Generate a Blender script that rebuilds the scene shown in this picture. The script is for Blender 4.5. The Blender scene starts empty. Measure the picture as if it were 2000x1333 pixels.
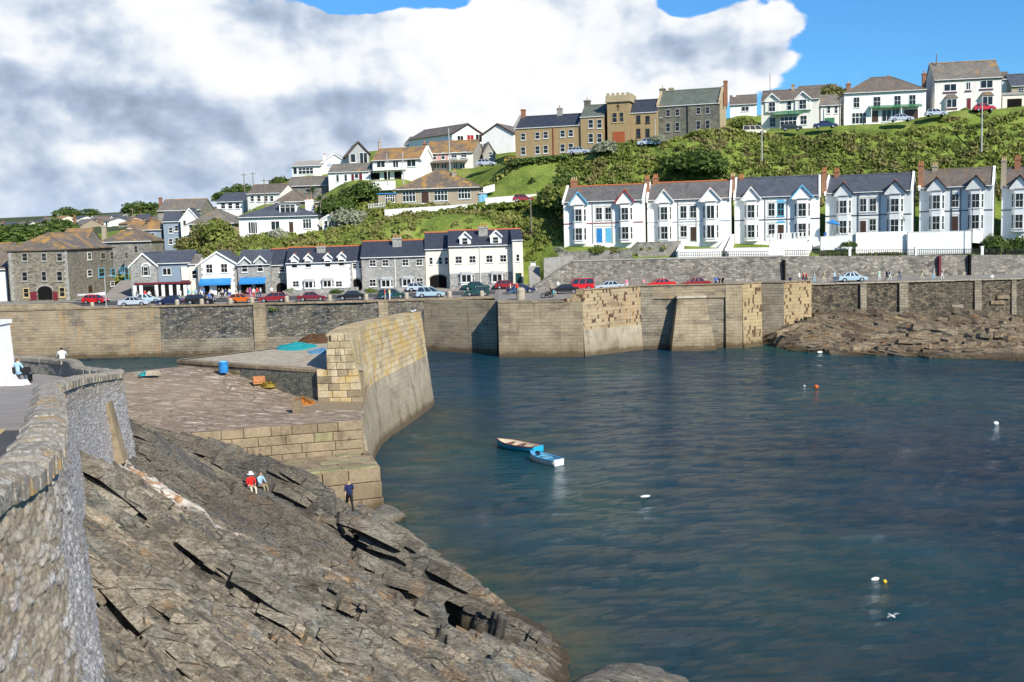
import bpy, math, random
import numpy as np
from mathutils import Vector
rnd = random.Random(7)
S = bpy.context.scene
COL = S.collection
# ------------------------------------------------------------------ camera, world, sun, exposure
F = 2111.0; H = 17.5; PIT = math.atan(216.5/F); ROLL = math.radians(1.6)
cam = bpy.data.cameras.new('camera'); camo = bpy.data.objects.new('camera', cam); COL.objects.link(camo)
cam.sensor_width = 36; cam.lens = F*36/2000; cam.clip_end = 9000; cam.clip_start = 0.3
cr, sr, cp, sp = math.cos(ROLL), math.sin(ROLL), math.cos(PIT), math.sin(PIT)
def ray(px, py):
    u = (px-1000)/F; v = -(py-666.5)/F
    u2 = u*cr+v*sr; v2 = -u*sr+v*cr
    return np.array([u2, cp+v2*sp, -sp+v2*cp])
from mathutils import Matrix
ex = Vector((cr, -sr*sp, -sr*cp)); ey = Vector((sr, cr*sp, cr*cp)); ez = -Vector((0, cp, -sp))
camo.matrix_world = Matrix(((ex.x, ey.x, ez.x, 0), (ex.y, ey.y, ez.y, 0), (ex.z, ey.z, ez.z, H), (0, 0, 0, 1)))
S.camera = camo
S.render.resolution_x = 1024; S.render.resolution_y = 682
def PZ(px, py, z):
    r = ray(px, py); t = (z-H)/r[2]; return Vector((r[0]*t, r[1]*t, z))
def PY(px, py, Y):
    r = ray(px, py); t = Y/r[1]; return Vector((r[0]*t, Y, r[2]*t+H))
SUN = Vector((0.48, -0.68, 0.58)).normalized()
sd = bpy.data.lights.new('sun', 'SUN'); so = bpy.data.objects.new('sun', sd); COL.objects.link(so)
sd.energy = 5.0; sd.angle = math.radians(0.55); sd.color = (1.0, 0.94, 0.82)
so.rotation_euler = (-SUN).to_track_quat('-Z', 'Y').to_euler(); so.location = (60, -60, 120)
S.view_settings.view_transform = 'Standard'; S.view_settings.look = 'None'
S.view_settings.exposure = 0.42; S.view_settings.gamma = 1
S.cycles.max_bounces = 6; S.cycles.diffuse_bounces = 3; S.cycles.glossy_bounces = 3; S.cycles.transparent_max_bounces = 6
S.cycles.caustics_reflective = False; S.cycles.caustics_refractive = False

class N:
    """tiny node-graph helper"""
    def __init__(s, tree): s.t = tree; s.n = tree.nodes; s.l = tree.links
    def put(s, sock, v):
        if v is None: return
        if hasattr(v, 'is_output') or hasattr(v, 'links'): s.l.new(v, sock)
        else:
            if sock.type == 'RGBA' and not hasattr(v, '__len__'): v = (v, v, v)
            if sock.type == 'RGBA' and len(v) == 3: v = (*v, 1)
            if sock.type == 'VECTOR' and not hasattr(v, '__len__'): v = (v, v, v)
            sock.default_value = v
    def m(s, op, a, b=None, c=None, clamp=False):
        n = s.n.new('ShaderNodeMath'); n.operation = op; n.use_clamp = clamp
        for i, v in enumerate((a, b, c)): s.put(n.inputs[i], v)
        return n.outputs[0]
    def vm(s, op, a, b=None):
        n = s.n.new('ShaderNodeVectorMath'); n.operation = op
        s.put(n.inputs[0], a); s.put(n.inputs[1], b); return n.outputs[0]
    def mix(s, f, a, b, mode='MIX'):
        n = s.n.new('ShaderNodeMix'); n.data_type = 'RGBA'; n.blend_type = mode
        s.put(n.inputs[0], f); s.put(n.inputs[6], a); s.put(n.inputs[7], b); return n.outputs[2]
    def noise(s, vec, sc, det=4, ro=0.55, out=0, dist=0.0):
        n = s.n.new('ShaderNodeTexNoise'); s.put(n.inputs['Vector'], vec)
        n.inputs['Scale'].default_value = sc; n.inputs['Detail'].default_value = det
        n.inputs['Roughness'].default_value = ro; n.inputs['Distortion'].default_value = dist
        return n.outputs[out]
    def vor(s, vec, sc, feat='F1', out=0, rand=1.0):
        n = s.n.new('ShaderNodeTexVoronoi'); n.feature = feat; s.put(n.inputs['Vector'], vec)
        n.inputs['Scale'].default_value = sc; n.inputs['Randomness'].default_value = rand
        return n.outputs[out]
    def map(s, vec, scale=(1, 1, 1), loc=(0, 0, 0), rot=(0, 0, 0)):
        n = s.n.new('ShaderNodeMapping'); s.put(n.inputs[0], vec)
        n.inputs['Scale'].default_value = scale; n.inputs['Location'].default_value = loc; n.inputs['Rotation'].default_value = rot
        return n.outputs[0]
    def ramp(s, f, stops, interp='LINEAR'):
        n = s.n.new('ShaderNodeValToRGB'); s.put(n.inputs[0], f); r = n.color_ramp; r.interpolation = interp
        while len(r.elements) < len(stops): r.elements.new(0.5)
        for e, (p, c) in zip(r.elements, stops):
            e.position = p; e.color = (c, c, c, 1) if not hasattr(c, '__len__') else (*c[:3], 1)
        return n.outputs[0]
    def mr(s, v, a, b, c=0, d=1):
        n = s.n.new('ShaderNodeMapRange'); n.interpolation_type = 'SMOOTHSTEP'
        for i, x in enumerate((v, a, b, c, d)): s.put(n.inputs[i], x)
        return n.outputs[0]
    def co(s, which='Object'): return s.n.new('ShaderNodeTexCoord').outputs[which]
    def rand(s): return s.n.new('ShaderNodeObjectInfo').outputs['Random']
    def attr(s, name, out='Fac'):
        n = s.n.new('ShaderNodeAttribute'); n.attribute_name = name; return n.outputs[out]
    def sep(s, v):
        n = s.n.new('ShaderNodeSeparateXYZ'); s.put(n.inputs[0], v); return n.outputs
    def comb(s, x, y, z):
        n = s.n.new('ShaderNodeCombineXYZ')
        for i, v in enumerate((x, y, z)): s.put(n.inputs[i], v)
        return n.outputs[0]

W = bpy.data.worlds.new('World'); S.world = W; W.use_nodes = True
def build_world():
    g = N(W.node_tree); g.n.clear()
    sky = g.n.new('ShaderNodeTexSky'); sky.sky_type = 'NISHITA'; sky.sun_disc = False
    sky.sun_elevation = math.asin(SUN.z); sky.sun_rotation = math.atan2(SUN.x, SUN.y)
    sky.altitude = 100; sky.air_density = 1.0; sky.dust_density = 0.4; sky.ozone_density = 3.0
    skyc = g.mix(1.0, sky.outputs[0], (0.38, 0.80, 1.16), 'MULTIPLY')
    d = g.sep(g.vm('NORMALIZE', g.co('Generated')))
    az = g.m('ARCTAN2', d[0], d[1]); el = g.m('ARCSINE', d[2])
    p = g.comb(d[0], d[1], g.m('MULTIPLY', d[2], 1.35))
    # cloud banks: broad patches (px, py, radius x, radius y, weight) in the direction of the photograph's sky
    def blob(px, py, rx, ry, w):
        r = ray(px, py); r = r/np.linalg.norm(r)
        a0 = math.atan2(r[0], r[1]); e0 = math.asin(r[2])
        dx = g.m('DIVIDE', g.m('SUBTRACT', az, a0), rx/F); dy = g.m('DIVIDE', g.m('SUBTRACT', el, e0), ry/F)
        rr = g.m('ADD', g.m('MULTIPLY', dx, dx), g.m('MULTIPLY', dy, dy))
        return g.m('MULTIPLY', g.m('EXPONENT', g.m('MULTIPLY', rr, -1.0)), w)
    def total(bl):
        s = None
        for b in bl:
            q = blob(*b); s = q if s is None else g.m('ADD', s, q)
        return s
    cover = total([(200, 130, 500, 210, .42), (880, 130, 420, 150, .42), (1180, 60, 170, 90, .26), (1430, 60, 130, 55, .30), (1540, 45, 60, 30, .20), (1500, 120, 90, 30, .22), (1380, 185, 260, 40, .24), (1720, 165, 60, 25, .14), (1690, 140, 40, 22, .22), (1990, 120, 30, 34, .32),
                   (700, 0, 100, 26, -.6), (875, 4, 70, 24, -.42), (1335, 8, 60, 34, -.42), (1830, 70, 230, 130, -.42), (1700, 235, 220, 50, -.2), (100, 395, 320, 30, .30), (-700, 200, 500, 250, .3)])
    shade = total([(100, 190, 220, 100, .30), (330, 250, 260, 70, .34), (470, 95, 70, 28, .22), (620, 205, 120, 50, .30), (1320, 100, 100, 40, .26), (1460, 105, 90, 40, .26), (1040, 205, 60, 26, .26),
                   (750, 160, 80, 50, .20), (1060, 140, 30, 18, .16), (480, 30, 110, 18, .20), (300, 335, 420, 50, .34), (60, 400, 300, 50, .30),
                   (900, 60, 200, 70, -.22), (1180, 50, 120, 60, -.22), (530, 165, 70, 30, -.3), (170, 300, 60, 18, -.25), (1000, 120, 60, 50, -.2), (330, 60, 60, 50, -.15)])
    def fb(off, sc, det, ro=0.6):
        return g.noise(g.map(p, loc=off), sc, det, ro, dist=0.35)
    def puff(off):      # rounded billows
        q = g.map(p, loc=off); q = g.vm('ADD', q, g.vm('MULTIPLY', g.noise(q, 9, 3, .6, 1), (.05, .05, .05)))
        a = g.m('SUBTRACT', 1.0, g.vor(q, 15)); b = g.m('SUBTRACT', 1.0, g.vor(q, 34)); c = g.m('SUBTRACT', 1.0, g.vor(q, 75))
        return g.m('ADD', g.m('ADD', g.m('MULTIPLY', a, .5), g.m('MULTIPLY', b, .3)), g.m('MULTIPLY', c, .18))
    o1 = (3.1, 1.7, 0.4); o2 = (3.1-0.010, 1.7, 0.4-0.016)
    n1 = fb(o1, 6.5, 10); pf1 = puff(o1); pf2 = puff(o2); n2 = fb(o2, 6.5, 10)
    base = g.m('ADD', g.m('ADD', g.m('MULTIPLY', n1, .80), cover), g.m('MULTIPLY', pf1, .28))
    dens = g.mr(base, 0.60, 0.675)
    dens = g.m('MULTIPLY', dens, g.mr(el, -0.02, 0.01))
    # broad modelling: compare the cloud with itself further towards the light, so that tops are bright and bases grey
    L1 = fb(o1, 4.2, 4, .5); L2 = fb((3.1-0.02, 1.7, 0.4-0.055), 4.2, 4, .5)
    M1 = fb((5.2, 1.1, 2.4), 9.5, 5, .52); M2 = fb((5.2-0.012, 1.1, 2.4-0.028), 9.5, 5, .52)
    rel = g.m('ADD', g.m('MULTIPLY', g.m('SUBTRACT', pf1, pf2), .55), g.m('SUBTRACT', n1, n2))
    grey = g.m('ADD', g.m('MULTIPLY', shade, 1.05), g.m('MULTIPLY', g.m('SUBTRACT', L1, L2), -2.2))
    grey = g.m('ADD', grey, g.m('MULTIPLY', g.m('SUBTRACT', M1, M2), -1.5))
    grey = g.m('ADD', grey, g.m('MULTIPLY', rel, -1.0))
    ccol = g.ramp(g.m('ADD', grey, 0.22), [(0.0, (1, 1, 1)), (0.26, (.88, .91, .95)), (0.50, (.62, .70, .82)), (0.74, (.42, .51, .66)), (1.0, (.31, .37, .49))])
    ccol = g.vm('SCALE', ccol); ccol.node.inputs['Scale'].default_value = 7.8
    low = g.mr(el, 0.0, 0.07)
    ccol = g.mix(g.m('MULTIPLY', g.m('SUBTRACT', 1.0, low), 0.6), ccol, (3.0, 4.2, 6.2))
    col = g.mix(dens, skyc, ccol)
    bg = g.n.new('ShaderNodeBackground'); g.put(bg.inputs[0], col); bg.inputs[1].default_value = 0.1
    out = g.n.new('ShaderNodeOutputWorld'); g.l.new(bg.outputs[0], out.inputs[0])
build_world()
W.cycles.sampling_method = 'MANUAL'; W.cycles.sample_map_resolution = 512

# ------------------------------------------------------------------ numeric noise for geometry
def cells(u, v, seed):
    """nearest jittered cell: hash coordinates, offsets to its centre, F2-F1"""
    iu = np.floor(u).astype(int); iv = np.floor(v).astype(int); b1 = np.full(u.shape, 9.); b2 = np.full(u.shape, 9.)
    cu = np.zeros(u.shape, int); cv = np.zeros(u.shape, int); du = np.zeros(u.shape); dv = np.zeros(u.shape)
    for a in (-1, 0, 1):
        for b in (-1, 0, 1):
            x = u-(iu+a+.15+.7*_h(iu+a, iv+b, seed)); y = v-(iv+b+.15+.7*_h(iu+a, iv+b, seed+1)); d = np.hypot(x, y); m = d < b1
            b2 = np.where(m, b1, np.minimum(b2, d)); b1 = np.where(m, d, b1)
            cu = np.where(m, iu+a, cu); cv = np.where(m, iv+b, cv); du = np.where(m, x, du); dv = np.where(m, y, dv)
    return cu, cv, du, dv, b2-b1
def _h(ix, iy, seed):
    n = (ix.astype(np.int64)*374761393 + iy.astype(np.int64)*668265263 + seed*1274126177) & 0xffffffff
    n = ((n ^ (n >> 13))*1274126177) & 0xffffffff
    return ((n ^ (n >> 16)) & 0xffff)/65535.0
def vn(x, y, seed=0):
    x = np.asarray(x, float); y = np.asarray(y, float)
    ix = np.floor(x); iy = np.floor(y); fx = x-ix; fy = y-iy
    fx = fx*fx*(3-2*fx); fy = fy*fy*(3-2*fy)
    a = _h(ix, iy, seed); b = _h(ix+1, iy, seed); c = _h(ix, iy+1, seed); d = _h(ix+1, iy+1, seed)
    return (a*(1-fx)+b*fx)*(1-fy)+(c*(1-fx)+d*fx)*fy
def fbm(x, y, seed=0, o=4, g=0.5):
    s = 0; a = 1; t = 0
    for i in range(o):
        s = s+a*vn(x*2**i, y*2**i, seed+i*17); t += a; a *= g
    return s/t
def rbf(pts, c2=2.0):
    P = np.array([[p[0], p[1]] for p in pts]); z = np.array([p[2] for p in pts])
    n = len(P); D = np.sqrt(((P[:, None]-P[None])**2).sum(-1)+c2)
    A = np.zeros((n+3, n+3)); A[:n, :n] = D+np.eye(n)*0.15*0; A[:n, n] = 1; A[:n, n+1:] = P; A[n, :n] = 1; A[n+1:, :n] = P.T
    w = np.linalg.lstsq(A, np.concatenate([z, [0, 0, 0]]), rcond=None)[0]
    def f(x, y):
        x = np.asarray(x, float); y = np.asarray(y, float); sh = x.shape; x = x.ravel(); y = y.ravel()
        out = np.zeros_like(x)
        for i in range(n): out += w[i]*np.sqrt((x-P[i, 0])**2+(y-P[i, 1])**2+c2)
        return (out+w[n]+w[n+1]*x+w[n+2]*y).reshape(sh)
    return f

# ------------------------------------------------------------------ materials
MATS = {}
def mat(name, fn):
    if name in MATS: return MATS[name]
    m = bpy.data.materials.new(name); m.use_nodes = True
    g = N(m.node_tree); g.n.clear()
    b = g.n.new('ShaderNodeBsdfPrincipled'); o = g.n.new('ShaderNodeOutputMaterial'); g.l.new(b.outputs[0], o.inputs[0])
    g.b = b; fn(g); MATS[name] = m; return m
def setp(g, col=None, rough=None, spec=None, bump=None, dist=0.02, bs=1.0, metal=None, coat=None):
    if col is not None: g.put(g.b.inputs['Base Color'], col)
    if rough is not None: g.put(g.b.inputs['Roughness'], rough)
    if spec is not None: g.put(g.b.inputs['Specular IOR Level'], spec)
    if metal is not None: g.put(g.b.inputs['Metallic'], metal)
    if coat is not None: g.put(g.b.inputs['Coat Weight'], coat)
    if bump is not None:
        n = g.n.new('ShaderNodeBump'); n.inputs['Strength'].default_value = bs; n.inputs['Distance'].default_value = dist
        g.put(n.inputs['Height'], bump); g.l.new(n.outputs[0], g.b.inputs['Normal'])
def sc(c, k): return tuple(min(0.9, x*k) for x in c)
def plaster(name, c, stain=0.25, dirt=(0.22, 0.2, 0.17)):
    def f(g):
        o = g.co('Object'); r = g.rand()
        v = g.vm('ADD', o, g.comb(g.m('MULTIPLY', r, 50), 0, 0))
        n = g.noise(v, 0.7, 5, 0.6); s = g.noise(g.map(v, scale=(2.5, 2.5, 0.25)), 1.0, 4, 0.6)
        k = g.mr(g.m('ADD', g.m('MULTIPLY', n, 0.5), g.m('MULTIPLY', s, 0.5)), 0.45, 0.72)
        col = g.mix(g.m('MULTIPLY', k, stain), c, dirt)
        setp(g, col, 0.8, 0.25, g.noise(o, 18, 4, 0.7), 0.012, 0.5)
    return mat(name, f)
def paint(name, c, rough=0.45, var=0.12):
    def f(g):
        n = g.noise(g.co('Object'), 3.0, 4, 0.6)
        setp(g, g.mix(g.mr(n, .35, .75), c, sc(c, 1-var*2)), rough, 0.4)
    return mat(name, f)
def tide(g, col):      # weed and damp left by the tide on harbour masonry
    ps = g.n.new('ShaderNodeNewGeometry').outputs['Position']; z = g.sep(ps)[2]; n = g.noise(ps, .7, 5, .65)
    k = g.mr(g.m('SUBTRACT', z, g.m('MULTIPLY', n, 1.5)), .25, -.45); k2 = g.mr(g.m('SUBTRACT', z, g.m('MULTIPLY', n, 3.0)), 1.2, -.6)
    col = g.mix(g.m('MULTIPLY', k2, .35), col, (.16, .12, .07)); return g.mix(g.m('MULTIPLY', k, .8), col, (.075, .05, .025))
def rubble(name, cs, scale=2.2, mortar=(0.30, 0.28, 0.24), asp=(1.0, 1.9), lichen=None, edge=0.06, dist=0.05, streak=None):
    def f(g):
        uv = g.co('UV'); w = g.noise(uv, 2.5, 3, 0.6, 1)
        v = g.vm('ADD', g.map(uv, scale=(asp[0], asp[1], 1)), g.vm('MULTIPLY', w, 0.18))
        cell = g.sep(g.vor(v, scale, out=1))[0]
        e = g.vor(v, scale, 'DISTANCE_TO_EDGE')
        stops = [(i/max(1, len(cs)-1)*0.9+0.05, c) for i, c in enumerate(cs)]
        col = g.ramp(cell, stops, 'LINEAR')
        col = g.mix(g.mr(g.noise(uv, 9, 4, .7), .35, .75), col, g.mix(0.5, col, sc(cs[0], 0.5)))
        col = g.mix(g.mr(e, edge, edge*0.3), col, mortar)
        big = g.noise(uv, 0.22, 5, 0.65)
        col = g.mix(g.m('MULTIPLY', g.mr(big, 0.42, 0.68), 0.55), col, sc(cs[-1], 1.15))
        col = g.mix(g.m('MULTIPLY', g.mr(g.noise(uv, 0.4, 5, 0.65), 0.52, 0.72), 0.55), col, sc(cs[0], 0.55))
        if streak:
            st = g.noise(g.map(uv, scale=(1.2, 0.12, 1)), 1.0, 5, 0.65)
            col = g.mix(g.m('MULTIPLY', g.mr(st, 0.5, 0.72), 0.6), col, streak)
        if lichen:
            col = g.mix(g.m('MULTIPLY', g.mr(g.noise(uv, 0.6, 6, 0.7), 0.54, 0.66), 0.7), col, lichen)
        col = tide(g, col)
        setp(g, col, 0.9, 0.15, g.m('ADD', g.mr(e, 0, edge*1.6), g.m('MULTIPLY', g.noise(uv, 14, 4, .7), 0.6)), dist, 0.9)
    return mat(name, f)
def blocks(name, c1, c2, mortar, bw=1.0, bh=0.42, lichen=None, holes=None, streak=None, joint=0.025, dark=None):
    def f(g):
        uv = g.co('UV')
        uvd = g.vm('ADD', uv, g.vm('MULTIPLY', g.vm('SUBTRACT', g.noise(uv, 0.8, 2, .5, 1), (0.5, 0.5, 0.5)), 0.12))
        def brick(a, b, c, mort):
            n = g.n.new('ShaderNodeTexBrick'); g.put(n.inputs['Vector'], uvd)
            n.inputs['Scale'].default_value = 1; n.inputs['Brick Width'].default_value = bw; n.inputs['Row Height'].default_value = bh
            n.inputs['Mortar Size'].default_value = mort; n.inputs['Mortar Smooth'].default_value = 0.3; n.inputs['Bias'].default_value = 0
            n.offset = 0.5; n.squash = 1.25; n.squash_frequency = 3
            g.put(n.inputs['Color1'], a); g.put(n.inputs['Color2'], b); g.put(n.inputs['Mortar'], c); return n.outputs
        b = brick(c1, c2, mortar, joint)
        col = b[0]
        col = g.mix(g.m('MULTIPLY', g.mr(g.noise(uv, 7, 5, .7), .4, .75), 0.45), col, sc(c1, 0.55))
        col = g.mix(g.m('MULTIPLY', g.mr(g.noise(uv, 0.25, 5, .65), .42, .66), 0.6), col, sc(c2, 1.1))
        if dark: col = g.mix(g.m('MULTIPLY', g.mr(g.noise(g.map(uv, scale=(.5, 1.4, 1)), 0.5, 5, .65), .5, .66), 0.8), col, dark)
        if streak: col = g.mix(g.m('MULTIPLY', g.mr(g.noise(g.map(uv, scale=(1.5, .12, 1)), 1, 5, .65), .5, .7), 0.65), col, streak)
        if lichen: col = g.mix(g.m('MULTIPLY', g.mr(g.noise(uv, 0.45, 6, .7), .5, .64), 0.75), col, lichen)
        hgt = g.m('ADD', g.m('SUBTRACT', 1.0, b[1]), g.m('MULTIPLY', g.noise(uv, 12, 5, .7), 0.5))
        if holes:
            hb = brick((0, 0, 0), (1, 1, 1), (0.5, 0.5, 0.5), joint)
            hc = g.m('MULTIPLY', g.mr(g.sep(hb[0])[0], 0.74, 0.80), g.mr(g.noise(g.map(uv, scale=(1, .6, 1)), .9, 3, .6), .42, .52))
            col = g.mix(hc, col, holes); hgt = g.m('SUBTRACT', hgt, g.m('MULTIPLY', hc, 2))
        col = tide(g, col)
        setp(g, col, 0.88, 0.2, hgt, 0.04, 0.9)
    return mat(name, f)
def slate(name, c, lichen=0.0, lc=(0.42, 0.22, 0.03), var=0.35):
    def f(g):
        uv = g.co('UV'); r = g.rand()
        v = g.vm('ADD', uv, g.comb(g.m('MULTIPLY', r, 77), 0, 0))
        n = g.n.new('ShaderNodeTexBrick'); g.put(n.inputs['Vector'], v)
        n.inputs['Scale'].default_value = 1; n.inputs['Brick Width'].default_value = 0.34; n.inputs['Row Height'].default_value = 0.26
        n.inputs['Mortar Size'].default_value = 0.012
        g.put(n.inputs['Color1'], sc(c, 0.8)); g.put(n.inputs['Color2'], sc(c, 1.25)); g.put(n.inputs['Mortar'], sc(c, 0.4))
        col = g.mix(g.m('MULTIPLY', g.mr(g.noise(v, 0.5, 5, .65), .4, .7), var), n.outputs[0], sc(c, 1.7))
        col = g.mix(g.m('MULTIPLY', g.mr(g.noise(g.map(v, scale=(1, .3, 1)), 1.2, 5, .65), .5, .75), 0.5), col, sc(c, 0.55))
        if lichen > 0:
            k = g.mr(g.noise(v, 0.35, 7, .72), 0.62-0.28*lichen, 0.74-0.25*lichen)
            col = g.mix(g.m('MULTIPLY', k, 0.85), col, lc)
        setp(g, col, 0.55, 0.4, n.outputs[1], 0.02, 0.6)
    return mat(name, f)
def simple(name, c, rough=0.6, spec=0.3, var=0.25, s=4.0, bump=0.01, metal=0):
    def f(g):
        o = g.co('Object'); n = g.noise(o, s, 5, .65)
        setp(g, g.mix(g.mr(n, .3, .75), c, sc(c, 1-var)), rough, spec, n, bump, 0.6, metal)
    return mat(name, f)

M = {}
M['white'] = plaster('white_render', (0.82, 0.81, 0.78), 0.2)
M['white2'] = plaster('cream_white_render', (0.72, 0.70, 0.64), 0.3)
M['white3'] = plaster('shaded_cool_white_render', (0.64, 0.665, 0.67), 0.3)  # cool white; on the right villas its grey is shade put into the colour
M['cream'] = plaster('cream_render', (0.74, 0.68, 0.56), 0.22, (0.4, 0.33, 0.22))
M['buff'] = plaster('buff_render', (0.40, 0.32, 0.20), 0.6, (0.2, 0.16, 0.1))
M['brown'] = plaster('brown_render', (0.33, 0.235, 0.125), 0.6, (0.19, 0.135, 0.075))
M['pink'] = plaster('pink_render', (0.55, 0.33, 0.30), 0.3)
M['tan'] = plaster('pebbledash', (0.36, 0.30, 0.22), 0.5, (0.22, 0.18, 0.13))
M['grey'] = plaster('grey_render', (0.34, 0.35, 0.35), 0.5)
M['blue_grey'] = plaster('blue_grey_slate_hanging', (0.20, 0.26, 0.33), 0.4)
M['warehouse'] = rubble('warehouse_stone', [(.11, .10, .08), (.22, .195, .14), (.36, .30, .21), (.26, .235, .19)], 2.6)
M['stone'] = rubble('killas_stone', [(.13, .13, .125), (.25, .24, .22), (.36, .33, .28)], 3.0)
M['stone_grey'] = rubble('pale_grey_stone', [(.22, .22, .21), (.34, .34, .32), (.42, .41, .38)], 2.8, (.42, .41, .38))
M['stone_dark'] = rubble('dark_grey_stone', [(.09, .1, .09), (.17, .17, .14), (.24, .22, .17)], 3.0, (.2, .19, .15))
M['retain'] = rubble('retaining_wall_stone', [(.12, .11, .10), (.27, .245, .21), (.42, .38, .32), (.19, .175, .16)], 1.5, (.28, .25, .21), streak=(.13, .12, .11), dist=.08)
M['quay_dark'] = rubble('dark_killas_rubble', [(.05, .055, .06), (.13, .13, .13), (.34, .31, .26), (.08, .08, .08), (.24, .20, .14)], 1.7, (.10, .09, .08), (1, 2.4), dist=.1, streak=(.30, .27, .22))
M['quay_mid'] = blocks('granite_quay_blocks', (.265, .205, .135), (.35, .285, .195), (.19, .145, .095), .95, .42, dark=(.13, .115, .10), joint=.012, streak=(.42, .26, .12))
M['quay_jut'] = blocks('buff_granite_blocks', (.295, .232, .15), (.38, .31, .21), (.19, .145, .095), 1.15, .46, streak=(.16, .115, .07), joint=.014, dark=(.17, .135, .10))
M['quay_holes'] = blocks('eroded_granite_blocks', (.34, .258, .16), (.40, .315, .20), (.32, .245, .155),   .3, .5, holes=(.09, .05, .035), streak=(.42, .23, .09), joint=.01, dark=(.20, .15, .10))
M['quay_ochre'] = blocks('ochre_granite_blocks', (.37, .28, .155), (.43, .33, .19), (.33, .24, .13),   .3, .5, holes=(.10, .055, .035), joint=.012, dark=(.24, .17, .10))
M['quay_shade'] = blocks('shaded_dark_granite_blocks', (.20, .17, .13), (.31, .27, .20), (.10, .085, .07), .9, .4, dark=(.09, .08, .065))  # darker granite; carries the shade of the bastion's turned-away faces in its colour
M['far_wall'] = rubble('dark_weathered_quay_wall', [(.05, .047, .04), (.15, .125, .09), (.26, .21, .14), (.10, .09, .07)], 2.0, (.085, .072, .055), (1, 2.0), edge=.04, dist=.1, streak=(.035, .033, .03))
def stoneblock(name, c1, c2, lich=None):
    def f(g):
        o = g.co('Object'); r = g.rand(); n = g.noise(o, 5, 6, .7); b = g.noise(o, 0.35, 5, .65)
        col = g.mix(r, c1, c2)
        col = g.mix(g.m('MULTIPLY', g.mr(n, .4, .72), .5), col, sc(c1, .5))
        col = g.mix(g.m('MULTIPLY', g.mr(b, .45, .65), .5), col, sc(c2, 1.2))
        col = g.mix(g.m('MULTIPLY', g.mr(g.noise(g.map(o, scale=(1, 1, .6)), .7, 6, .68), .48, .64), .7), col, sc(c1, .5))
        if lich: col = g.mix(g.m('MULTIPLY', g.mr(g.noise(o, .45, 6, .7), .47, .62), .75), col, lich)
        col = tide(g, col)
        setp(g, col, .88, .2, n, .035, .9)
    return mat(name, f)
M['block'] = stoneblock('granite_block', (.225, .17, .11), (.32, .25, .165))
M['block_ochre'] = stoneblock('ochre_granite_block', (.38, .30, .185), (.52, .43, .29), (.46, .30, .08))
M['block_smooth'] = stoneblock('smooth_granite_block', (.31, .265, .195), (.37, .32, .245))
M['joint'] = simple('joint_mortar', (.24, .19, .13), .95, .1)
def deckf(g):
    o = g.co('Object'); w = g.noise(o, .6, 4, .6, 1)
    v = g.vm('ADD', o, g.vm('MULTIPLY', w, .8))
    n = g.noise(g.map(v, scale=(.6, 2.2, 1), rot=(0, 0, .45)), 1.3, 8, .7); b = g.noise(o, .12, 5, .6)
    col = g.ramp(n, [(.32, (.10, .082, .066)), (.46, (.21, .155, .11)), (.55, (.30, .235, .17)), (.64, (.52, .46, .39))])
    e = g.vor(g.map(v, scale=(.5, 1.3, 1), rot=(0, 0, .45)), 1.0, 'DISTANCE_TO_EDGE'); col = g.mix(g.m('MULTIPLY', g.mr(e, .07, .02), g.mr(n, .4, .6)), col, (.09, .075, .06))
    f2 = g.noise(o, 3.0, 7, .75); col = g.mix(g.mr(f2, .58, .68), col, (.46, .42, .36))
    col = g.mix(g.m('MULTIPLY', g.mr(b, .45, .62), .5), col, (.27, .21, .15))
    setp(g, col, .9, .2, n, .1, 1)
M['deck'] = mat('trodden_rock_and_setts', deckf)
M['deck2'] = simple('worn_granite_paving', (.44, .38, .29), .9, .15, .4, 1.6, .05)
M['mossy'] = simple('mossy_granite_paving', (.30, .27, .15), .9, .15, .45, 1.2, .05)
M['asphalt'] = simple('asphalt', (.085, .085, .088), .9, .2, .3, 1.5)
M['pavement'] = simple('quay_paving', (.27, .25, .22), .9, .2, .3, .8)
M['pale_road'] = simple('pale_concrete_road', (.30, .27, .245), .9, .2, .25, .6)
M['concrete'] = simple('weathered_concrete', (.36, .34, .31), .85, .2, .35, 1.5)
M['slate'] = slate('blue_slate_roof', (.075, .082, .10))
M['slate_new'] = slate('new_dark_slate_roof', (.040, .046, .065), var=.12)
M['slate_grey'] = slate('weathered_grey_slate_roof', (.17, .15, .125), .2)
M['slate_brown'] = slate('brown_slate_roof', (.15, .122, .098), .28, (.26, .15, .05))
M['slate_mid'] = slate('grey_slate_roof', (.125, .118, .112), .08)
M['slate_green'] = slate('greenish_slate_roof', (.115, .13, .105), .1)
M['slate_orange'] = slate('lichen_covered_roof', (.17, .125, .09), .72, (.36, .20, .06))
M['slate_patch'] = slate('slate_roof_with_orange_lichen', (.14, .115, .09), .5, (.42, .23, .05))
M['terracotta'] = simple('terracotta_ridge', (.42, .13, .05), .8, .2)
M['brick'] = blocks('red_brick', (.35, .12, .06), (.45, .18, .09), (.3, .22, .16), .22, .08)
M['pot'] = simple('clay_pot', (.50, .21, .09), .8, .2)
M['potpale'] = simple('pale_clay_pot', (.55, .42, .22), .8, .2)
M['wpaint'] = paint('white_gloss_paint', (.78, .78, .76), .4)
for k, c in dict(blue=(.03, .22, .55), ltblue=(.14, .48, .72), red=(.33, .02, .02), maroon=(.16, .02, .03), black=(.015, .015, .017), green=(.05, .17, .09), brownp=(.07, .035, .02), grn2=(.02, .06, .05),
                 dkred=(.24, .015, .02), orange=(.55, .11, .01), navy=(.012, .02, .075), silver=(.42, .47, .53), ice=(.33, .45, .53), dgreen=(.01, .055, .05), yellow=(.72, .45, .02), brightred=(.55, .01, .015), garage=(.36, .09, .03), cream=(.72, .66, .5)).items():
    M['p_'+k] = paint('paint_'+k, c, .35)
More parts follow.
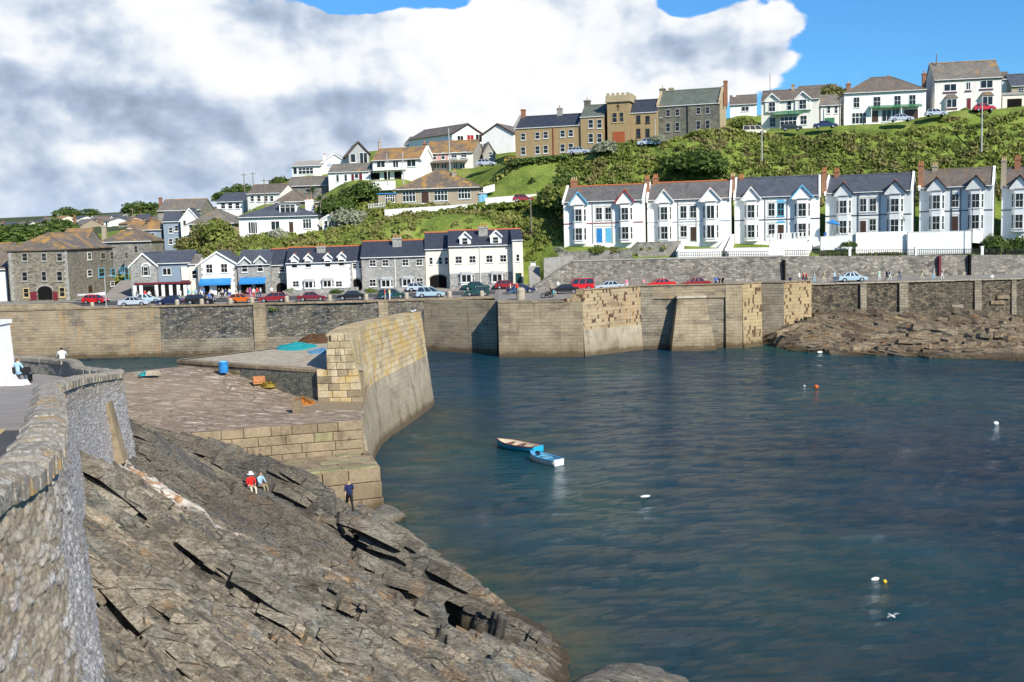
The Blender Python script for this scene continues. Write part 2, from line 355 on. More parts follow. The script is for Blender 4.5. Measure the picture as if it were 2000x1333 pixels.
def carpaint(k):
    def f(g):
        c = MATS['paint_'+k].node_tree.nodes; base = [x for x in c if x.type == 'MIX'][0].inputs[6].default_value[:3]
        setp(g, base, .3, .5, coat=.8)
    return mat('car_paint_'+k, f)
def glassf(g):
    o = g.co('Object'); r = g.rand()
    n = g.noise(g.vm('ADD', o, g.comb(g.m('MULTIPLY', r, 30), 0, 0)), 1.5, 3, .6)
    setp(g, g.mix(g.mr(n, .5, .75), (.012, .013, .015), (.07, .068, .065)), .08, .45)
M['glass'] = mat('window_glass', glassf)
M['carglass'] = mat('car_glass', lambda g: setp(g, (.02, .025, .03), .05, .8))
M['tyre'] = simple('tyre_rubber', (.02, .02, .02), .8, .2)
M['hub'] = simple('wheel_hub', (.5, .5, .52), .35, .5, .1, metal=.6)
M['lamp'] = mat('headlamp_glass', lambda g: setp(g, (.6, .62, .65), .1, .6))
M['tail'] = mat('tail_lamp', lambda g: setp(g, (.45, .01, .01), .15, .6))
M['pole'] = simple('wooden_pole', (.20, .17, .13), .8, .2)
M['polepale'] = simple('galvanised_pole', (.45, .45, .43), .5, .4)
M['dark'] = simple('dark_opening', (.012, .011, .011), .9, .05)
def foliage(name, a, b, c, br):
    def f(g):
        t = g.attr('tone'); o = g.co('Object')
        k = g.m('ADD', g.m('MULTIPLY', t, .7), g.m('MULTIPLY', g.noise(o, .35, 3, .6), .3))
        col = g.ramp(k, [(.10, a), (.42, b), (.80, c)])
        col = g.mix(g.m('MULTIPLY', g.mr(g.noise(o, .16, 6, .7), .5, .62), .6), col, br)
        col = g.mix(g.m('MULTIPLY', g.mr(g.noise(o, 1.1, 4, .7), .5, .7), .5), col, b)
        setp(g, col, .6, .25)
        tr = g.n.new('ShaderNodeBsdfTranslucent'); g.put(tr.inputs[0], col)
        mx = g.n.new('ShaderNodeMixShader'); mx.inputs[0].default_value = .28
        out = [n for n in g.n if n.type == 'OUTPUT_MATERIAL'][0]
        g.l.new(g.b.outputs[0], mx.inputs[1]); g.l.new(tr.outputs[0], mx.inputs[2]); g.l.new(mx.outputs[0], out.inputs[0])
    return mat(name, f)
M['leaf'] = foliage('scrub_leaves', (.045, .062, .016), (.12, .16, .03), (.31, .32, .08), (.28, .20, .11))
M['leafd'] = foliage('dark_leaves', (.022, .04, .012), (.07, .115, .024), (.16, .22, .05), (.11, .12, .04))
M['leafb'] = foliage('bright_hedge_leaves', (.05, .08, .012), (.12, .18, .025), (.24, .27, .05), (.2, .2, .05))
M['leafgrey'] = foliage('silvery_leaves', (.12, .14, .08), (.26, .28, .18), (.45, .46, .36), (.4, .38, .28))
M['flower'] = simple('white_blossom', (.7, .68, .55), .8, .1)
def grassf(g):
    o = g.co('Object'); n = g.noise(o, .25, 6, .65); n2 = g.noise(o, 2.2, 5, .7)
    col = g.ramp(g.m('ADD', g.m('MULTIPLY', n, .65), g.m('MULTIPLY', n2, .35)), [(.34, (.08, .10, .03)), (.46, (.13, .18, .035)), (.56, (.20, .25, .05)), (.68, (.28, .22, .13))])
    setp(g, col, .95, .1, n2, .25, 1)
M['grass'] = mat('rough_grass', grassf)
def fieldf(g):
    o = g.co('Object'); n = g.noise(g.map(o, scale=(1, .35, 1)), .012, 6, .6); v = g.sep(g.vor(o, .010, out=1))[0]
    col = g.ramp(g.m('ADD', g.m('MULTIPLY', n, .5), g.m('MULTIPLY', v, .5)), [(.25, (.05, .07, .03)), (.5, (.13, .12, .06)), (.75, (.20, .16, .10))])
    setp(g, col, .95, .1)
M['field'] = mat('distant_fields', fieldf)

# ------------------------------------------------------------------ mesh helpers
class MB:
    def __init__(s): s.v = []; s.f = []
    def add(s, vs, fs):
        k = len(s.v); s.v += [tuple(map(float, v)) for v in vs]; s.f += [tuple(i+k for i in f) for f in fs]; return s
    def box(s, x0, y0, z0, x1, y1, z1):
        return s.add([(x0, y0, z0), (x1, y0, z0), (x1, y1, z0), (x0, y1, z0), (x0, y0, z1), (x1, y0, z1), (x1, y1, z1), (x0, y1, z1)],
                     [(0, 3, 2, 1), (4, 5, 6, 7), (0, 1, 5, 4), (1, 2, 6, 5), (2, 3, 7, 6), (3, 0, 4, 7)])
    def hexa(s, b, t):      # four bottom corners and four top corners, both anticlockwise from above
        return s.add(list(b)+list(t), [(0, 3, 2, 1), (4, 5, 6, 7), (0, 1, 5, 4), (1, 2, 6, 5), (2, 3, 7, 6), (3, 0, 4, 7)])
    def prismY(s, poly, y0, y1):   # poly of (x,z) anticlockwise seen from -y
        n = len(poly)
        return s.add([(x, y0, z) for x, z in poly]+[(x, y1, z) for x, z in poly],
                     [tuple(range(n)), tuple(range(2*n-1, n-1, -1))]+[(i+n, (i+1) % n+n, (i+1) % n, i) for i in range(n)])
    def prismX(s, poly, x0, x1):   # poly of (y,z) anticlockwise seen from +x
        n = len(poly)
        return s.add([(x1, y, z) for y, z in poly]+[(x0, y, z) for y, z in poly],
                     [tuple(range(n)), tuple(range(2*n-1, n-1, -1))]+[(i+n, (i+1) % n+n, (i+1) % n, i) for i in range(n)])
    def prismZ(s, poly, z0, z1):
        n = len(poly)
        return s.add([(x, y, z1) for x, y in poly]+[(x, y, z0) for x, y in poly],
                     [tuple(range(n)), tuple(range(2*n-1, n-1, -1))]+[(i+n, (i+1) % n+n, (i+1) % n, i) for i in range(n)])
    def slab(s, quad, t):   # thick panel: quad anticlockwise from outside, thickness goes inwards
        a, b, c = map(Vector, quad[:3]); n = (b-a).cross(c-a).normalized()*t; k = len(quad)
        return s.add([Vector(q) for q in quad]+[Vector(q)-n for q in quad],
                     [tuple(range(k)), tuple(range(2*k-1, k-1, -1))]+[(i+k, (i+1) % k+k, (i+1) % k, i) for i in range(k)])
    def cyl(s, p0, p1, r0, r1=None, n=8, cap=True):
        r1 = r0 if r1 is None else r1; p0 = Vector(p0); p1 = Vector(p1); d = (p1-p0).normalized()
        a = d.orthogonal().normalized(); b = d.cross(a)
        vs = []
        for p, r in ((p0, r0), (p1, r1)):
            for i in range(n):
                t = 2*math.pi*i/n; vs.append(p+a*math.cos(t)*r+b*math.sin(t)*r)
        fs = [(i, (i+1) % n, (i+1) % n+n, i+n) for i in range(n)]
        if cap: fs += [tuple(range(n-1, -1, -1)), tuple(range(n, 2*n))]
        return s.add(vs, fs)
    def lathe(s, prof, n=12, c=(0, 0, 0)):
        vs = []; fs = []
        for r, z in prof:
            for i in range(n):
                t = 2*math.pi*i/n; vs.append((c[0]+r*math.cos(t), c[1]+r*math.sin(t), c[2]+z))
        for k in range(len(prof)-1):
            for i in range(n): fs.append((k*n+i, k*n+(i+1) % n, (k+1)*n+(i+1) % n, (k+1)*n+i))
        fs += [tuple(range(n-1, -1, -1)), tuple(range((len(prof)-1)*n, len(prof)*n))]
        return s.add(vs, fs)
    def mesh(s, name, smooth=False):
        me = bpy.data.meshes.new(name); me.from_pydata(s.v, [], s.f); boxuv(me)
        if smooth: me.shade_smooth()
        return me
def boxuv(me):
    nl = len(me.loops); nf = len(me.polygons)
    if not nl: return
    co = np.empty(len(me.vertices)*3); me.vertices.foreach_get('co', co); co = co.reshape(-1, 3)
    vi = np.empty(nl, int); me.loops.foreach_get('vertex_index', vi)
    nn = np.empty(nf*3); me.polygons.foreach_get('normal', nn); nn = nn.reshape(-1, 3)
    lt = np.empty(nf, int); me.polygons.foreach_get('loop_total', lt)
    fn = np.repeat(nn, lt, axis=0)
    t = np.stack([-fn[:, 1], fn[:, 0], np.zeros(nl)], 1); L = np.linalg.norm(t, axis=1)
    flat = L < 0.05; t[flat] = (1, 0, 0); L[flat] = 1; t /= L[:, None]
    b = np.cross(fn, t)
    p = co[vi]; uv = np.stack([(p*t).sum(1), (p*b).sum(1)], 1)
    l = me.uv_layers.new(name='UVMap'); l.data.foreach_set('uv', uv.ravel())
def link(name, me, m, parent=None, loc=None, rz=None):
    o = bpy.data.objects.new(name, me); COL.objects.link(o)
    if m is not None and me is not None:
        if len(me.materials) == 0: me.materials.append(m)
        elif me.materials[0] != m:
            o.material_slots[0].link = 'OBJECT'; o.material_slots[0].material = m
    if parent: o.parent = parent
    if loc is not None: o.location = loc
    if rz is not None: o.rotation_euler = (0, 0, rz)
    return o
def obj(name, mb, m, parent=None, loc=None, rz=None, smooth=False):
    return link(name, mb.mesh(name, smooth), m, parent, loc, rz)
def tag(o, label=None, cat=None, group=None, kind=None):
    if label: o['label'] = label
    if cat: o['category'] = cat
    if group: o['group'] = group
    if kind: o['kind'] = kind
    return o
def thing(name, label, cat, loc=(0, 0, 0), rz=0, group=None):
    o = bpy.data.objects.new(name, None); COL.objects.link(o); o.empty_display_size = .3
    o.location = loc; o.rotation_euler = (0, 0, rz); tag(o, label, cat, group); return o
def dup(root, loc, rz, label, group=None):
    r = root.copy(); COL.objects.link(r); r.location = loc; r.rotation_euler = (0, 0, rz); tag(r, label, None, group)
    for ch in list(root.children):
        c = ch.copy(); COL.objects.link(c); c.parent = r
        for gch in list(ch.children):
            d = gch.copy(); COL.objects.link(d); d.parent = c
    return r
def npmesh(name, V, Fq, attrs=None, smooth=False):
    me = bpy.data.meshes.new(name); V = np.asarray(V, np.float32); Fq = np.asarray(Fq, np.int32)
    k = Fq.shape[1]; me.vertices.add(len(V)); me.vertices.foreach_set('co', V.ravel())
    me.loops.add(Fq.size); me.loops.foreach_set('vertex_index', Fq.ravel())
    me.polygons.add(len(Fq)); me.polygons.foreach_set('loop_start', np.arange(0, Fq.size, k, dtype=np.int32))
    me.polygons.foreach_set('loop_total', np.full(len(Fq), k, np.int32))
    me.update(calc_edges=True)
    if attrs:
        for n, a in attrs.items():
            at = me.attributes.new(n, 'FLOAT', 'POINT'); at.data.foreach_set('value', np.asarray(a, np.float32).ravel())
    if smooth: me.shade_smooth()
    return me
def gridmesh(name, X, Y, Z, attrs=None, smooth=True):
    r, c = X.shape; V = np.stack([X.ravel(), Y.ravel(), Z.ravel()], 1)
    i = np.arange(r*c).reshape(r, c)
    q = np.stack([i[:-1, :-1].ravel(), i[:-1, 1:].ravel(), i[1:, 1:].ravel(), i[1:, :-1].ravel()], 1)
    return npmesh(name, V, q, attrs, smooth)
# ------------------------------------------------------------------ houses
FOOT = []      # footprints (centre x, y, half width, half depth, rot) kept clear of scrub
CTRL = []      # terrain control points
WIN = {}
class House:
    def __init__(s, name, label, cat, x0, x1, ybase, Y, rot=0, depth=8, yref=None, group=None, terr=True, below=2.5):
        s.rot = math.radians(rot); pc = (x0+x1)/2
        s.O = PY(pc, ybase, Y); s.t = np.array([math.cos(s.rot), math.sin(s.rot), 0]); s.n = np.array([-math.sin(s.rot), math.cos(s.rot), 0])
        s.root = thing(name, label, cat, s.O, s.rot, group); s.d = depth; s.below = below
        s.xl = s.q(x0, ybase)[0]; s.xr = s.q(x1, ybase)[0]
        c = np.array(s.O)+s.n*depth/2+s.t*(s.xl+s.xr)/2
        FOOT.append((c[0], c[1], (s.xr-s.xl)/2+.6, depth/2+.8, s.rot))
        if terr:
            CTRL.append((s.O.x, s.O.y-1.0, s.O.z)); b = np.array(s.O)+s.n*depth; CTRL.append((b[0], b[1], s.O.z+.3))
    def q(s, px, py, dy=0.0):
        r = ray(px, py); O = np.array(s.O)+s.n*dy; C = np.array([0, 0, H])
        k = ((O-C) @ s.n)/(r @ s.n); p = C+r*k-np.array(s.O); return float(p @ s.t), float(p[2])
    def qs(s, px, py, x):       # on the side wall at local x: (depth, z)
        r = ray(px, py); O = np.array(s.O)+s.t*x; C = np.array([0, 0, H])
        k = ((O-C) @ s.t)/(r @ s.t); p = C+r*k-np.array(s.O); return float(p @ s.n), float(p[2])
    def body(s, eave, wall, roof, ridge=None, kind='gable', over=.35, xl=None, xr=None, dy0=0., depth=None, ridgemat=None, verge=None, hipk=1.0, wallname='wall', z0=None, gut=True):
        """eave, ridge: pixel rows at the centre of the front"""
        xl = s.xl if xl is None else xl; xr = s.xr if xr is None else xr; d = s.d if depth is None else depth
        pcx = 1000+F*(s.O.x)/s.O.y
        pm = None
        ze = s.zrow((xl+xr)/2, eave, dy0); z0 = -s.below if z0 is None else z0
        s.ze = ze; W_ = M[wall] if isinstance(wall, str) else wall; R_ = M[roof]; y0 = dy0; y1 = dy0+d
        w = obj(wallname, MB().box(xl, y0, z0, xr, y1, ze), W_, s.root)
        if ridge is None: return ze
        if kind in ('gable', 'hip'): zr = s.zrow((xl+xr)/2, ridge, dy0+d/2)
        elif kind == 'mono': zr = s.zrow((xl+xr)/2, ridge, dy0+d)
        else: zr = s.zrow((xl+xr)/2, ridge, dy0)
        s.zr = zr; ym = (y0+y1)/2; th = .16; o = over; k = (zr-ze)/(d/2)
        mb = MB(); rg = MB()
        if kind == 'gable':
            obj('gable', MB().prismX([(y0, ze-.01), (y1, ze-.01), (ym, zr-.03)], xl+.01, xr-.01), W_, s.root)
            a = o*k
            mb.slab([(xl-o*.4, y0-o, ze-a+th), (xr+o*.4, y0-o, ze-a+th), (xr+o*.4, ym, zr+th), (xl-o*.4, ym, zr+th)], th)
            mb.slab([(xr+o*.4, y1+o, ze-a+th), (xl-o*.4, y1+o, ze-a+th), (xl-o*.4, ym, zr+th), (xr+o*.4, ym, zr+th)], th)
            rg.prismX([(ym-.18, zr+th-.06), (ym+.18, zr+th-.06), (ym, zr+th+.14)], xl-o*.4-.01, xr+o*.4+.01)
        elif kind == 'hip':
            hx = min((xr-xl)/2-.3, d/2*hipk); a = o*k
            A = (xl-o, y0-o, ze-a*.5+th); B = (xr+o, y0-o, ze-a*.5+th); C_ = (xr+o, y1+o, ze-a*.5+th); D = (xl-o, y1+o, ze-a*.5+th)
            if (xr-xl) >= d: P = (xl+hx, ym, zr+th); Q = (xr-hx, ym, zr+th); qs = [[A, B, Q, P], [B, C_, Q], [C_, D, P, Q], [D, A, P]]
            else:
                hy = min(d/2-.3, (xr-xl)/2*hipk); xm = (xl+xr)/2; P = (xm, y0+hy, zr+th); Q = (xm, y1-hy, zr+th); qs = [[A, B, P], [B, C_, Q, P], [C_, D, Q], [D, A, P, Q]]
            for f in qs: mb.slab(f, th)
            rg.cyl((P[0], P[1], P[2]), (Q[0], Q[1], Q[2]), .14, n=6)
            for e, f in ((A, P), (B, Q if (xr-xl) >= d else P)): rg.cyl(e, f, .09, n=5)
        elif kind == 'front':
            xm = (xl+xr)/2; kk = (zr-ze)/((xr-xl)/2); a = o*kk
            obj('gable', MB().prismY([(xl, ze-.01), (xr, ze-.01), (xm, zr-.03)], y0+.01, y1-.01), W_, s.root)
            mb.slab([(xl-o, y1+o*.4, ze-a+th), (xl-o, y0-o*.6, ze-a+th), (xm, y0-o*.6, zr+th), (xm, y1+o*.4, zr+th)], th)
            mb.slab([(xr+o, y0-o*.6, ze-a+th), (xr+o, y1+o*.4, ze-a+th), (xm, y1+o*.4, zr+th), (xm, y0-o*.6, zr+th)], th)
            rg.prismY([(xm-.16, zr+th-.08), (xm+.16, zr+th-.08), (xm, zr+th+.1)], y0-o*.6-.01, y1+o*.4)
            if verge is not False:
                v = MB(); b = .28
                for sx in (-1, 1):
                    e = xm+sx*((xr-xl)/2+o)
                    pts = [(e, ze-a+th+.03), (xm, zr+th+.03), (xm, zr+th-b), (e, ze-a+th-b)]
                    if sx > 0: pts = pts[::-1]
                    v.prismY(pts, y0-o*.6-.09, y0-o*.6-.015)
                obj('bargeboard', v, verge or M['wpaint'], s.root)
        elif kind == 'mono':
            mb.slab([(xl-o*.4, y0-o, ze+th), (xr+o*.4, y0-o, ze+th), (xr+o*.4, y1, zr+th), (xl-o*.4, y1, zr+th)], th)
            obj('gable', MB().prismX([(y0, ze-.01), (y1, ze-.01), (y1, zr)], xl+.01, xr-.01), W_, s.root)
        rf = obj('roof', mb, R_, s.root)
        if rg.v: obj('ridge', rg, ridgemat or R_, rf)
        if kind in ('gable', 'hip') and gut:
            obj('gutter', MB().cyl((xl-.1, y0-o-.07, ze+.02), (xr+.1, y0-o-.07, ze+.02), .07, n=6), M['wpaint'] if gut is True else gut, s.root)
        s.roof = rf
        return ze
    def zrow(s, x, py, dy=0.):       # z where local x, depth dy shows on row py
        p = np.array(s.O)+s.t*x+s.n*dy
        lo, hi = -30., 40.
        for _ in range(40):
            m = (lo+hi)/2; v = proj(p[0], p[1], s.O.z+m)[1]
            if v > py: lo = m
            else: hi = m
        return (lo+hi)/2
    def win(s, px0, py0, px1, py1, style='s', frame=None, dy=0., glass=None, sill=True, name=None, proud=.0):
        a = s.q(px0, py1, dy); b = s.q(px1, py0, dy)
        s.addwin((a[0]+b[0])/2, dy-proud, a[1], b[0]-a[0], b[1]-a[1], 0, style, frame, glass, sill, name)
    def swin(s, px0, py0, px1, py1, x, style='s', frame=None, name=None):
        a = s.qs(px0, py1, x); b = s.qs(px1, py0, x); sg = 1 if x > (s.xl+s.xr)/2 else -1
        s.addwin(x, (a[0]+b[0])/2, a[1], abs(b[0]-a[0]), b[1]-a[1], sg*math.pi/2, style, frame, None, True, name)
    def addwin(s, x, y, z, w, h, rz, style='s', frame=None, glass=None, sill=True, name=None, parent=None):
        frame = frame or M['wpaint']; w = max(.35, round(w, 1)); h = max(.35, round(h, 1)); key = (w, h, style, sill)
        if key not in WIN:
            f = MB(); t = .065 if style != 'k' else .13; dd = .07
            f.box(-w/2, -dd, 0, -w/2+t, .0, h); f.box(w/2-t, -dd, 0, w/2, 0, h); f.box(-w/2+t, -dd, 0, w/2-t, 0, t); f.box(-w/2+t, -dd, h-t, w/2-t, 0, h)
            if style in 'sk': f.box(-w/2+t, -dd+.01, h*.5-.03, w/2-t, 0, h*.5+.03)
            if style == 's' and w > 1.0: f.box(-.02, -dd+.015, t, .02, 0, h-t)
            if style == 'c':
                for i in (1, 2): f.box(-w/2+w*i/3-.045, -dd+.01, t, -w/2+w*i/3+.045, 0, h-t)
                f.box(-w/2+t, -dd+.015, h*.68-.03, w/2-t, 0, h*.68+.03)
            if style == 'b':
                for i in (1, 2, 3): f.box(-w/2+w*i/4-.05, -dd+.01, t, -w/2+w*i/4+.05, 0, h-t)
                f.box(-w/2+t, -dd+.015, h*.6-.05, w/2-t, 0, h*.6+.05)
            if style == 't': f.box(-.05, -dd+.01, t, .05, 0, h-t)
            if sill: f.box(-w/2-.1, -.14, -.12, w/2+.1, 0, -.005)
            p = MB().box(-w/2+t*.6, -.03, t*.6, w/2-t*.6, -.004, h-t*.6)
            if style == 'd':
                p = MB().box(-w/2+t, -.04, .02, w/2-t, -.004, h-t)
                p.box(-w/2+t+.12, -.055, h*.55, -.05, -.04, h-t-.15); p.box(.05, -.055, h*.55, w/2-t-.12, -.04, h-t-.15)
                p.box(-w/2+t+.12, -.055, .15, -.05, -.04, h*.48); p.box(.05, -.055, .15, w/2-t-.12, -.04, h*.48)
            WIN[key] = (f.mesh('window_frame'), p.mesh('pane'))
        fm, pm = WIN[key]
        dr = style == 'd'
        o = link(name or ('door' if dr else 'window'), fm, frame, parent or s.root, (x, y, z), rz)
        link('door_leaf' if dr else 'pane', pm, glass or (M['p_brownp'] if dr else M['glass']), o)
        return o
    def chim(s, px, ytop, wpx, m='brick', pots=2, dy=None, d=.8, potm='pot', cap=True):
        dy = s.d/2 if dy is None else dy
        x, zt = s.q(px, ytop, dy); w = max(.6, wpx*s.O.y/F); hp = .55 if pots else 0
        zt -= hp; zb = min(s.ze, zt-1.2)
        c = MB().box(x-w/2, dy-d/2, zb, x+w/2, dy+d/2, zt-.3)
        if cap: c.box(x-w/2-.09, dy-d/2-.09, zt-.3, x+w/2+.09, dy+d/2+.09, zt-.1)
        c.box(x-w/2+.01, dy-d/2+.01, zt-.31 if not cap else zt-.1, x+w/2-.01, dy+d/2-.01, zt)
        o = obj('chimney', c, M[m], s.root)
        for i in range(pots):
            xx = x+(i-(pots-1)/2)*w/max(pots, 1)
            obj('chimney_pot', MB().lathe([(.14, 0), (.12, .1), (.10, .4), (.13, .45), (.13, .55)], 8, (xx, dy, zt-.02)), M[potm], o)
    def door(s, px0, py0, px1, py1, col='p_brownp', dy=0., frame=None):
        s.win(px0, py0, px1, py1, 'd', frame, dy, M[col], False)
    def part(s, name, px0, py0, px1, py1, dy0, dy1, m, dy=None):   # box given by its front rectangle
        dy = dy0 if dy is None else dy
        a = s.q(px0, py1, dy); b = s.q(px1, py0, dy)
        return obj(name, MB().box(a[0], dy0, a[1], b[0], dy1, b[1]), M[m] if isinstance(m, str) else m, s.root)
    def quoins(s, px, y0, y1, m='concrete', w=.35, side=0):
        a = s.q(px, y1); b = s.q(px, y0); n = max(3, int((b[1]-a[1])/.45)); mb = MB(); h = (b[1]-a[1])/n
        for i in range(n):
            ww = w if i % 2 else w*1.6
            mb.box(a[0]-ww/2+side*ww/2, -.035, a[1]+i*h+.015, a[0]+ww/2+side*ww/2, .05, a[1]+(i+1)*h-.015)
        tag(obj('quoins', mb, M[m], s.root), kind='stuff')
    def dormer(s, px, ya, wpx, yb, z_e, roof='slate_new', wall='white', frame=None, board=None, winsz=None, dyf=.0, rdg=None):
        """gabled dormer: apex row ya, bottom row yb, at depth dyf"""
        x, za = s.q(px, ya, dyf); zb = s.q(px, yb, dyf)[1]; w = wpx*s.O.y/F; zs = za-w*.42
        back = (za-s.ze)/max(.05, (s.zr-s.ze)/(s.d/2))+.2
        d = MB().box(x-w/2+.18, dyf, zb, x+w/2-.18, back, zs+.02).prismY([(x-w/2+.18, zs), (x+w/2-.18, zs), (x, za-.08)], dyf+.005, back)
        dn = obj('dormer', d, M[wall], s.root)
        r = MB().slab([(x-w/2, back, zs-.05), (x-w/2, dyf-.3, zs-.05), (x, dyf-.3, za+.06), (x, back, za+.06)], .1)
        r.slab([(x+w/2, dyf-.3, zs-.05), (x+w/2, back, zs-.05), (x, back, za+.06), (x, dyf-.3, za+.06)], .1)
        obj('dormer_roof', r, M[roof], dn)
        v = MB()
        for sx in (-1, 1):
            pts = [(x+sx*w/2, zs-.02), (x, za+.1), (x, za-.2), (x+sx*w/2, zs-.3)]
            v.prismY(pts if sx < 0 else pts[::-1], dyf-.38, dyf-.31)
        obj('bargeboard', v, board or M['wpaint'], dn)
        if rdg: obj('ridge', MB().prismY([(x-.1, za+.03), (x+.1, za+.03), (x, za+.2)], dyf-.32, back), M[rdg], dn)
        if winsz: s.win(px-winsz[0]/2, winsz[1], px+winsz[0]/2, winsz[2], 's', frame, dyf)
def proj(x, y, z):
    v = Vector((x, y, z-H)); a = v.dot(ex); b = v.dot(ey); c = -v.dot(ez)
    return 1000+F*a/c, 666.5-F*b/c
def pl(px, Y, z):      # point at a given depth and height whose column is px
    a, b = -400., 400.
    for _ in range(40):
        m = (a+b)/2
        if proj(m, Y, z)[0] < px: a = m
        else: b = m
    return Vector(((a+b)/2, Y, z))

# ---- terraced villas with two-storey bays
def bay(h, x, w, zt, zb, colr, frame, gx_w, zap, roof, side_panes=True, cols=None, gable=True):
    """canted two-storey bay at local x, from zb up to zt, gable above to zap"""
    d = .95; f = w*.62
    poly = [(x-w/2, 0), (x-f/2, -d), (x+f/2, -d), (x+w/2, 0)]
    b = obj('bay', MB().prismZ(poly, zb, zt), colr, h.root)
    s_h = (zt-zb-.5)/2
    for k in (0, 1):
        z = zb+.55+k*(s_h+.22); hh = s_h*.72
        h.addwin(x, -d-.002, z, f*.84, hh, 0, 't' if f > 1.6 else 's', frame, None, True, None, b)
        L = math.hypot(w/2-f/2, d); a = math.atan2(d, w/2-f/2)
        for sx in (-1, 1):
            h.addwin(x+sx*(f/2+(w-f)/4), -d/2, z, L*.62, hh, sx*a, 's', frame, None, True, None, b)
            c = b.children[-1]; nx, ny = sx*math.sin(a), -math.cos(a); c.location.x += nx*.004; c.location.y += ny*.004
    rr = MB()
    rr.hexa([(x-w/2-.1, 0, zt), (x-f/2-.1, -d-.15, zt), (x+f/2+.1, -d-.15, zt), (x+w/2+.1, 0, zt)], [(x-w/2+.2, 0, zt+.45), (x-f/2+.2, -.3, zt+.45), (x+f/2-.2, -.3, zt+.45), (x+w/2-.2, 0, zt+.45)])
    obj('bay_roof', rr, M[roof], b)
    if gable:
        g = gx_w; ze = h.ze-.25
        obj('bay_gable', MB().prismY([(x-g/2+.1, zt+.02), (x+g/2-.1, zt+.02), (x+g/2-.1, ze), (x, zap-.1), (x-g/2+.1, ze)], -.85, 3.0), colr, h.root)
        back = min(h.d/2, (zap-h.ze)/((h.zr-h.ze)/(h.d/2))+.3)
        r = MB()
        r.slab([(x-g/2-.15, back, ze), (x-g/2-.15, -1.05, ze), (x, -1.05, zap+.06), (x, back, zap+.06)], .1)
        r.slab([(x+g/2+.15, -1.05, ze), (x+g/2+.15, back, ze), (x, back, zap+.06), (x, -1.05, zap+.06)], .1)
        ro = obj('bay_gable_roof', r, M[roof], h.root)
        obj('ridge', MB().prismY([(x-.12, zap+.04), (x+.12, zap+.04), (x, zap+.2)], -1.04, back), M['terracotta'], ro)
        v = MB()
        for sx in (-1, 1):
            pts = [(x+sx*(g/2+.2), ze-.05), (x, zap+.12), (x, zap-.16), (x+sx*(g/2+.2), ze-.32)]
            v.prismY(pts if sx < 0 else pts[::-1], -1.15, -1.07)
        obj('bargeboard', v, cols or M['wpaint'], h.root)
        return v
def terrace(label, x0, x1, yb, ye, yr, Y, rot, roofm, wallm, bays, mids, boards, band, doors, chims, ridgem, frame=None, winrow=(30, 52), doorrow=(70, 96), x1clip=None):
    h = House('terraced_house', label, 'house', x0, x1, yb, Y, rot, 9.0, group='terraced villas above the upper wall', below=1.5)
    h.body(ye, wallm, roofm, yr, 'gable', .3, ridgemat=M[ridgem])
    # raised gable copings at both ends
    for e in (h.xl, h.xr):
        m = MB(); y0, ym, y1 = -.35, h.d/2, h.d+.3; zr = h.zr+.42; k = (h.zr-h.ze)/(h.d/2); ze0 = h.ze-.35*k+.42
        m.prismX([(y0, ze0-.5), (y0, ze0), (ym, zr), (y1, ze0), (y1, ze0-.5), (ym, zr-.5)][::-1], e-.17, e+.17)
        obj('gable_coping', m, M['white'], h.root)
    sx = 2111/Y
    for i, (bx, bw) in enumerate(bays):
        xx, za = h.q(bx, ye-22); w = bw/sx*1.0
        xx2 = h.q(bx, yb)[0]
        bay(h, xx2, w, h.ze-.55, 0, M[wallm], frame, w*1.35, h.ze+1.75, roofm, cols=boards[i % len(boards)])
        obj('drainpipe', MB().cyl((xx2+(1 if i == 0 else -1)*(w/2+1.1), -.09, 0), (xx2+(1 if i == 0 else -1)*(w/2+1.1), -.09, h.ze), .06, n=6), M['p_black'] if boards[0] == M['p_black'] else M['grey'], h.root)
    zb1, zb2 = h.zrow(0, ye+winrow[1]), h.zrow(0, ye+winrow[0]-8)
    for i, mx in enumerate(mids):
        c = h.q(mx, ye+20)[0]
        h.addwin(c, -.001, h.ze*.56, 1.05, h.ze*.30, 0, 's', frame or (M['p_ltblue'] if doors[i] == 'ring' else None))
        k = doors[i]
        ar = MB(); ar.lathe([(.0, 0)], 3) if False else None
        if k in ('window',): h.addwin(c, -.001, h.ze*.12, 1.05, h.ze*.27, 0, 's', frame)
        else: h.addwin(c, -.001, 0.05, 1.1, h.ze*.36, 0, 'd', None, M['p_'+(k if k != 'ring' else 'brownp')], False)
        # moulded hood over each opening
        for zz in (h.ze*.88, h.ze*.385+.12):
            hd = MB(); n = 7; pts = [(c-.75, zz), (c+.75, zz)]+[(c+.75*math.cos(math.pi*j/n), zz+.12+.26*math.sin(math.pi*j/n)) for j in range(0, n+1)]
            hd.prismY(pts, -.07, -.002); obj('hood_mould', hd, M['white2'] if k != 'ring' else M['p_ltblue'], h.root)
    obj('string_course', MB().box(h.xl-.02, -.09, h.ze*.475, h.xr+.02, -.003, h.ze*.475+.13), band, h.root)
    for (cx, cy, cw, cm, pm) in chims: h.chim(cx, cy, cw, cm, 3, potm=pm)
    return h
T = []
T.append(terrace('white villa at the left end of the terrace with bright blue doors', 1102, 1257, 475, 394, 364, 183, -14, 'slate_mid', 'white', [(1133, 27), (1223, 27)], [1170, 1188],
    [M['p_ltblue'], M['p_red']], M['p_red'], ['blue', 'ltblue'], [(1121, 346, 13, 'brick', 'potpale'), (1264, 342, 8, 'brick', 'pot')], 'terracotta'))
T.append(terrace('white villa second from the left in the terrace, white gable boards and a brown door', 1265, 1427, 473, 390, 357, 182, -14, 'slate_mid', 'white', [(1299, 27), (1389, 30)], [1335, 1354],
    [M['wpaint'], M['wpaint']], M['p_silver'], ['window', 'brownp'], [(1280, 340, 10, 'brick', 'pot'), (1431, 338, 9, 'brick', 'potpale')], 'terracotta'))
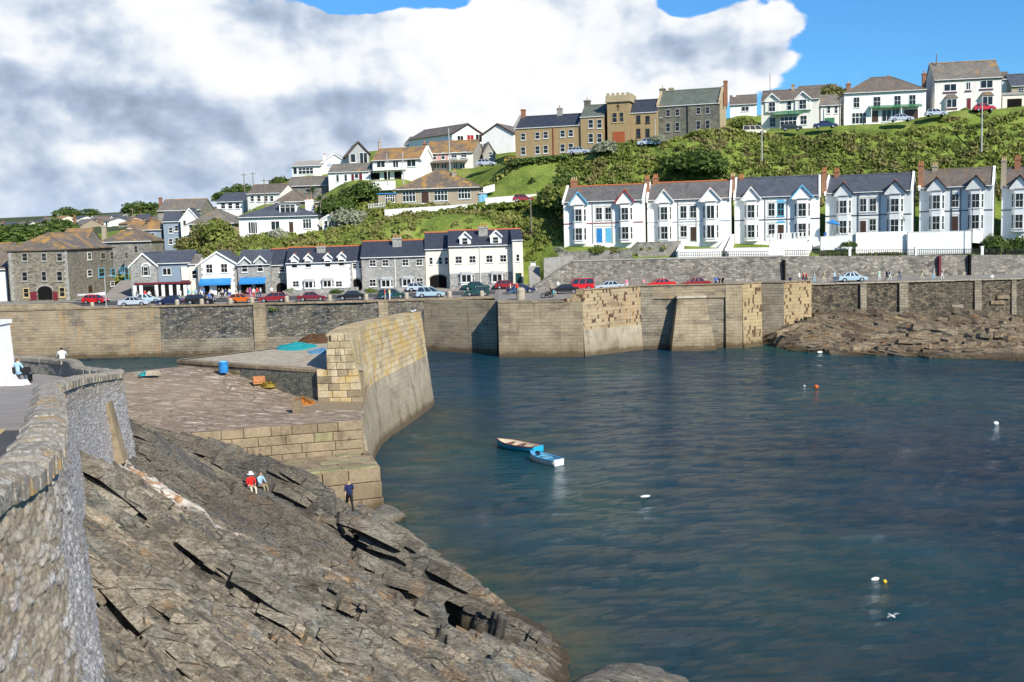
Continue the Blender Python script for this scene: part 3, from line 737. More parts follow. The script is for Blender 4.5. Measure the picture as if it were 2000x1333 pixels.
T.append(terrace('white villa with bright blue window surrounds in the middle of the terrace', 1435, 1601, 470, 385, 348, 181, -16, 'slate', 'white', [(1468, 27), (1567, 30)], [1507, 1525],
    [M['wpaint'], M['p_ltblue']], M['p_navy'], ['window', 'ring'], [(1448, 340, 9, 'brick', 'pot'), (1610, 327, 9, 'brick', 'pot')], 'slate'))
T.append(terrace('shade-greyed white villa with black gable boards and a blue parasol in front', 1612, 1780, 462, 376, 343, 180, -24, 'slate', 'white3', [(1648, 28), (1748, 30)], [1686, 1705],
    [M['p_black'], M['p_black']], M['p_black'], ['brownp', 'window'], [(1634, 328, 9, 'brick', 'pot'), (1799, 315, 10, 'brick', 'pot')], 'slate'))
T.append(terrace('shade-greyed villa with a brown roof, black boards and one arched door between its bays', 1795, 1938, 455, 366, 332, 178, -26, 'slate_brown', 'white3', [(1829, 28), (1905, 28)], [1866],
    [M['p_black'], M['p_black']], M['p_black'], ['brownp'], [(1826, 317, 10, 'tan', 'potpale'), (1961, 306, 9, 'tan', 'potpale')], 'slate_brown'))
T.append(terrace('shade-greyed villa cut off by the right edge behind round bushes', 1955, 2110, 452, 362, 328, 177, -26, 'slate_brown', 'white3', [(1990, 28), (2080, 28)], [2030],
    [M['p_black'], M['p_black']], M['p_black'], ['brownp'], [(1988, 303, 11, 'brick', 'pot')], 'slate'))
for i in range(6): FOOT.append((T[i].O.x-T[i].n[0]*4, T[i].O.y-3.5, 9, 4.0, T[i].rot))

# ---- quay-side row
def awning(h, px0, px1, y0, y1, col, dy=0.):
    a = h.q(px0, y0, dy); b = h.q(px1, y1, dy); z1, z0 = a[1], b[1]
    obj('awning', MB().slab([(a[0], dy-1.3, z0), (b[0], dy-1.3, z0), (b[0], dy-.02, z1), (a[0], dy-.02, z1)], .05).box(a[0], dy-1.31, z0-.25, b[0], dy-1.27, z0-.01), M[col], h.root)
h = House('stone_warehouse', 'old three-storey stone warehouse with orange lichen on its hipped roof', 'warehouse', 21, 137, 588, 178, 3, 24, terr=False)
h.body(490, 'warehouse', 'slate_patch', 457, 'hip', .4, hipk=1.15, gut=False)
zrow = [(494, 511, 'k'), (530, 550, 'k')]
for (a, b) in ((43, 54), (81, 91), (111, 122)):
    for (t0, t1, st) in zrow: h.win(a, t0, b, t1, st, M['concrete'])
h.win(46, 563, 57, 582, 'k', M['potpale']); h.win(116, 561, 127, 581, 'k', M['potpale'])
x, z = h.q(89, 586); w2 = 1.15; n = 8
arch = [(x-w2, z), (x+w2, z)]+[(x+w2*math.cos(math.pi*j/n), z+1.5+.75*math.sin(math.pi*j/n)) for j in range(n+1)]
obj('archway', MB().prismY(arch, -.03, .02), M['dark'], h.root)
ring = MB()
for j in range(9):
    a0, a1 = math.pi*j/9, math.pi*(j+1)/9-.03
    P = lambda a, r: (x+(w2+r)*math.cos(a), z+1.5+(.75+r)*math.sin(a))
    ring.prismY([P(a0, .02), P(a0, .3), P(a1, .3), P(a1, .02)], -.06, .02)
obj('arch_stones', ring, M['concrete'], h.root)
for (a, b) in ((60, 71), (104, 112)): h.part('signboard', a, 570, b, 587, -.08, -.005, 'p_maroon')
h.quoins(137, 488, 586, 'concrete', .4, -1); h.quoins(23, 492, 588, 'concrete', .4, 1)
for (a, b, t0, t1, fr) in ((171, 178, 493, 508, 'wpaint'), (197, 205, 493, 507, 'concrete'), (215, 221, 492, 508, 'concrete'), (244, 249, 492, 506, 'concrete'), (171, 179, 526, 541, 'wpaint'), (193, 203, 523, 542, 'p_ltblue'), (217, 224, 523, 540, 'p_ltblue'), (234, 239, 522, 534, 'p_ltblue'), (244, 250, 521, 548, 'p_ltblue'), (216, 223, 549, 560, 'wpaint')):
    h.swin(a, t0, b, t1, h.xr, 'k', M[fr])
h.swin(172, 556, 180, 578, h.xr, 'd', M['concrete'])
H0 = h
h = House('white_shed', 'pale blue-white shed at the left frame edge beside the stone warehouse', 'shed', -60, 16, 590, 180, 3, 10, terr=False)
h.body(528, 'white3', 'slate_brown', 478, 'gable', .3, ridgemat=M['slate_orange'])
h = House('stone_house', 'tall stone house with orange lichen ridges standing behind the warehouse', 'house', 200, 300, 545, 214, 3, 16)
h.body(473, 'stone', 'slate_patch', 449, 'hip', .4); h.chim(203, 441, 8, 'tan', 0); h.win(262, 480, 269, 495, 'k', M['concrete'])
h = House('roof_cottage', 'low cottage roof with orange lichen peeping over the warehouse ridge', 'cottage', 120, 172, 520, 222, 3, 9)
h.body(470, 'stone', 'slate_orange', 449, 'gable', .3)

h = House('shop', 'grey stone shop with an arched upper window and maroon shopfront', 'shop', 259, 310, 592, 181, 4, 12, terr=False)
h.body(519, 'stone_grey', 'slate', 496, 'front', .35)
a = h.q(310, 590); b = h.q(373, 590)
h.body(515, 'blue_grey', 'slate', 492, 'gable', .3, xl=a[0], xr=b[0], dy0=.9, depth=10)
h.win(277, 520, 293, 540, 't'); h.win(281, 521, 289, 539, 's', proud=.03)
x, z = h.q(285, 521); w2 = .75
ring = MB(); n = 8
for j in range(n):
    a0, a1 = math.pi*j/n, math.pi*(j+1)/n; P = lambda a, r: (x+(w2+r)*math.cos(a), z+(w2*.8+r)*math.sin(a))
    ring.prismY([P(a0, -.18), P(a0, .06), P(a1, .06), P(a1, -.18)], -.08, .0)
obj('window_arch', ring, M['wpaint'], h.root)
h.win(318, 523, 334, 538, 't', dy=.9)
h.part('upper_wall', 355, 521, 372, 548, .6, .92, 'cream')
h.part('fascia', 262, 550, 372, 557, -.35, .88, 'p_maroon')
h.part('shopfront', 264, 557, 372, 589, -.1, .87, 'dark')
for px in (264, 276, 306, 319, 334, 349, 362, 370): h.part('pilaster', px-2.2, 557, px+2.2, 590, -.2, .0, 'wpaint')
h.part('stall_riser', 266, 583, 306, 590, -.18, .0, 'wpaint')
h = House('link_cottage', 'narrow cream cottage squeezed between the two shops', 'cottage', 373, 389, 587, 182, 4, 8, terr=False)
h.body(517, 'cream', 'slate_grey', 500, 'gable', .25); h.win(376, 528, 384, 545, 's')
h = House('shop', 'white gable-fronted shop with a long blue awning', 'shop', 390, 466, 586, 181, 4, 11, terr=False)
h.body(517, 'white2', 'slate', 493, 'front', .35)
h.win(403, 516, 415, 534, 's'); h.win(432, 515, 444, 533, 's'); h.quoins(466, 518, 583, 'concrete', .45, -1); h.quoins(391, 518, 584, 'concrete', .45, 1)
h.part('shopfront', 396, 550, 454, 584, -.06, .02, 'dark'); awning(h, 391, 453, 545, 553, 'p_blue')
for px in (395, 413, 420, 455): h.part('pilaster', px-2.5, 551, px+2.5, 585, -.16, -.04, 'wpaint')
h = House('shop', 'grey stone shop with twin gablets and a short blue awning', 'shop', 467, 530, 584, 181, 4, 11, terr=False)
h.body(518, 'stone_grey', 'slate', 491, 'gable', .3)
h.dormer(478, 502, 26, 520, 0, 'slate', 'grey', winsz=(11, 516, 532)); h.dormer(508, 500, 26, 519, 0, 'slate', 'grey', winsz=(11, 515, 531))
h.part('shopfront', 472, 552, 518, 583, -.06, .02, 'dark'); awning(h, 469, 520, 543, 551, 'p_blue'); h.part('pilaster', 493, 552, 498, 583, -.12, -.05, 'stone_grey')
def archway(h, px0, px1, y0, y1, dy=0.):
    a = h.q(px0, y1, dy); b = h.q(px1, y0, dy); x = (a[0]+b[0])/2; w = (b[0]-a[0])/2; z = a[1]; hh = b[1]-z; rise = hh*.28; n = 8
    pts = [(x-w, z), (x+w, z)]+[(x+w*math.cos(math.pi*j/n), z+hh-rise+rise*math.sin(math.pi*j/n)) for j in range(n+1)]
    obj('archway', MB().prismY(pts, dy-.03, dy+.03), M['dark'], h.root)
    r = MB()
    P = lambda a, q: (x+(w+q)*math.cos(a), z+hh-rise+(rise+q)*math.sin(a))
    for j in range(n):
        a0, a1 = math.pi*j/n, math.pi*(j+1)/n; r.prismY([P(a0, .01), P(a0, .22), P(a1, .22), P(a1, .01)], dy-.07, dy)
    obj('arch_stones', r, M['concrete'], h.root)
def lowbay(h, px, y0, y1, wpx, dy=0., frame=None):
    a = h.q(px-wpx/2, y1, dy); b = h.q(px+wpx/2, y0, dy); x = (a[0]+b[0])/2; w = b[0]-a[0]; z0, z1 = a[1], b[1]
    o = obj('bay', MB().prismZ([(x-w/2, dy), (x-w*.33, dy-.6), (x+w*.33, dy-.6), (x+w/2, dy)], z0-.9, z1), M['white'], h.root)
    obj('bay_roof', MB().hexa([(x-w/2-.12, dy, z1), (x-w*.33-.1, dy-.75, z1), (x+w*.33+.1, dy-.75, z1), (x+w/2+.12, dy, z1)], [(x-w/2+.3, dy, z1+.4), (x-w*.33+.2, dy-.1, z1+.4), (x+w*.33-.2, dy-.1, z1+.4), (x+w/2-.3, dy, z1+.4)]), M['grey'], o)
    h.addwin(x, dy-.603, z0, w*.62, (z1-z0)*.95, 0, 't', frame, None, True, None, o)
    L = math.hypot(w*.17, .6); an = math.atan2(.6, w*.17)
    for sx in (-1, 1): h.addwin(x+sx*(w*.415+.003*math.sin(an)), dy-.303, z0, L*.8, (z1-z0)*.95, sx*an, 's', frame, None, True, None, o)
h = House('terraced_cottages', 'white two-storey cottages with four small gabled dormers and a terracotta ridge', 'house', 562, 690, 577, 181, 4, 9, terr=False)
h.body(514, 'white', 'slate_new', 484, 'gable', .3, ridgemat=M['terracotta'])
for px, ya in ((575, 497), (602, 496), (640, 495), (667, 493)): h.dormer(px, ya, 19, 519, 0, 'slate_new', 'white', winsz=(11, ya+14, ya+27), rdg='terracotta')
for px in (578, 662): h.win(px-6, 549, px+6, 561, 's')
lowbay(h, 604, 549, 563, 24); lowbay(h, 640, 547, 561, 24); h.chim(627, 475, 17, 'stone_grey', 3, dy=3.0)
for px in (591, 652): obj('drainpipe', MB().cyl((h.q(px, 560)[0], -.07, 0), (h.q(px, 560)[0], -.07, h.ze), .06, n=6), M['wpaint'], h.root)
h.quoins(690, 516, 572, 'concrete', .3, -1)
h = House('cottage_wing', 'set-back white cottage wing with an archway beside the grey stone cottages', 'house', 686, 706, 572, 182.5, 4, 7, terr=False)
h.body(511, 'white', 'slate_new', 482, 'gable', .25, ridgemat=M['terracotta']); h.win(689, 514, 695, 525, 's'); h.win(701, 513, 706, 525, 's'); archway(h, 689, 705, 545, 571)
h = House('cottage_wing', 'small arched link between the twin-gablet shop and the white cottages', 'house', 530, 562, 580, 183, 4, 7, terr=False)
h.body(519, 'stone_grey', 'slate_new', 488, 'gable', .25, ridgemat=M['terracotta']); archway(h, 541, 559, 552, 579); h.win(545, 521, 556, 532, 's')
h = House('terraced_cottages', 'grey stone cottages with a plain dark slate roof and one central chimney', 'house', 708, 832, 570, 181, 3, 9, terr=False)
h.body(503, 'stone_grey', 'slate_new', 472, 'gable', .3, ridgemat=M['terracotta'])
for px in (728, 753, 792, 819): h.win(px-6, 508-(px-728)*.02, px+6, 521-(px-728)*.02, 's')
for px in (728, 820): h.win(px-6, 546-(px-728)*.03, px+6, 560-(px-728)*.03, 's')
lowbay(h, 754, 545, 561, 26); lowbay(h, 795, 543, 559, 26); h.chim(775, 458, 18, 'stone_grey', 3, dy=3.0, potm='pot')
obj('drainpipe', MB().cyl((h.q(773, 560)[0], -.07, 0), (h.q(773, 560)[0], -.07, h.ze), .07, n=6), M['wpaint'], h.root)
h.quoins(709, 505, 565, 'concrete', .3, 1); h.quoins(832, 502, 562, 'concrete', .3, -1)
h = House('cottage_wing', 'set-back cream wing with a dark archway left of the cream houses', 'house', 833, 878, 566, 182.6, 3, 8, terr=False)
h.body(488, 'cream', 'slate_new', 456, 'gable', .25, ridgemat=M['terracotta']); archway(h, 840, 872, 537, 565)
for px in (842, 860, 872): h.win(px-3.5, 503, px+3.5, 517, 's')
h = House('terraced_houses', 'tall cream houses with two roof dormers, at the right end of the quay row', 'house', 879, 1003, 562, 180, 3, 10, terr=False)
h.body(481, 'cream', 'slate_new', 451, 'gable', .3, ridgemat=M['terracotta'])
a, b = h.q(879, 560), h.q(1003, 560); z = h.zrow(0, 531)
h.part('lower_wall', 879, 531, 1003, 562, -.06, .02, 'stone_grey')
for px in (896, 923, 956, 983): h.win(px-6, 501-(px-896)*.03, px+6, 515-(px-896)*.03, 's')
h.dormer(908, 453, 26, 480, 0, 'slate_new', 'white', winsz=(11, 465, 478), dyf=.5); h.dormer(968, 450, 26, 478, 0, 'slate_new', 'white', winsz=(11, 463, 476), dyf=.5)
lowbay(h, 911, 535, 552, 30, -.06); lowbay(h, 971, 534, 551, 30, -.06); h.chim(943, 437, 18, 'stone_grey', 3, dy=3.2)
obj('drainpipe', MB().cyl((h.q(939, 560)[0], -.12, 0), (h.q(939, 560)[0], -.12, h.ze), .07, n=6), M['wpaint'], h.root)
h = House('corner_house', 'narrow cream corner house with a yellow framed door at the end of the row', 'house', 1003, 1023, 560, 179, 3, 11, terr=False)
h.body(470, 'cream', 'slate_new', 449, 'gable', .2, ridgemat=M['terracotta']); h.win(1008, 497, 1015, 511, 's'); h.door(1007, 533, 1019, 558, 'p_dgreen', frame=M['potpale']); h.quoins(1004, 472, 555, 'white2', .3, 1)
h = House('kiosk', 'tiny white pillar with a dark opening beside the quay steps', 'pillar', 1037, 1047, 548, 178, 0, .9, terr=False)
h.body(514, 'white', 'concrete', None); h.win(1040, 519, 1045, 527, 'p')
obj('cap', MB().box(h.xl-.08, -.08, h.ze, h.xr+.08, .98, h.ze+.18), M['concrete'], h.root)
# ---- hillside houses on the left
h = House('bungalow', 'white bungalow with a slate hipped roof and wide box dormer above the shops', 'bungalow', 468, 622, 458, 205, 2, 10)
h.body(424, 'white', 'slate', 397, 'hip', .5, hipk=1.5)
h.part('dormer', 546, 398, 578, 420, 1.2, 4.5, 'slate'.replace('slate', 'white'), 1.2); h.win(548, 400, 576, 416, 'c', dy=1.2)
h.part('dormer_roof', 543, 396, 581, 398.5, .9, 4.6, 'concrete', .9)
for a, b, c, d, s in ((486, 434, 494, 457, 't'), (495, 434, 502, 457, 't'), (530, 432, 546, 450, 't'), (565, 433, 573, 455, 'd'), (592, 428, 608, 447, 'c')): h.win(a, b, c, d, s)
h.chim(604, 385, 16, 'white', 2, dy=6)
h = House('garden_room', 'small white garden room with glazed gable beside the slate-roofed bungalow', 'garden room', 630, 655, 450, 204, -5, 4)
h.body(428, 'white', 'concrete', 421, 'front', .25); h.win(634, 431, 640, 446, 's'); h.win(642, 431, 652, 446, 't')
h = House('bungalow', 'brown-roofed stone bungalow with white windows and an orange lichen patch', 'bungalow', 774, 937, 399, 208, -6, 11)
h.body(369, 'tan', 'slate_patch', 333, 'hip', .6, hipk=1.35)
for a, b, c, d, s in ((787, 373, 811, 395, 'b'), (848, 371, 874, 393, 'b'), (895, 369, 919, 389, 'b'), (823, 374, 838, 398, 'd')): h.win(a, b, c, d, s)
h.chim(887, 329, 9, 'tan', 1, dy=3.5)
h = House('annexe', 'flat-roofed annexe with a blue fascia left of the brown-roofed bungalow', 'annexe', 739, 773, 400, 209, -4, 6)
h.body(380, 'tan', 'slate', None); h.win(753, 380, 771, 396, 'b'); h.part('fascia', 737, 377, 775, 380, -.25, 6.1, 'p_blue')
h = House('shed', 'bright blue garden shed right of the brown-roofed bungalow', 'shed', 936, 951, 399, 207, -6, 3)
h.body(378, M['p_ltblue'], 'concrete', 374, 'gable', .15)
h.door(939, 380, 947, 397, 'p_ltblue')
h = House('house', 'cream and pink semi-detached pair with an orange lichen roof ridge and white poles in front', 'house', 829, 925, 331, 232, -12, 10)
h.body(300, 'white2', 'slate_orange', 277, 'gable', .35)
a = h.q(829, 331); b = h.q(876, 331); obj('pink_wall', MB().box(a[0]-.02, -.05, -2, b[0], -.003, h.ze-.02), M['pink'], h.root)
obj('end_wall', MB().prismX([(-.02, -2), (h.d+.02, -2), (h.d+.02, h.ze), (h.d/2, h.zr-.05), (-.02, h.ze)], h.xr+.005, h.xr+.06), M['concrete'], h.root)
for a, b, c, d in ((844, 300, 852, 313), (862, 299, 869, 312), (882, 297, 892, 309), (901, 296, 911, 308)): h.win(a, b, c, d, 's', dy=-.06)
obj('porch_roof', MB().slab([(h.q(844, 316)[0], -2, h.zrow(0, 318)), (h.q(915, 316)[0], -2, h.zrow(0, 318)), (h.q(915, 316)[0], -.1, h.zrow(0, 313)), (h.q(844, 316)[0], -.1, h.zrow(0, 313))], .12), M['slate_grey'], h.root)
for a, b in ((848, 858), (862, 872), (886, 894), (898, 908)): h.win(a, 319, b, 330, 't', dy=-.06)
h.chim(829, 275, 6, 'brick', 1); h.chim(885, 272, 6, 'brick', 1)
h = House('house', 'grey stone cottage adjoining the pink pair, with one white side window', 'cottage', 944, 968, 322, 236, 10, 7)
h.body(300, 'concrete', 'slate_grey', 279, 'front', .2, verge=M['slate_grey']); h.win(955, 297, 961, 308, 's')
h = House('house', 'white two-storey house with an orange-topped roof standing over a white terrace wall', 'house', 729, 825, 352, 226, -12, 9)
h.body(313, 'white', 'slate_orange', 291, 'gable', .4)
obj('gable_coping', MB().prismX([(-.4, h.ze-.3), (-.4, h.ze+.25), (h.d/2, h.zr+.4), (h.d+.3, h.ze+.25), (h.d+.3, h.ze-.3), (h.d/2, h.zr-.3)][::-1], h.xr-.2, h.xr+.25), M['white'], h.root)
for a, b, c, d in ((736, 314, 752, 328), (768, 313, 778, 328), (795, 312, 812, 326)): h.win(a, b, c, d, 't')
for a, b, c, d in ((724, 337, 742, 353), (750, 335, 762, 352), (770, 334, 785, 352)): h.win(a, b, c, d, 'p', M['white'], glass=M['dark'])
h.part('balcony', 722, 331, 790, 334, -1.5, -.01, 'white'); h.chim(767, 326, 8, 'white', 0, dy=1)
h = House('house', 'grey gable-fronted house with blue-grey boarding and an orange lichen roof', 'house', 682, 722, 330, 240, 14, 15)
h.body(300, 'grey', 'slate_orange', 278, 'front', .5, verge=M['p_brownp'])
h.win(685, 301, 694, 318, 'p'); h.win(703, 298, 717, 322, 't'); h.chim(741, 271, 5, 'concrete', 1, dy=9)
h = House('cottage', 'long low white cottage with dark red doors below the grey gable', 'cottage', 642, 722, 358, 228, -8, 7)
h.body(337, 'white', 'slate_grey', 322, 'gable', .3)
for a, b, c, d, cc in ((686, 340, 692, 354, 'maroon'), (701, 339, 708, 353, 'maroon')): h.door(a, b, c, d, 'p_'+cc)
for a, b, c, d in ((657, 342, 662, 356), (673, 341, 678, 355), (693, 339, 700, 349)): h.win(a, b, c, d, 'p')
h = House('house', 'white skyline house with glazed veranda at the top left of the hill', 'house', 571, 628, 345, 246, -3, 9)
h.body(325, 'white', 'concrete', 316, 'gable', .4); h.win(583, 328, 612, 341, 'b'); h.win(573, 328, 580, 341, 'p')
h = House('house', 'plain white gabled house on the skyline beside the glazed veranda', 'house', 629, 680, 338, 248, 0, 10)
h.body(318, 'white', 'concrete', 301, 'front', .3); h.chim(634, 300, 6, 'white', 1); h.win(638, 319, 648, 328, 'p', glass=M['p_silver'])
h = House('house', 'white bungalow with a brown roof peeping above the lichen roofs on the skyline', 'bungalow', 790, 862, 290, 262, -14, 9)
h.body(281, 'white', 'slate_brown', 268, 'gable', .3); h.chim(844, 276, 6, 'brick', 1, dy=0)
h = House('house', 'big white chalet with a broad blank gable and red-curtained balcony windows', 'house', 884, 945, 300, 250, 40, 17, terr=False)
CTRL.append((h.O.x, h.O.y, h.O.z))
h.body(263, 'white', 'slate_brown', 243, 'front', .4, verge=M['p_brownp'])
h.win(893, 266, 905, 280, 't'); h.win(912, 264, 925, 279, 't', glass=M['p_red']); h.win(929, 263, 941, 278, 't')
h = House('house', 'white blank gable end of the chalet facing the harbour', 'house', 943, 1003, 300, 246, -22, 12)
h.body(262, 'white', 'slate_brown', 243, 'front', .4, verge=M['p_brownp'])
h = House('barn', 'long stone barn with a grey slate roof below the white skyline houses', 'barn', 560, 640, 384, 232, -8, 8)
h.body(364, 'stone', 'slate_grey', 347, 'gable', .3)
for a in (572, 597): h.win(a, 369, a+9, 376, 'p', M['concrete'])
h = House('cottage', 'brown-roofed cottage half hidden behind the slate-roofed bungalow', 'cottage', 540, 600, 410, 222, 0, 9)
h.body(395, 'stone', 'slate_brown', 373, 'hip', .4, hipk=.9)
h = House('outbuilding', 'small grey slate-roofed outbuilding behind the bungalow chimney', 'outbuilding', 616, 645, 408, 216, -4, 5)
h.body(396, 'tan', 'slate_grey', 385, 'hip', .3); h.win(622, 397, 631, 405, 't')
h = House('cottage', 'dark-roofed white cottage at the left end of the upper cottages', 'cottage', 424, 476, 412, 228, -10, 8)
h.body(395, 'white', 'slate', 379, 'gable', .3)
for i in range(3): h.win(432+i*14, 396, 440+i*14, 408, 's')
h = House('cottage', 'white cottage pair with a red-brown chimney and bright gable end', 'cottage', 484, 548, 403, 224, -14, 8)
h.body(379, 'white2', 'slate_brown', 362, 'gable', .3); h.chim(497, 360, 6, 'brick', 1)
for a in (490, 503, 517, 528): h.win(a, 382, a+6, 394, 's')
h = House('hall', 'large grey stone hall with a long brown roof on the left skyline', 'hall', 310, 394, 445, 250, 0, 12)
h.body(412, 'stone', 'slate_grey', 391, 'gable', .4, ridgemat=M['slate_orange']); h.chim(313, 386, 5, 'brick', 0); h.win(322, 418, 332, 430, 'k', M['concrete'])
h = House('house', 'tall house with a bright white gable and a blue-grey front', 'house', 355, 391, 474, 222, 8, 9)
h.body(430, 'white', 'slate', 408, 'front', .3); h.win(358, 430, 363, 442, 'p')
h = House('house', 'blue-grey rendered house left of the bright white gable', 'house', 322, 354, 492, 223, 10, 8)
h.body(434, 'blue_grey', 'slate', 416, 'gable', .3)
for a, b in ((330, 444), (341, 440), (330, 466), (342, 464)): h.win(a, b, a+7, b+12, 's')
h = House('bungalow', 'grey bungalow with a wide grey roof half hidden by hillside trees', 'bungalow', 371, 460, 468, 216, -4, 10)
h.body(438, 'tan', 'slate_grey', 411, 'hip', .6, hipk=.8); h.win(380, 442, 388, 458, 'p', glass=M['dark']); h.win(398, 438, 424, 447, 't')
h = House('house', 'slate-hung house with a white lower floor behind the stone house', 'house', 277, 318, 492, 224, 2, 8)
h.body(450, 'blue_grey', 'slate_orange', 433, 'hip', .3); h.win(294, 455, 303, 463, 's'); h.win(295, 468, 303, 478, 's')
h.part('lower_wall', 290, 470, 317, 492, -.05, .02, 'white')
for (x0, x1, yb, ye, yr, Y, r, w_, rf, lab) in ((250, 276, 455, 447, 434, 236, 5, 'stone', 'slate_orange', 'small orange-roofed cottage left of the slate-hung house'), (222, 262, 468, 462, 452, 232, -5, 'stone', 'slate_orange', 'brown and orange roof of a cottage above the stone house')):
    h = House('cottage', lab, 'cottage', x0, x1, yb, Y, r, 8); h.body(ye, w_, rf, yr, 'gable', .3)

# ---- castle-like terrace on the ridge
h = House('terrace', 'long brown rendered terrace with dark slate roof left of the crenellated tower', 'house', 1007, 1134, 308, 222, -16, 9)
h.body(249, 'brown', 'slate_new', 227, 'gable', .1)
for px in (1022, 1050, 1066, 1099, 1115):
    s = -(px-1066)*.075
    h.win(px-4.5, 257+s, px+4.5, 271+s, 's'); h.win(px-4.5, 284+s, px+4.5, 300+s, 's')
h.chim(1022, 214, 8, 'brick', 0); h.chim(1093, 206, 10, 'concrete', 1)
obj('drainpipe', MB().cyl((h.q(1081, 270)[0], -.1, -1), (h.q(1081, 270)[0], -.1, h.ze), .1, n=6), M['p_garage'], h.root)
for e, m_ in ((h.xl, 'brown'), (h.xr, 'brown')):
    obj('gable_coping', MB().prismX([(-.2, h.ze-.2), (-.2, h.ze+.5), (h.d/2, h.zr+.5), (h.d+.2, h.ze+.5), (h.d+.2, h.ze-.2), (h.d/2, h.zr-.2)][::-1], e-.25, e+.2), M['concrete'], h.root)
h.part('low_wall', 1040, 304, 1072, 309, -1.2, -.9, 'white')
h = House('house', 'taller brown house joining the brown terrace to the crenellated tower', 'house', 1135, 1181, 303, 219, -16, 9)
h.body(229, 'brown', 'slate_green', 207, 'gable', .1)
for px in (1154, 1171): h.win(px-4.5, 234, px+4.5, 251, 's'); h.win(px-4.5, 261, px+4.5, 279, 's')
h.chim(1147, 191, 12, 'stone_dark', 1, potm='potpale')
h = House('tower', 'square brown tower with battlements, a cross slit and an orange garage door', 'tower', 1187, 1230, 281, 217.5, -16, 7.5)
ze = h.body(197, 'brown', 'concrete', None)
w = h.xr-h.xl
obj('parapet', MB().box(h.xl-.25, -.25, ze, h.xr+.25, h.d+.25, ze+1.0), M['buff'], h.root)
obj('string_course', MB().box(h.xl-.35, -.35, ze-.25, h.xr+.35, h.d+.35, ze-.003), M['buff'], h.root)
for i in range(5):
    x = h.xl-.25+(w+.5)*(i+.5)/5; obj('merlon', MB().box(x-.3, -.25, ze+1, x+.3, .2, ze+1.5), M['buff'], h.root)
    y = -.25+(h.d+.5)*(i+.5)/5
    if i: obj('merlon', MB().box(h.xr-.2, y-.3, ze+1, h.xr+.25, y+.3, ze+1.5), M['buff'], h.root)
h.win(1196, 220, 1205, 240, 's', M['potpale']); h.win(1210, 219, 1218, 239, 's', M['potpale'])
x, z = h.q(1207, 210)
obj('cross_slit', MB().box(x-.09, -.02, z-.7, x+.09, .01, z+.8).box(x-.35, -.021, z+.1, x+.35, .009, z+.3), M['dark'], h.root)
h.part('garage_door', 1197, 257, 1220, 281, -.06, .0, 'p_garage')
h = House('house', 'brown house with dark windows between the tower and the grey stone house', 'house', 1232, 1284, 281, 217, -16, 8)
h.body(221, 'brown', 'slate_new', 197, 'gable', .1)
for px in (1247, 1265): h.win(px-4, 226, px+4, 241, 's', M['p_brownp']); h.win(px-4, 252, px+4, 269, 's', M['p_brownp'])
h = House('house', 'large grey-green stone house with paired pale-framed windows at the end of the ridge terrace', 'house', 1285, 1406, 276, 216, -18, 10)
h.body(206, 'stone_dark', 'slate_green', 177, 'gable', .1)
for px in (1305, 1323, 1364, 1382):
    s = -(px-1340)*.07
    h.win(px-5, 211+s, px+5, 226+s, 'k', M['potpale'] if px < 1300 else M['concrete']); h.win(px-5, 237+s, px+5, 256+s, 'k', M['concrete'])
for dx, e in ((-.25, h.xl), (.0, h.xr)):
    obj('gable_coping', MB().prismX([(-.2, h.ze-.2), (-.2, h.ze+.5), (h.d/2, h.zr+.5), (h.d+.2, h.ze+.5), (h.d+.2, h.ze-.2), (h.d/2, h.zr-.2)][::-1], e-.2, e+.25), M['buff'], h.root)
obj('end_wall', MB().prismX([(-.02, -3), (h.d+.02, -3), (h.d+.02, h.ze), (h.d/2, h.zr-.05), (-.02, h.ze)], h.xr+.005, h.xr+.08), M['buff'], h.root)
h.chim(1294, 168, 11, 'stone_dark', 1, potm='potpale'); h.chim(1311, 172, 9, 'buff', 0, dy=7); h.chim(1417, 158, 7, 'brick', 0)
obj('drainpipe', MB().cyl((h.q(1343, 230)[0], -.1, -1), (h.q(1343, 230)[0], -.1, h.ze), .1, n=6), M['p_black'], h.root)
# ---- white houses along the ridge
h = House('house', 'low white bungalow with an orange-brown roof set back behind the stone house', 'bungalow', 1426, 1478, 228, 240, -12, 9)
h.body(205, 'white', 'slate_brown', 188, 'gable', .3); h.win(1448, 208, 1463, 218, 't'); h.chim(1434, 187, 5, 'white', 0)
h = House('house', 'brown slate roof and white gable rising behind the twin-gabled guesthouse', 'house', 1560, 1636, 215, 238, -14, 9)
h.body(183, 'white', 'slate_brown', 169, 'gable', .3)
h = House('guesthouse', 'white house with two front gables and a green veranda roof', 'house', 1487, 1600, 258, 221, -18, 10)
h.body(197, 'white2', 'slate_brown', 177, 'gable', .3)
h.dormer(1508, 183, 30, 222, 0, 'slate_brown', 'white2', winsz=(13, 200, 219), dyf=-.25); h.dormer(1568, 179, 32, 218, 0, 'slate_brown', 'white2', winsz=(14, 194, 214), dyf=-.25)
h.win(1537, 197, 1546, 216, 's')
x0, z1 = h.q(1496, 222); x1, _ = h.q(1582, 222)
z1 = h.zrow(0, 218); z0 = h.zrow(0, 225)
obj('veranda_roof', MB().slab([(h.q(1510, 222)[0], -2.2, z0), (h.q(1568, 222)[0], -2.2, z0), (h.q(1568, 222)[0], -.3, z1), (h.q(1510, 222)[0], -.3, z1)], .12), M['p_green'], h.root)
obj('green_band', MB().box(h.q(1496, 222)[0], -.34, z1-.1, h.q(1584, 222)[0], -.26, z1+.1), M['p_green'], h.root)
h.win(1503, 230, 1515, 249, 's'); h.win(1563, 225, 1576, 244, 's'); h.win(1524, 227, 1556, 250, 'b', dy=-1.2)
h.part('porch', 1523, 226, 1557, 254, -1.19, -.01, 'white', -1.19)
h.chim(1549, 165, 6, 'tan', 0); h.chim(1494, 182, 7, 'brick', 1)
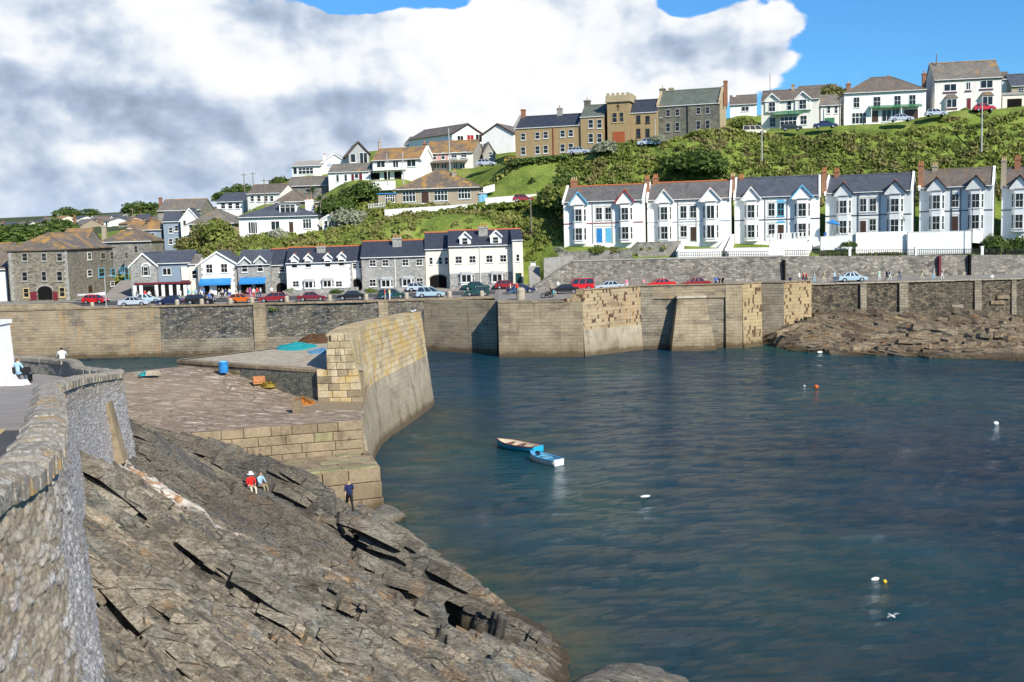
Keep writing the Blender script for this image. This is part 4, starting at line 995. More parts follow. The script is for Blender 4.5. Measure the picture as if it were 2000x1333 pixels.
h = House('extension', 'lower white wing with a green garage on the right of the twin-gabled guesthouse', 'house', 1603, 1642, 252, 219, -8, 9)
h.body(207, 'white2', 'slate_grey', 188, 'gable', .3); h.win(1615, 208, 1622, 222, 's'); h.win(1630, 206, 1636, 222, 's'); h.part('garage_door', 1611, 230, 1630, 250, -.05, .0, 'p_green')
h = House('house', 'wide white house with a brown hipped roof and a long green canopy', 'house', 1649, 1808, 246, 219, -10, 10)
h.body(180, 'white', 'slate_brown', 153, 'hip', .4, hipk=1.15)
for px, dx in ((1673, 6), (1713, 7), (1753, 7), (1782, 7)): h.win(px-dx, 188-(px-1720)*.05, px+dx, 209-(px-1720)*.05, 's')
h.win(1664, 220, 1692, 243, 'b'); h.win(1722, 214, 1741, 238, 't'); h.win(1743, 213, 1756, 232, 't'); h.door(1702, 216, 1716, 240, 'p_brownp'); h.win(1766, 214, 1793, 234, 'p', M['p_maroon'], glass=M['p_brownp'])
z1 = h.zrow(4, 204); z0 = h.zrow(4, 210)
obj('canopy', MB().slab([(h.q(1697, 210)[0], -1.6, z0), (h.q(1799, 206)[0], -1.6, z0), (h.q(1799, 206)[0], -.02, z1), (h.q(1697, 210)[0], -.02, z1)], .1), M['p_green'], h.root)
for px in (1700, 1758, 1796):
    x = h.q(px, 210)[0]; obj('canopy_post', MB().box(x-.07, -1.5, -.5, x+.07, -1.36, z0), M['wpaint'], h.root)
h.chim(1657, 158, 8, 'brick', 1, dy=2, potm='potpale'); h.chim(1805, 138, 7, 'brick', 1, dy=4); h.chim(1735, 146, 7, 'brick', 1)
h = House('house', 'tall cream-white house with a grey-brown gable roof and red-trimmed bay windows', 'house', 1825, 1955, 226, 217, -10, 10)
h.body(155, 'white2', 'slate_grey', 123, 'gable', .35, ridgemat=M['slate_orange'])
for a, b, c, d in ((1844, 164, 1868, 179), (1887, 160, 1896, 176), (1915, 157, 1939, 173)):
    h.win(a, b, c, d, 't'); h.part('red_sill', a-2, d+1, c+2, d+3.5, -.2, -.0, 'p_maroon')
for px in (1857, 1927):
    a = h.q(px-13, 212-(px-1857)*.07); b = h.q(px+13, 192-(px-1857)*.07); x = (a[0]+b[0])/2; w = b[0]-a[0]; z0, z1 = a[1], b[1]
    o = obj('bay', MB().prismZ([(x-w/2, 0), (x-w*.4, -.8), (x+w*.4, -.8), (x+w/2, 0)], z0-1.6, z1), M['white2'], h.root)
    obj('bay_roof', MB().hexa([(x-w/2-.2, 0, z1), (x-w*.42-.1, -1.05, z1), (x+w*.42+.1, -1.05, z1), (x+w/2+.2, 0, z1)], [(x-w/2+.5, 0, z1+.8), (x-w*.3, -.1, z1+.8), (x+w*.3, -.1, z1+.8), (x+w/2-.5, 0, z1+.8)]), M['slate_brown'], o)
    h.addwin(x, -.803, z0, w*.76, (z1-z0)*.92, 0, 't', None, None, True, None, o)
    obj('red_sill', MB().box(x-w*.45, -.98, z0-.35, x+w*.45, -.8, z0-.13), M['p_maroon'], o)
h.door(1887, 191, 1897, 219, 'p_maroon')
h = House('garage', 'pale flat-roofed garage with a dark doorway at the right frame edge', 'garage', 1958, 2010, 214, 216, -8, 6)
h.body(186, 'cream', 'concrete', 183, 'mono', .2); h.win(1967, 193, 1996, 213, 'p', M['p_brownp'], glass=M['dark'], sill=False)
h = House('house', 'grey-roofed house above the pale garage at the right frame edge', 'house', 1975, 2060, 205, 232, -10, 9)
h.body(168, 'tan', 'slate', 146, 'gable', .3); h.win(1988, 172, 2000, 183, 's')
h = House('house', 'brown gable roof just showing right of the tall cream-white house', 'house', 1957, 1976, 200, 236, -10, 9)
h.body(156, 'white', 'slate_brown', 143, 'gable', .3)

# ---- far village across the valley
TC = [p for p in CTRL]
far = [(0, 24, 452, 444, 436, 330, 'white'), (27, 50, 450, 441, 434, 335, 'white'), (52, 70, 446, 441, 436, 420, 'white2'), (140, 160, 447, 440, 430, 330, 'tan'), (150, 172, 445, 437, 429, 345, 'tan'), (176, 187, 441, 434, 423, 380, 'white'),
       (190, 200, 447, 441, 434, 340, 'cream'), (203, 214, 444, 433, 427, 330, 'white'), (214, 226, 442, 432, 424, 335, 'white2'), (228, 247, 437, 431, 425, 350, 'pink'), (232, 250, 446, 438, 431, 300, 'tan'), (254, 266, 434, 428, 422, 380, 'white'),
       (268, 292, 432, 427, 420, 390, 'tan'), (282, 300, 440, 431, 423, 300, 'tan'), (110, 122, 444, 439, 433, 420, 'tan'), (86, 98, 441, 437, 432, 480, 'white2'), (214, 236, 429, 425, 420, 470, 'white'), (240, 262, 427, 423, 418, 480, 'tan'), (290, 306, 445, 436, 428, 280, 'white'), (0, 30, 520, 505, 482, 215, 'stone')]
far += [(62+i*19+(i*7) % 5, 62+i*19+(i*7) % 5+13+(i*5) % 6, 440-(i*3) % 7-i*.5, 435-(i*3) % 7-i*.5, 430-(i*3) % 7-i*.5, 440+(i*37) % 120, ('tan', 'white', 'cream', 'tan', 'white2')[i % 5]) for i in range(12)]
fl = ['white', 'brown', 'stone', 'cream']
ORD = ('leftmost', 'second from the left', 'third from the left', 'fourth from the left', 'fifth from the left', 'sixth from the left', 'seventh from the left', 'eighth from the left', 'ninth from the left', 'tenth from the left', 'eleventh from the left', 'twelfth from the left', 'thirteenth from the left')
for i, (x0, x1, yb, ye, yr, Y, wm) in enumerate(far):
    nm = {'white': 'white', 'white2': 'off-white', 'tan': 'brownish', 'cream': 'cream', 'pink': 'pinkish', 'stone': 'stone'}[wm]
    if wm == 'stone': lab = 'brown-roofed stone building at the left edge behind the pale shed'; grp = None
    else:
        same = sorted(f[0] for f in far if f[6] == wm); k = same.index(x0)
        lab = nm+' house on the far hillside, '+(ORD[k] if k < len(same)-1 else 'rightmost')+' of the '+nm+' ones' if len(same) > 1 else nm+' house among the distant houses on the far hillside'
        grp = 'houses in the distant village'
    h = None
    rf = ['slate_grey', 'slate_orange', 'slate_brown', 'slate'][(i*7+3) % 4] if wm != 'stone' else 'slate_orange'
    h = House('village_house', lab, 'house', x0, x1, yb, Y, rnd.choice((-20, -8, 6, 14)), 9, group=grp)
    h.body(ye, wm, rf, yr, 'front' if i in (5, 8, 11, 17) else 'gable', .3, gut=False)
    w = (x1-x0)
    if wm != 'stone':
        for k in range(max(1, int(w/9))): h.win(x0+(k+.5)*w/max(1, int(w/9))-1.7, ye+1.2, x0+(k+.5)*w/max(1, int(w/9))+1.7, yb-2.2, 'p', sill=False)
    if i % 3 == 0: h.chim(x0+w*.3, yr-3, 2.5, 'brick', 0)
# ------------------------------------------------------------------ terrain
for px, py, Y in ((1010, 318, 213), (1060, 312, 212), (1100, 306, 212), (1150, 299, 211), (1200, 290, 208), (1250, 285, 208), (1300, 283, 207), (1350, 275, 206), (1430, 268, 206), (1500, 262, 210), (1560, 259, 211), (1640, 250, 211), (1720, 245, 211), (1800, 237, 210), (1850, 228, 209), (1900, 220, 208), (2000, 213, 208), (2100, 206, 207), (2250, 198, 205), (2500, 190, 205),
                  (1045, 455, 190), (1000, 440, 191), (950, 440, 193), (880, 455, 193), (800, 460, 193), (700, 475, 193), (600, 485, 193), (500, 488, 193), (400, 492, 194), (350, 495, 196),
                  (940, 418, 200), (850, 420, 202), (760, 425, 202), (1000, 395, 203), (1075, 378, 203), (1050, 350, 207), (960, 352, 214), (700, 430, 207), (660, 400, 214), (640, 465, 199), (450, 478, 202), (560, 478, 199),
                  (970, 330, 219), (1000, 300, 240), (650, 372, 224), (700, 372, 222), (420, 440, 222)):
    p = PY(px, py, Y); CTRL.append((p.x, p.y, p.z))
for i in range(14):      # behind the villas and below the scrub slope
    px = 1110+i*85; Y = 195.5-i*.45; CTRL.append((pl(px, Y, 16).x, Y, 17.5)); CTRL.append((pl(px, Y-14, 14).x, 181.5-i*.35, 14.6)); CTRL.append((pl(px, 174, 12).x, 174.0, 11.4))
for x in (-75, -55, -35, -15, 0): CTRL.append((x, 190, 9.0))
for x, y, z in ((-58, 196, 9.0), (-60, 204, 9.8), (-61, 212, 11), (-50, 190, 9), (4, 186, 9.5)): CTRL.append((x, y, z))
for x in (-160, -120, -95): CTRL.append((x, 185, 7.5)); CTRL.append((x, 240, 11)); CTRL.append((x, 215, 9))
for x in (-40, 0, 40, 80, 120, 160): CTRL.append((x, 262, 39 if x > 10 else 34)); CTRL.append((x, 320, 44 if x > 0 else 30))
for px, py, Y in ((350, 402, 262), (450, 408, 262), (560, 352, 262), (700, 300, 270), (300, 425, 300), (0, 475, 260), (60, 480, 250), (150, 470, 262), (250, 450, 262), (-100, 470, 300)):
    p = PY(px, py, Y); CTRL.append((p.x, p.y, p.z))
for px, py, Y in ((0, 440, 520), (100, 436, 520), (200, 430, 540), (300, 420, 520), (400, 415, 420), (-200, 445, 520), (0, 431, 850), (150, 424, 900), (280, 414, 850), (400, 405, 800), (-300, 440, 900), (-500, 445, 700)):
    p = PY(px, py, Y); CTRL.append((p.x, p.y, p.z))
for x, y, z in ((300, 220, 38), (300, 400, 46), (500, 900, 50), (0, 900, 44), (-600, 1500, 30), (0, 1600, 40), (700, 1600, 40), (-900, 400, 20), (-500, 1000, 38), (150, 600, 46), (-250, 190, 6), (-500, 190, 8), (500, 190, 36)): CTRL.append((x, y, z))
for px, py, Y, dz in ((200, 594, 180, -.6), (232, 592, 184, -.8), (248, 572, 192, -1.5), (256, 556, 200, -1.5), (262, 550, 206, -1.5)):
    p = PY(px, py, Y); CTRL.append((p.x, p.y, p.z+dz))
CT2 = []
for c in CTRL:      # merge control points that nearly coincide
    for d in CT2:
        if math.hypot(c[0]-d[0], c[1]-d[1]) < 4.0: d[3] += 1; d[2] += (c[2]-d[2])/d[3]; break
    else: CT2.append([c[0], c[1], c[2], 1])
TF = rbf(CT2, 6.0)
def lane(x, y):     # terrain height
    z = TF(x, y); z = np.where((np.asarray(x) > 8) & (np.asarray(y) < 196), np.minimum(z, np.interp(y, [172, 175, 178, 181.5, 185, 191, 196], [10.9, 11.2, 12.3, 13.9, 14.7, 15.8, 26])), z); z = z+(fbm(x*.12, y*.12, 5)-.5)*1.2*np.clip((np.asarray(y)-184)/10, 0, 1)
    return z
def terrain():
    v = np.concatenate([np.linspace(0, 100, 150), 100+np.geomspace(1, 1500, 70)])
    u = np.concatenate([-130-np.geomspace(1, 1200, 30)[::-1], np.linspace(-130, 130, 190), 130+np.geomspace(1, 1200, 30)])
    U, V = np.meshgrid(u, v); 
    y0 = 186.0-13*np.clip((U-5.5)/6, 0, 1); Y = V+y0
    Z = lane(U, Y); Z[0] = 6
    me = gridmesh('hillside', U, Y, Z)
    o = link('hillside', me, M['grass']); tag(o, kind='structure')
    me.materials.append(M['field'])
    cy = np.empty(len(me.polygons)*3); me.polygons.foreach_get('center', cy); cy = cy.reshape(-1, 3)
    me.polygons.foreach_set('material_index', ((cy[:, 1] > 275)).astype(np.int32))
terrain()

# ------------------------------------------------------------------ water
def waterf(g):
    o = g.co('Object')
    w = g.noise(o, .12, 3, .6, 1); v = g.vm('ADD', o, g.vm('MULTIPLY', w, 2.0))
    a = g.noise(g.map(v, scale=(.6, 1.15, 1), rot=(0, 0, .40)), 2.3, 4, .6)
    b = g.noise(g.map(v, scale=(.75, 1.3, 1), rot=(0, 0, .2)), 6.5, 5, .7)
    gust = g.mr(g.noise(g.map(o, scale=(.5, 1, 1)), .07, 5, .65), .35, .65)
    hh = g.m('ADD', g.m('MULTIPLY', a, .5), g.m('MULTIPLY', b, g.m('ADD', .30, g.m('MULTIPLY', gust, .30))))
    big = g.noise(g.map(o, scale=(1, .6, 1)), .035, 4, .6)
    sh = g.attr('shallow')
    col = g.ramp(big, [(.35, (.003, .030, .066)), (.52, (.005, .046, .070)), (.66, (.009, .062, .062))])
    weed = g.mr(g.noise(o, .35, 5, .65), .45, .6)
    col = g.mix(g.m('MULTIPLY', sh, .6), col, g.mix(weed, (.035, .075, .05), (.12, .10, .045)))
    setp(g, col, .03, .5, hh, .62, 1.0)
    g.b.inputs['IOR'].default_value = 1.33
M['water'] = mat('sea_water', waterf)

# ------------------------------------------------------------------ foreground rocks (height field)
def P3(px, py, z): p = PZ(px, py, z); return (p.x, p.y, p.z)
rc = []
for px, py, Y in ((165, 1333, 15), (150, 1100, 22), (160, 960, 33), (245, 905, 44), (250, 880, 47)): p = PY(px, py, Y); rc.append((p.x, p.y, p.z))
rc += [(-9, 10, 12.2), (-14, 24, 10.6), (-20, 40, 9.4), (-24, 50, 8.4), (0, 8, 10), (0, 0, 12), (6, 12, 6), (8, 0, 8), (-6, 0, 13)]
for px, py, z in ((763, 1003, -.1), (815, 1050, -.2), (870, 1108, -.2), (950, 1150, -.2), (1010, 1205, -.2), (1100, 1255, -.1), (1108, 1275, 0), (1120, 1345, -.2), (1060, 1500, 0),
                  (290, 885, 7.3), (350, 893, 6.6), (430, 912, 5.6), (500, 945, 4.4), (560, 968, 3.6), (600, 985, 2.6), (690, 1005, .9), (330, 960, 7.2), (400, 1000, 6.4), (550, 1050, 4.6), (700, 1100, 2.8), (850, 1150, 1.5), (300, 1080, 8.2), (450, 1130, 6.6), (600, 1200, 5.0), (800, 1230, 3.0), (950, 1260, 1.6), (300, 1250, 8.9), (450, 1300, 7.3), (650, 1320, 5.2), (850, 1330, 3.2), (1000, 1333, 1.4), (700, 1500, 5.6), (900, 1500, 3.6), (300, 1500, 9.8)):
    rc.append(P3(px, py, z))
for px, py in ((800, 1000), (900, 1090), (1000, 1150), (1100, 1210), (1200, 1290), (1250, 1400)): p = PZ(px, py, -2.2); rc.append((p.x, p.y, -2.2))
for px, py in ((860, 960), (1100, 1100), (1300, 1200)): p = PZ(px, py, -5); rc.append((p.x, p.y, -5))
rc += [(12, 40, -6), (14, 20, -4), (-5, 75, -2.5), (-12, 72, -1), (-16, 69, 1.2), (-22, 68, 4), (-28, 68, 6.0)]
RF = rbf(rc)
A_ = math.radians(-20)
CREV = [(((395, 918, 6.2), (470, 985, 5.3), (545, 1045, 4.6), (625, 1105, 3.8)), .30, .22), (((560, 1135, 4.9), (600, 1165, 4.8), (640, 1185, 4.6)), 2.4, 1.1), (((563, 1150, 5), (575, 1195, 4.8)), 1.8, .55),
        (((690, 1040, 2.8), (695, 1090, 2.9), (745, 1125, 2.6)), 2.0, .7), (((735, 1125, 2.6), (800, 1130, 2.1), (880, 1180, 2.0), (950, 1225, 1.6), (985, 1240, 1.2)), 2.6, 1.15), (((870, 1160, 1.8), (905, 1225, 1.8)), 1.6, .5),
        (((580, 1065, 4), (625, 1095, 3.6)), 1.2, .4), (((160, 1030, 8.6), (250, 1050, 8.3), (330, 1075, 7.8), (480, 1130, 6.6), (620, 1210, 5.0)), .35, .22), (((650, 1130, 3.9), (760, 1200, 3.6), (850, 1260, 3.0)), .9, .4), (((470, 1010), (560, 1060), (660, 1120), (760, 1165)), .5, .25), (((180, 990), (300, 1040), (420, 1090), (560, 1135)), .5, .25), (((260, 1120), (420, 1180), (620, 1270), (760, 1333)), .4, .22), (((820, 1250), (900, 1290), (980, 1330)), .9, .4), (((400, 1180, 7), (560, 1240, 5.8), (700, 1310, 4.8)), .25, .2)]
def vdist(x, y, V):
    d = np.full(np.shape(x), 1e9)
    for a, b in zip(V[:-1], V[1:]):
        ax, ay, bx, by = a.x, a.y, b.x, b.y; L = (bx-ax)**2+(by-ay)**2
        t = np.clip(((x-ax)*(bx-ax)+(y-ay)*(by-ay))/L, 0, 1); d = np.minimum(d, np.hypot(x-ax-t*(bx-ax), y-ay-t*(by-ay)))
    return d
def onbase(px, py):
    ys = np.linspace(20, 72, 500); r = ray(px, py); t = ys/r[1]; z = H+r[2]*t; g_ = RF(r[0]*t, ys); k = np.argmax(z < g_); return Vector((r[0]*t[k], ys[k], z[k]))
VEIN = [onbase(*p) for p in ((222, 912), (262, 945), (300, 975), (350, 1005), (395, 1025), (430, 1042), (482, 1054))]; VEIN2 = [onbase(*p) for p in ((310, 890), (360, 905), (425, 915))]
CREVW = [([onbase(p[0], p[1]) for p in pts], d, w) for pts, d, w in CREV]
def strata(x, y, sc=1.0, seed=3, crev=True):
    """strike runs roughly left-right; ledges fade in and out, slabs are tilted facets split by joints"""
    x = np.asarray(x, float); y = np.asarray(y, float); X_, Y_ = x, y; x = x/sc; y = y/sc
    q0 = np.clip(x+15, -12, 24); s = x*.9-y*.28; t = y+.25*x+.011*q0*np.abs(q0)
    tw = t+1.3*(fbm(s*.09, t*.12, seed, 4)-.5)*2+.22*(fbm(s*.6, t*.9, seed+9, 3)-.5)
    z = 0; crk = 0
    for per, amp, sd in ((6.2, .95, 11), (2.3, .36, 23), (.8, .11, 37), (.3, .035, 51)):
        q = tw/per+.5*fbm(s*.12/per+sd, t*.02+sd, sd, 2); k = np.floor(q); f = q-k
        a = amp*(.2+1.2*_h(k.astype(int), k.astype(int)*0+5, sd))*(.05+1.7*vn(s*.22/per**.7, k*7.3+sd, sd)**1.5)
        r_ = np.clip(f/.13, 0, 1); z = z+a*(r_*r_*(3-2*r_)*(1-f)**.9)*1.3
        if per > .5: crk = np.maximum(crk, ((f < .05)*np.clip(a/amp*1.4-.5, 0, 1)))
    for su, sv, amp, sd in ((5.0, 2.0, .75, 71), (1.6, .6, .20, 83), (.5, .18, .045, 95)):
        cu, cv, du, dv, e = cells(s/su+.35*fbm(s*.5, t*.5, sd, 2), tw/sv+.3*t/sv*.2, sd)
        h1, h2, h3 = _h(cu, cv, sd+3)-.5, _h(cu, cv, sd+4)-.5, _h(cu, cv, sd+5)-.5
        z = z+amp*((h1+.3)*.9+h2*du*1.3+h3*dv*1.9)*np.clip(e/.16, 0, 1)**.7
        if su > 1: crk = np.maximum(crk, np.clip(1-e/.05, 0, 1)*.55*(h2 > -.2))
    z = z+.25*(fbm(s*.45, t*.9, 91, 4)-.5)+.07*(fbm(s*2.6, t*4.5, 97, 4)-.5)
    z = (z-.6)*sc
    if crev:
        for pts, dep, w in CREVW:
            d = vdist(X_, Y_, pts)/w*(.75+.5*fbm(X_*1.3, Y_*1.3, 7, 2)); z = z-dep*np.clip((1.25-d)*1.6, 0, 1)**.8
            crk = np.maximum(crk, np.clip(1.1-d, 0, 1)*.5)
    return z, crk
def rockf(g):
    o = g.co('Object'); v = g.map(o, rot=(0, 0, -A_)); w = g.vm('MULTIPLY', g.vm('SUBTRACT', g.noise(v, .8, 2, .5, 1), (.5, .5, .5)), (.7, .35, .35)); v = g.vm('ADD', v, w)
    n = g.noise(g.map(v, scale=(.45, 1.5, 2.0)), 1.8, 10, .74); n2 = g.noise(g.map(v, scale=(.8, 2.2, 2.6)), 6.5, 8, .78); b = g.noise(o, .25, 5, .62); b2 = g.noise(o, .6, 6, .68)
    col = g.ramp(g.m('ADD', g.m('MULTIPLY', n, .5), g.m('MULTIPLY', n2, .5)), [(.38, (.04, .036, .03)), (.46, (.125, .112, .092)), (.53, (.225, .205, .17)), (.62, (.41, .38, .33))])
    col = g.mix(g.m('MULTIPLY', g.mr(b, .50, .64), .5), col, g.mix(g.mr(n2, .35, .65), (.12, .128, .12), (.32, .335, .31)))
    col = g.mix(g.m('MULTIPLY', g.mr(b2, .56, .66), .65), col, g.mix(n2, (.20, .11, .05), (.44, .27, .13)))
    st_ = g.noise(g.map(v, scale=(.09, 1.6, 1.2)), 1.6, 6, .7)
    col = g.mix(g.m('MULTIPLY', g.mr(st_, .50, .40), .6), col, g.mix(n2, (.03, .028, .025), (.15, .14, .12)))
    col = g.mix(g.m('MULTIPLY', g.mr(st_, .54, .64), .5), col, g.mix(n2, (.25, .23, .20), (.46, .44, .39)))
    e1 = g.vor(g.map(v, scale=(.25, 1.5, 1.5)), 1.1, 'DISTANCE_TO_EDGE'); e2 = g.vor(g.map(v, scale=(.22, 1.8, 1.8)), 3.0, 'DISTANCE_TO_EDGE')
    ck = g.m('MAXIMUM', g.mr(e1, .03, .006), g.m('MULTIPLY', g.mr(e2, .04, .01), .35)); ck = g.m('MULTIPLY', ck, g.mr(n, .46, .60))
    dk = g.attr('dark'); col = g.mix(g.m('MULTIPLY', dk, .8), col, g.mix(g.mr(n2, .35, .65), (.03, .03, .03), (.13, .12, .105)))
    ve = g.attr('vein'); col = g.mix(ve, col, g.mix(g.mr(g.noise(o, 2.6, 4, .7), .47, .6), (.66, .60, .52), (.46, .26, .14)))
    col = g.mix(g.m('MULTIPLY', ck, .7), col, (.03, .027, .024))
    col = g.mix(g.m('MULTIPLY', g.attr('warm'), .8), col, g.vm('MULTIPLY', col, (1.15, .93, .70)))
    cr_ = g.attr('crack'); col = g.mix(g.m('MULTIPLY', cr_, .6), col, (.03, .027, .024))
    wet = g.attr('wet'); col = g.mix(g.m('MULTIPLY', wet, .9), col, (.06, .042, .02))
    tn = g.attr('tone'); col = g.mix(tn, col, g.vm('MULTIPLY', col, (1.9, 1.85, 1.75)))
    h_ = g.m('SUBTRACT', g.m('ADD', n, g.m('MULTIPLY', n2, .5)), g.m('MULTIPLY', ck, .5))
    setp(g, col, g.m('SUBTRACT', .85, g.m('MULTIPLY', wet, .45)), .25, h_, .14, 1.0)
M['rock'] = mat('killas_rock', rockf)
def darkf(x, y):
    a, b = VEIN[0], VEIN[-1]; L = math.hypot(b.x-a.x, b.y-a.y); d = ((b.x-a.x)*(y-a.y)-(b.y-a.y)*(x-a.x))/L
    far = np.clip((d-.4+1.5*(fbm(x*.3, y*.3, 31, 3)-.5))/.8, 0, 1)*np.clip((-4.5-x)/4, 0, 1)
    mid = .75*np.clip((d+8)/2, 0, 1)*np.clip((fbm(x*.14, y*.3, 33, 4)-.40)*7, 0, 1)
    return np.clip(np.maximum(far*(.75+.4*(fbm(x*.5, y*.7, 35, 3)-.4)), mid*.8), 0, 1)
def forerock():
    pxs = np.linspace(-160, 1420, 640); ys = np.geomspace(10, 77, 950)
    dirs = (pxs-1000)/F
    Yg, D = np.meshgrid(ys, dirs, indexing='ij'); X = D*Yg
    Z = RF(X, Yg); st, cr_ = strata(X, Yg)
    edge = np.clip((X+9)/8, 0, 1)
    Z0 = Z.copy(); fade = np.clip((Z+.4)/2.6, .12, 1)
    Z = Z+st*fade
    # keep clear of the wall foot and of the pier
    m = X < -23; Z = np.where(m, np.minimum(Z, Z0), Z)
    dv = vdist(X, Yg, VEIN); wv = .5+.6*fbm(X*.8, Yg*.8, 5, 3)
    vein = np.clip((wv-dv)/.18, 0, 1)*(fbm(X*2.1, Yg*1.3, 7, 3) > .30)
    dv2 = vdist(X, Yg, VEIN2); vein = np.maximum(vein, np.clip((.28-dv2)/.1, 0, 1)*.8)
    wet = np.clip((.75-Z)/.5, 0, 1)
    dk = darkf(X, Yg)
    me = gridmesh('rock_slope', X, Yg, Z, dict(vein=vein, wet=wet, dark=dk, crack=cr_*.8), smooth=False)
    o = link('rock_slope', me, M['rock']); tag(o, kind='structure')
    return X, Yg, Z
forerock()
def rockz(x, y): return float(RF(np.array([x]), np.array([y]))[0]+strata(np.array([x]), np.array([y]))[0][0]*np.clip((RF(np.array([x]), np.array([y]))[0]+.4)/2.6, .12, 1))
def boulder(name, label, c, r, seed, squash=(1, 1, .6), group=None, m='rock'):
    n, k = 28, 16; th = np.linspace(0, 2*math.pi, n, endpoint=False); ph = np.linspace(.02, math.pi-.02, k)
    P, T_ = np.meshgrid(ph, th, indexing='ij'); x, y, z = np.sin(P)*np.cos(T_), np.sin(P)*np.sin(T_), np.cos(P)
    d = 1+.5*(fbm(x*1.3+seed+z, y*1.3+z*1.7, seed, 4)-.5)*1.3+.12*(np.floor((z*1.5+x*.8)*3)/3-(z*1.5+x*.8))
    V = np.stack([(x*d*r*squash[0]).ravel(), (y*d*r*squash[1]).ravel(), (z*d*r*squash[2]).ravel()], 1)
    i = np.arange(n*k).reshape(k, n); i2 = np.roll(i, -1, 1)
    q = np.stack([i[:-1].ravel(), i[1:].ravel(), i2[1:].ravel(), i2[:-1].ravel()], 1)
    w = np.clip((.35-(V[:, 2]+c[2]))/.3, 0, 1)
    o = link(name, npmesh(name, V, q, dict(wet=w)), M[m], None, c); tag(o, label, 'rock', group); return o
p = PZ(1225, 1350, 0); boulder('boulder', 'pale sloping boulder rising from the water at the bottom edge', (p.x, p.y, -.3), 2.1, 5, (1.15, .9, .5))
p = PZ(745, 1015, 0); boulder('boulder', 'tan rounded boulder at the foot of the pier corner', (p.x, p.y, -.1), 1.3, 9, (1.2, 1, .6))
p = PZ(870, 1090, 0)
p = PZ(885, 1110, 0); boulder('boulder', 'dark half-submerged rock off the tip of the rock slope', (p.x, p.y, -.35), .9, 12)
p = PZ(980, 1143, 0); boulder('boulder', 'small round rock just breaking the surface', (p.x, p.y, -.28), .5, 15)

def slabs(name, n, pick, zf, szf, seed=5):
    """angular bedding slabs, proud on their scarp side, lying along the strike"""
    r_ = np.random.default_rng(seed); V = []; Q = []; tone = []; dark = []; wet = []
    X, Y = pick(r_, n); e = 1.0; z0 = zf(X, Y); zx = (zf(X+e, Y)-zf(X-e, Y))/2/e; zy = (zf(X, Y+e)-zf(X, Y-e))/2/e
    L_, W_, T_, D_ = szf(X, Y, r_); zz = zf(X, Y, True); kk = 7; off = 0; clus = _h(np.floor(X/1.7).astype(int), np.floor(Y/1.7).astype(int), 77)
    for i in range(len(X)):
        if z0[i] < (.12 if Y[i] < 100 else -.5): continue
        q = min(max(X[i]+15, -12), 24); gx = .25+.022*abs(q)+r_.normal(0, .10); nrm = math.hypot(1, gx)
        d = np.array([1, -gx, 0])/nrm; c = np.array([gx, 1, 0])/nrm; d[2] = zx[i]*d[0]+zy[i]*d[1]+r_.normal(0, .06); c[2] = zx[i]*c[0]+zy[i]*c[1]-D_[i]
        n_ = np.cross(d, c); n_ /= np.linalg.norm(n_); L, W2, T = L_[i], W_[i], T_[i]
        an = np.sort((np.arange(kk)+r_.uniform(-.35, .35, kk))*2*math.pi/kk); rr = r_.uniform(.7, 1.15, kk)
        a_, b_ = np.cos(an)*rr*L/2, np.sin(an)*rr*W2/2; a_ = a_+b_*r_.uniform(-.8, .8)
        cen = np.array([X[i], Y[i], zz[i]+.02+.05*r_.random()])
        top = cen+a_[:, None]*d+b_[:, None]*c+(r_.normal(0, .012*L, kk)[:, None])*n_; bot = top-n_*T+(cen-top)*.08
        V.append(top); V.append(bot); f = [tuple(off+j for j in range(kk))]
        Q += f; Q += [(off+kk+j, off+kk+(j+1) % kk, off+(j+1) % kk, off+j) for j in range(kk)]; off += 2*kk
        tone += [float(np.clip(clus[i]*.5+r_.normal(0, .16), 0, .8))]*(2*kk); dark += [float(dk_(X[i], Y[i], z0[i]))]*(2*kk); wet += [0.0]*(2*kk)
    V = np.concatenate(V); me = bpy.data.meshes.new(name); me.from_pydata(V.tolist(), [], Q)
    for nm, a in (('tone', tone), ('dark', dark), ('wet', np.clip((.6-V[:, 2])/.5, 0, 1)), ('warm', np.full(len(V), 1.0 if Y[0] > 100 else .25))):
        at = me.attributes.new(nm, 'FLOAT', 'POINT'); at.data.foreach_set('value', np.asarray(a, np.float32))
    tag(link(name, me, M['rock']), kind='stuff')
def dk_(x, y, z): return float(darkf(np.array([x]), np.array([y]))[0]) if y < 100 else np.clip((y-154)/5, 0, 1)*.6
def pick1(r_, n):
    px = r_.uniform(60, 1180, n*2); y = np.exp(r_.uniform(math.log(17), math.log(69), n*2)); x = (px-1000)/F*y
    k = (vdist(x, y, VEIN) > .7) & (np.hypot((x-SIT[0].x)/1.6, (y-SIT[0].y+2)/3) > 1) & (np.hypot((x-SIT[1].x)/1.7, (y-SIT[1].y+4)/5.5) > 1)
    for pts, dp, w in CREVW: k &= (vdist(x, y, pts) > w*1.1) | (dp < .5)
    k = k & (fbm(x*.35, y*.5, 12, 3) > .34) & (x > np.interp(y, [0, 12, 22, 30, 38, 46, 50, 80], [-4, -5.0, -8.8, -12.0, -14.4, -16, -18, -19])); return x[k][:n], y[k][:n]
def zf1(x, y, full=False):
    b = RF(x, y)
    if not full: return b
    return b+strata(x, y)[0]*np.clip((b+.4)/2.6, .12, 1)
def sz1(x, y, r_):
    m = fbm(x*.16, y*.22, 44, 3); band = np.clip((m-.42)*6, 0, 1); n = len(x); s = (.35+1.0*r_.random(n)**3)*(1.25-.75*band)*(.5+y/90)
    return 1.9*s*r_.uniform(.7, 1.6, n), .50*s*r_.uniform(.6, 1.5, n), .25+.2*s, r_.uniform(.2, .65, n)
SIT = (onbase(497, 952), onbase(684, 1004))
slabs('rock_ledges', 6500, pick1, zf1, sz1)
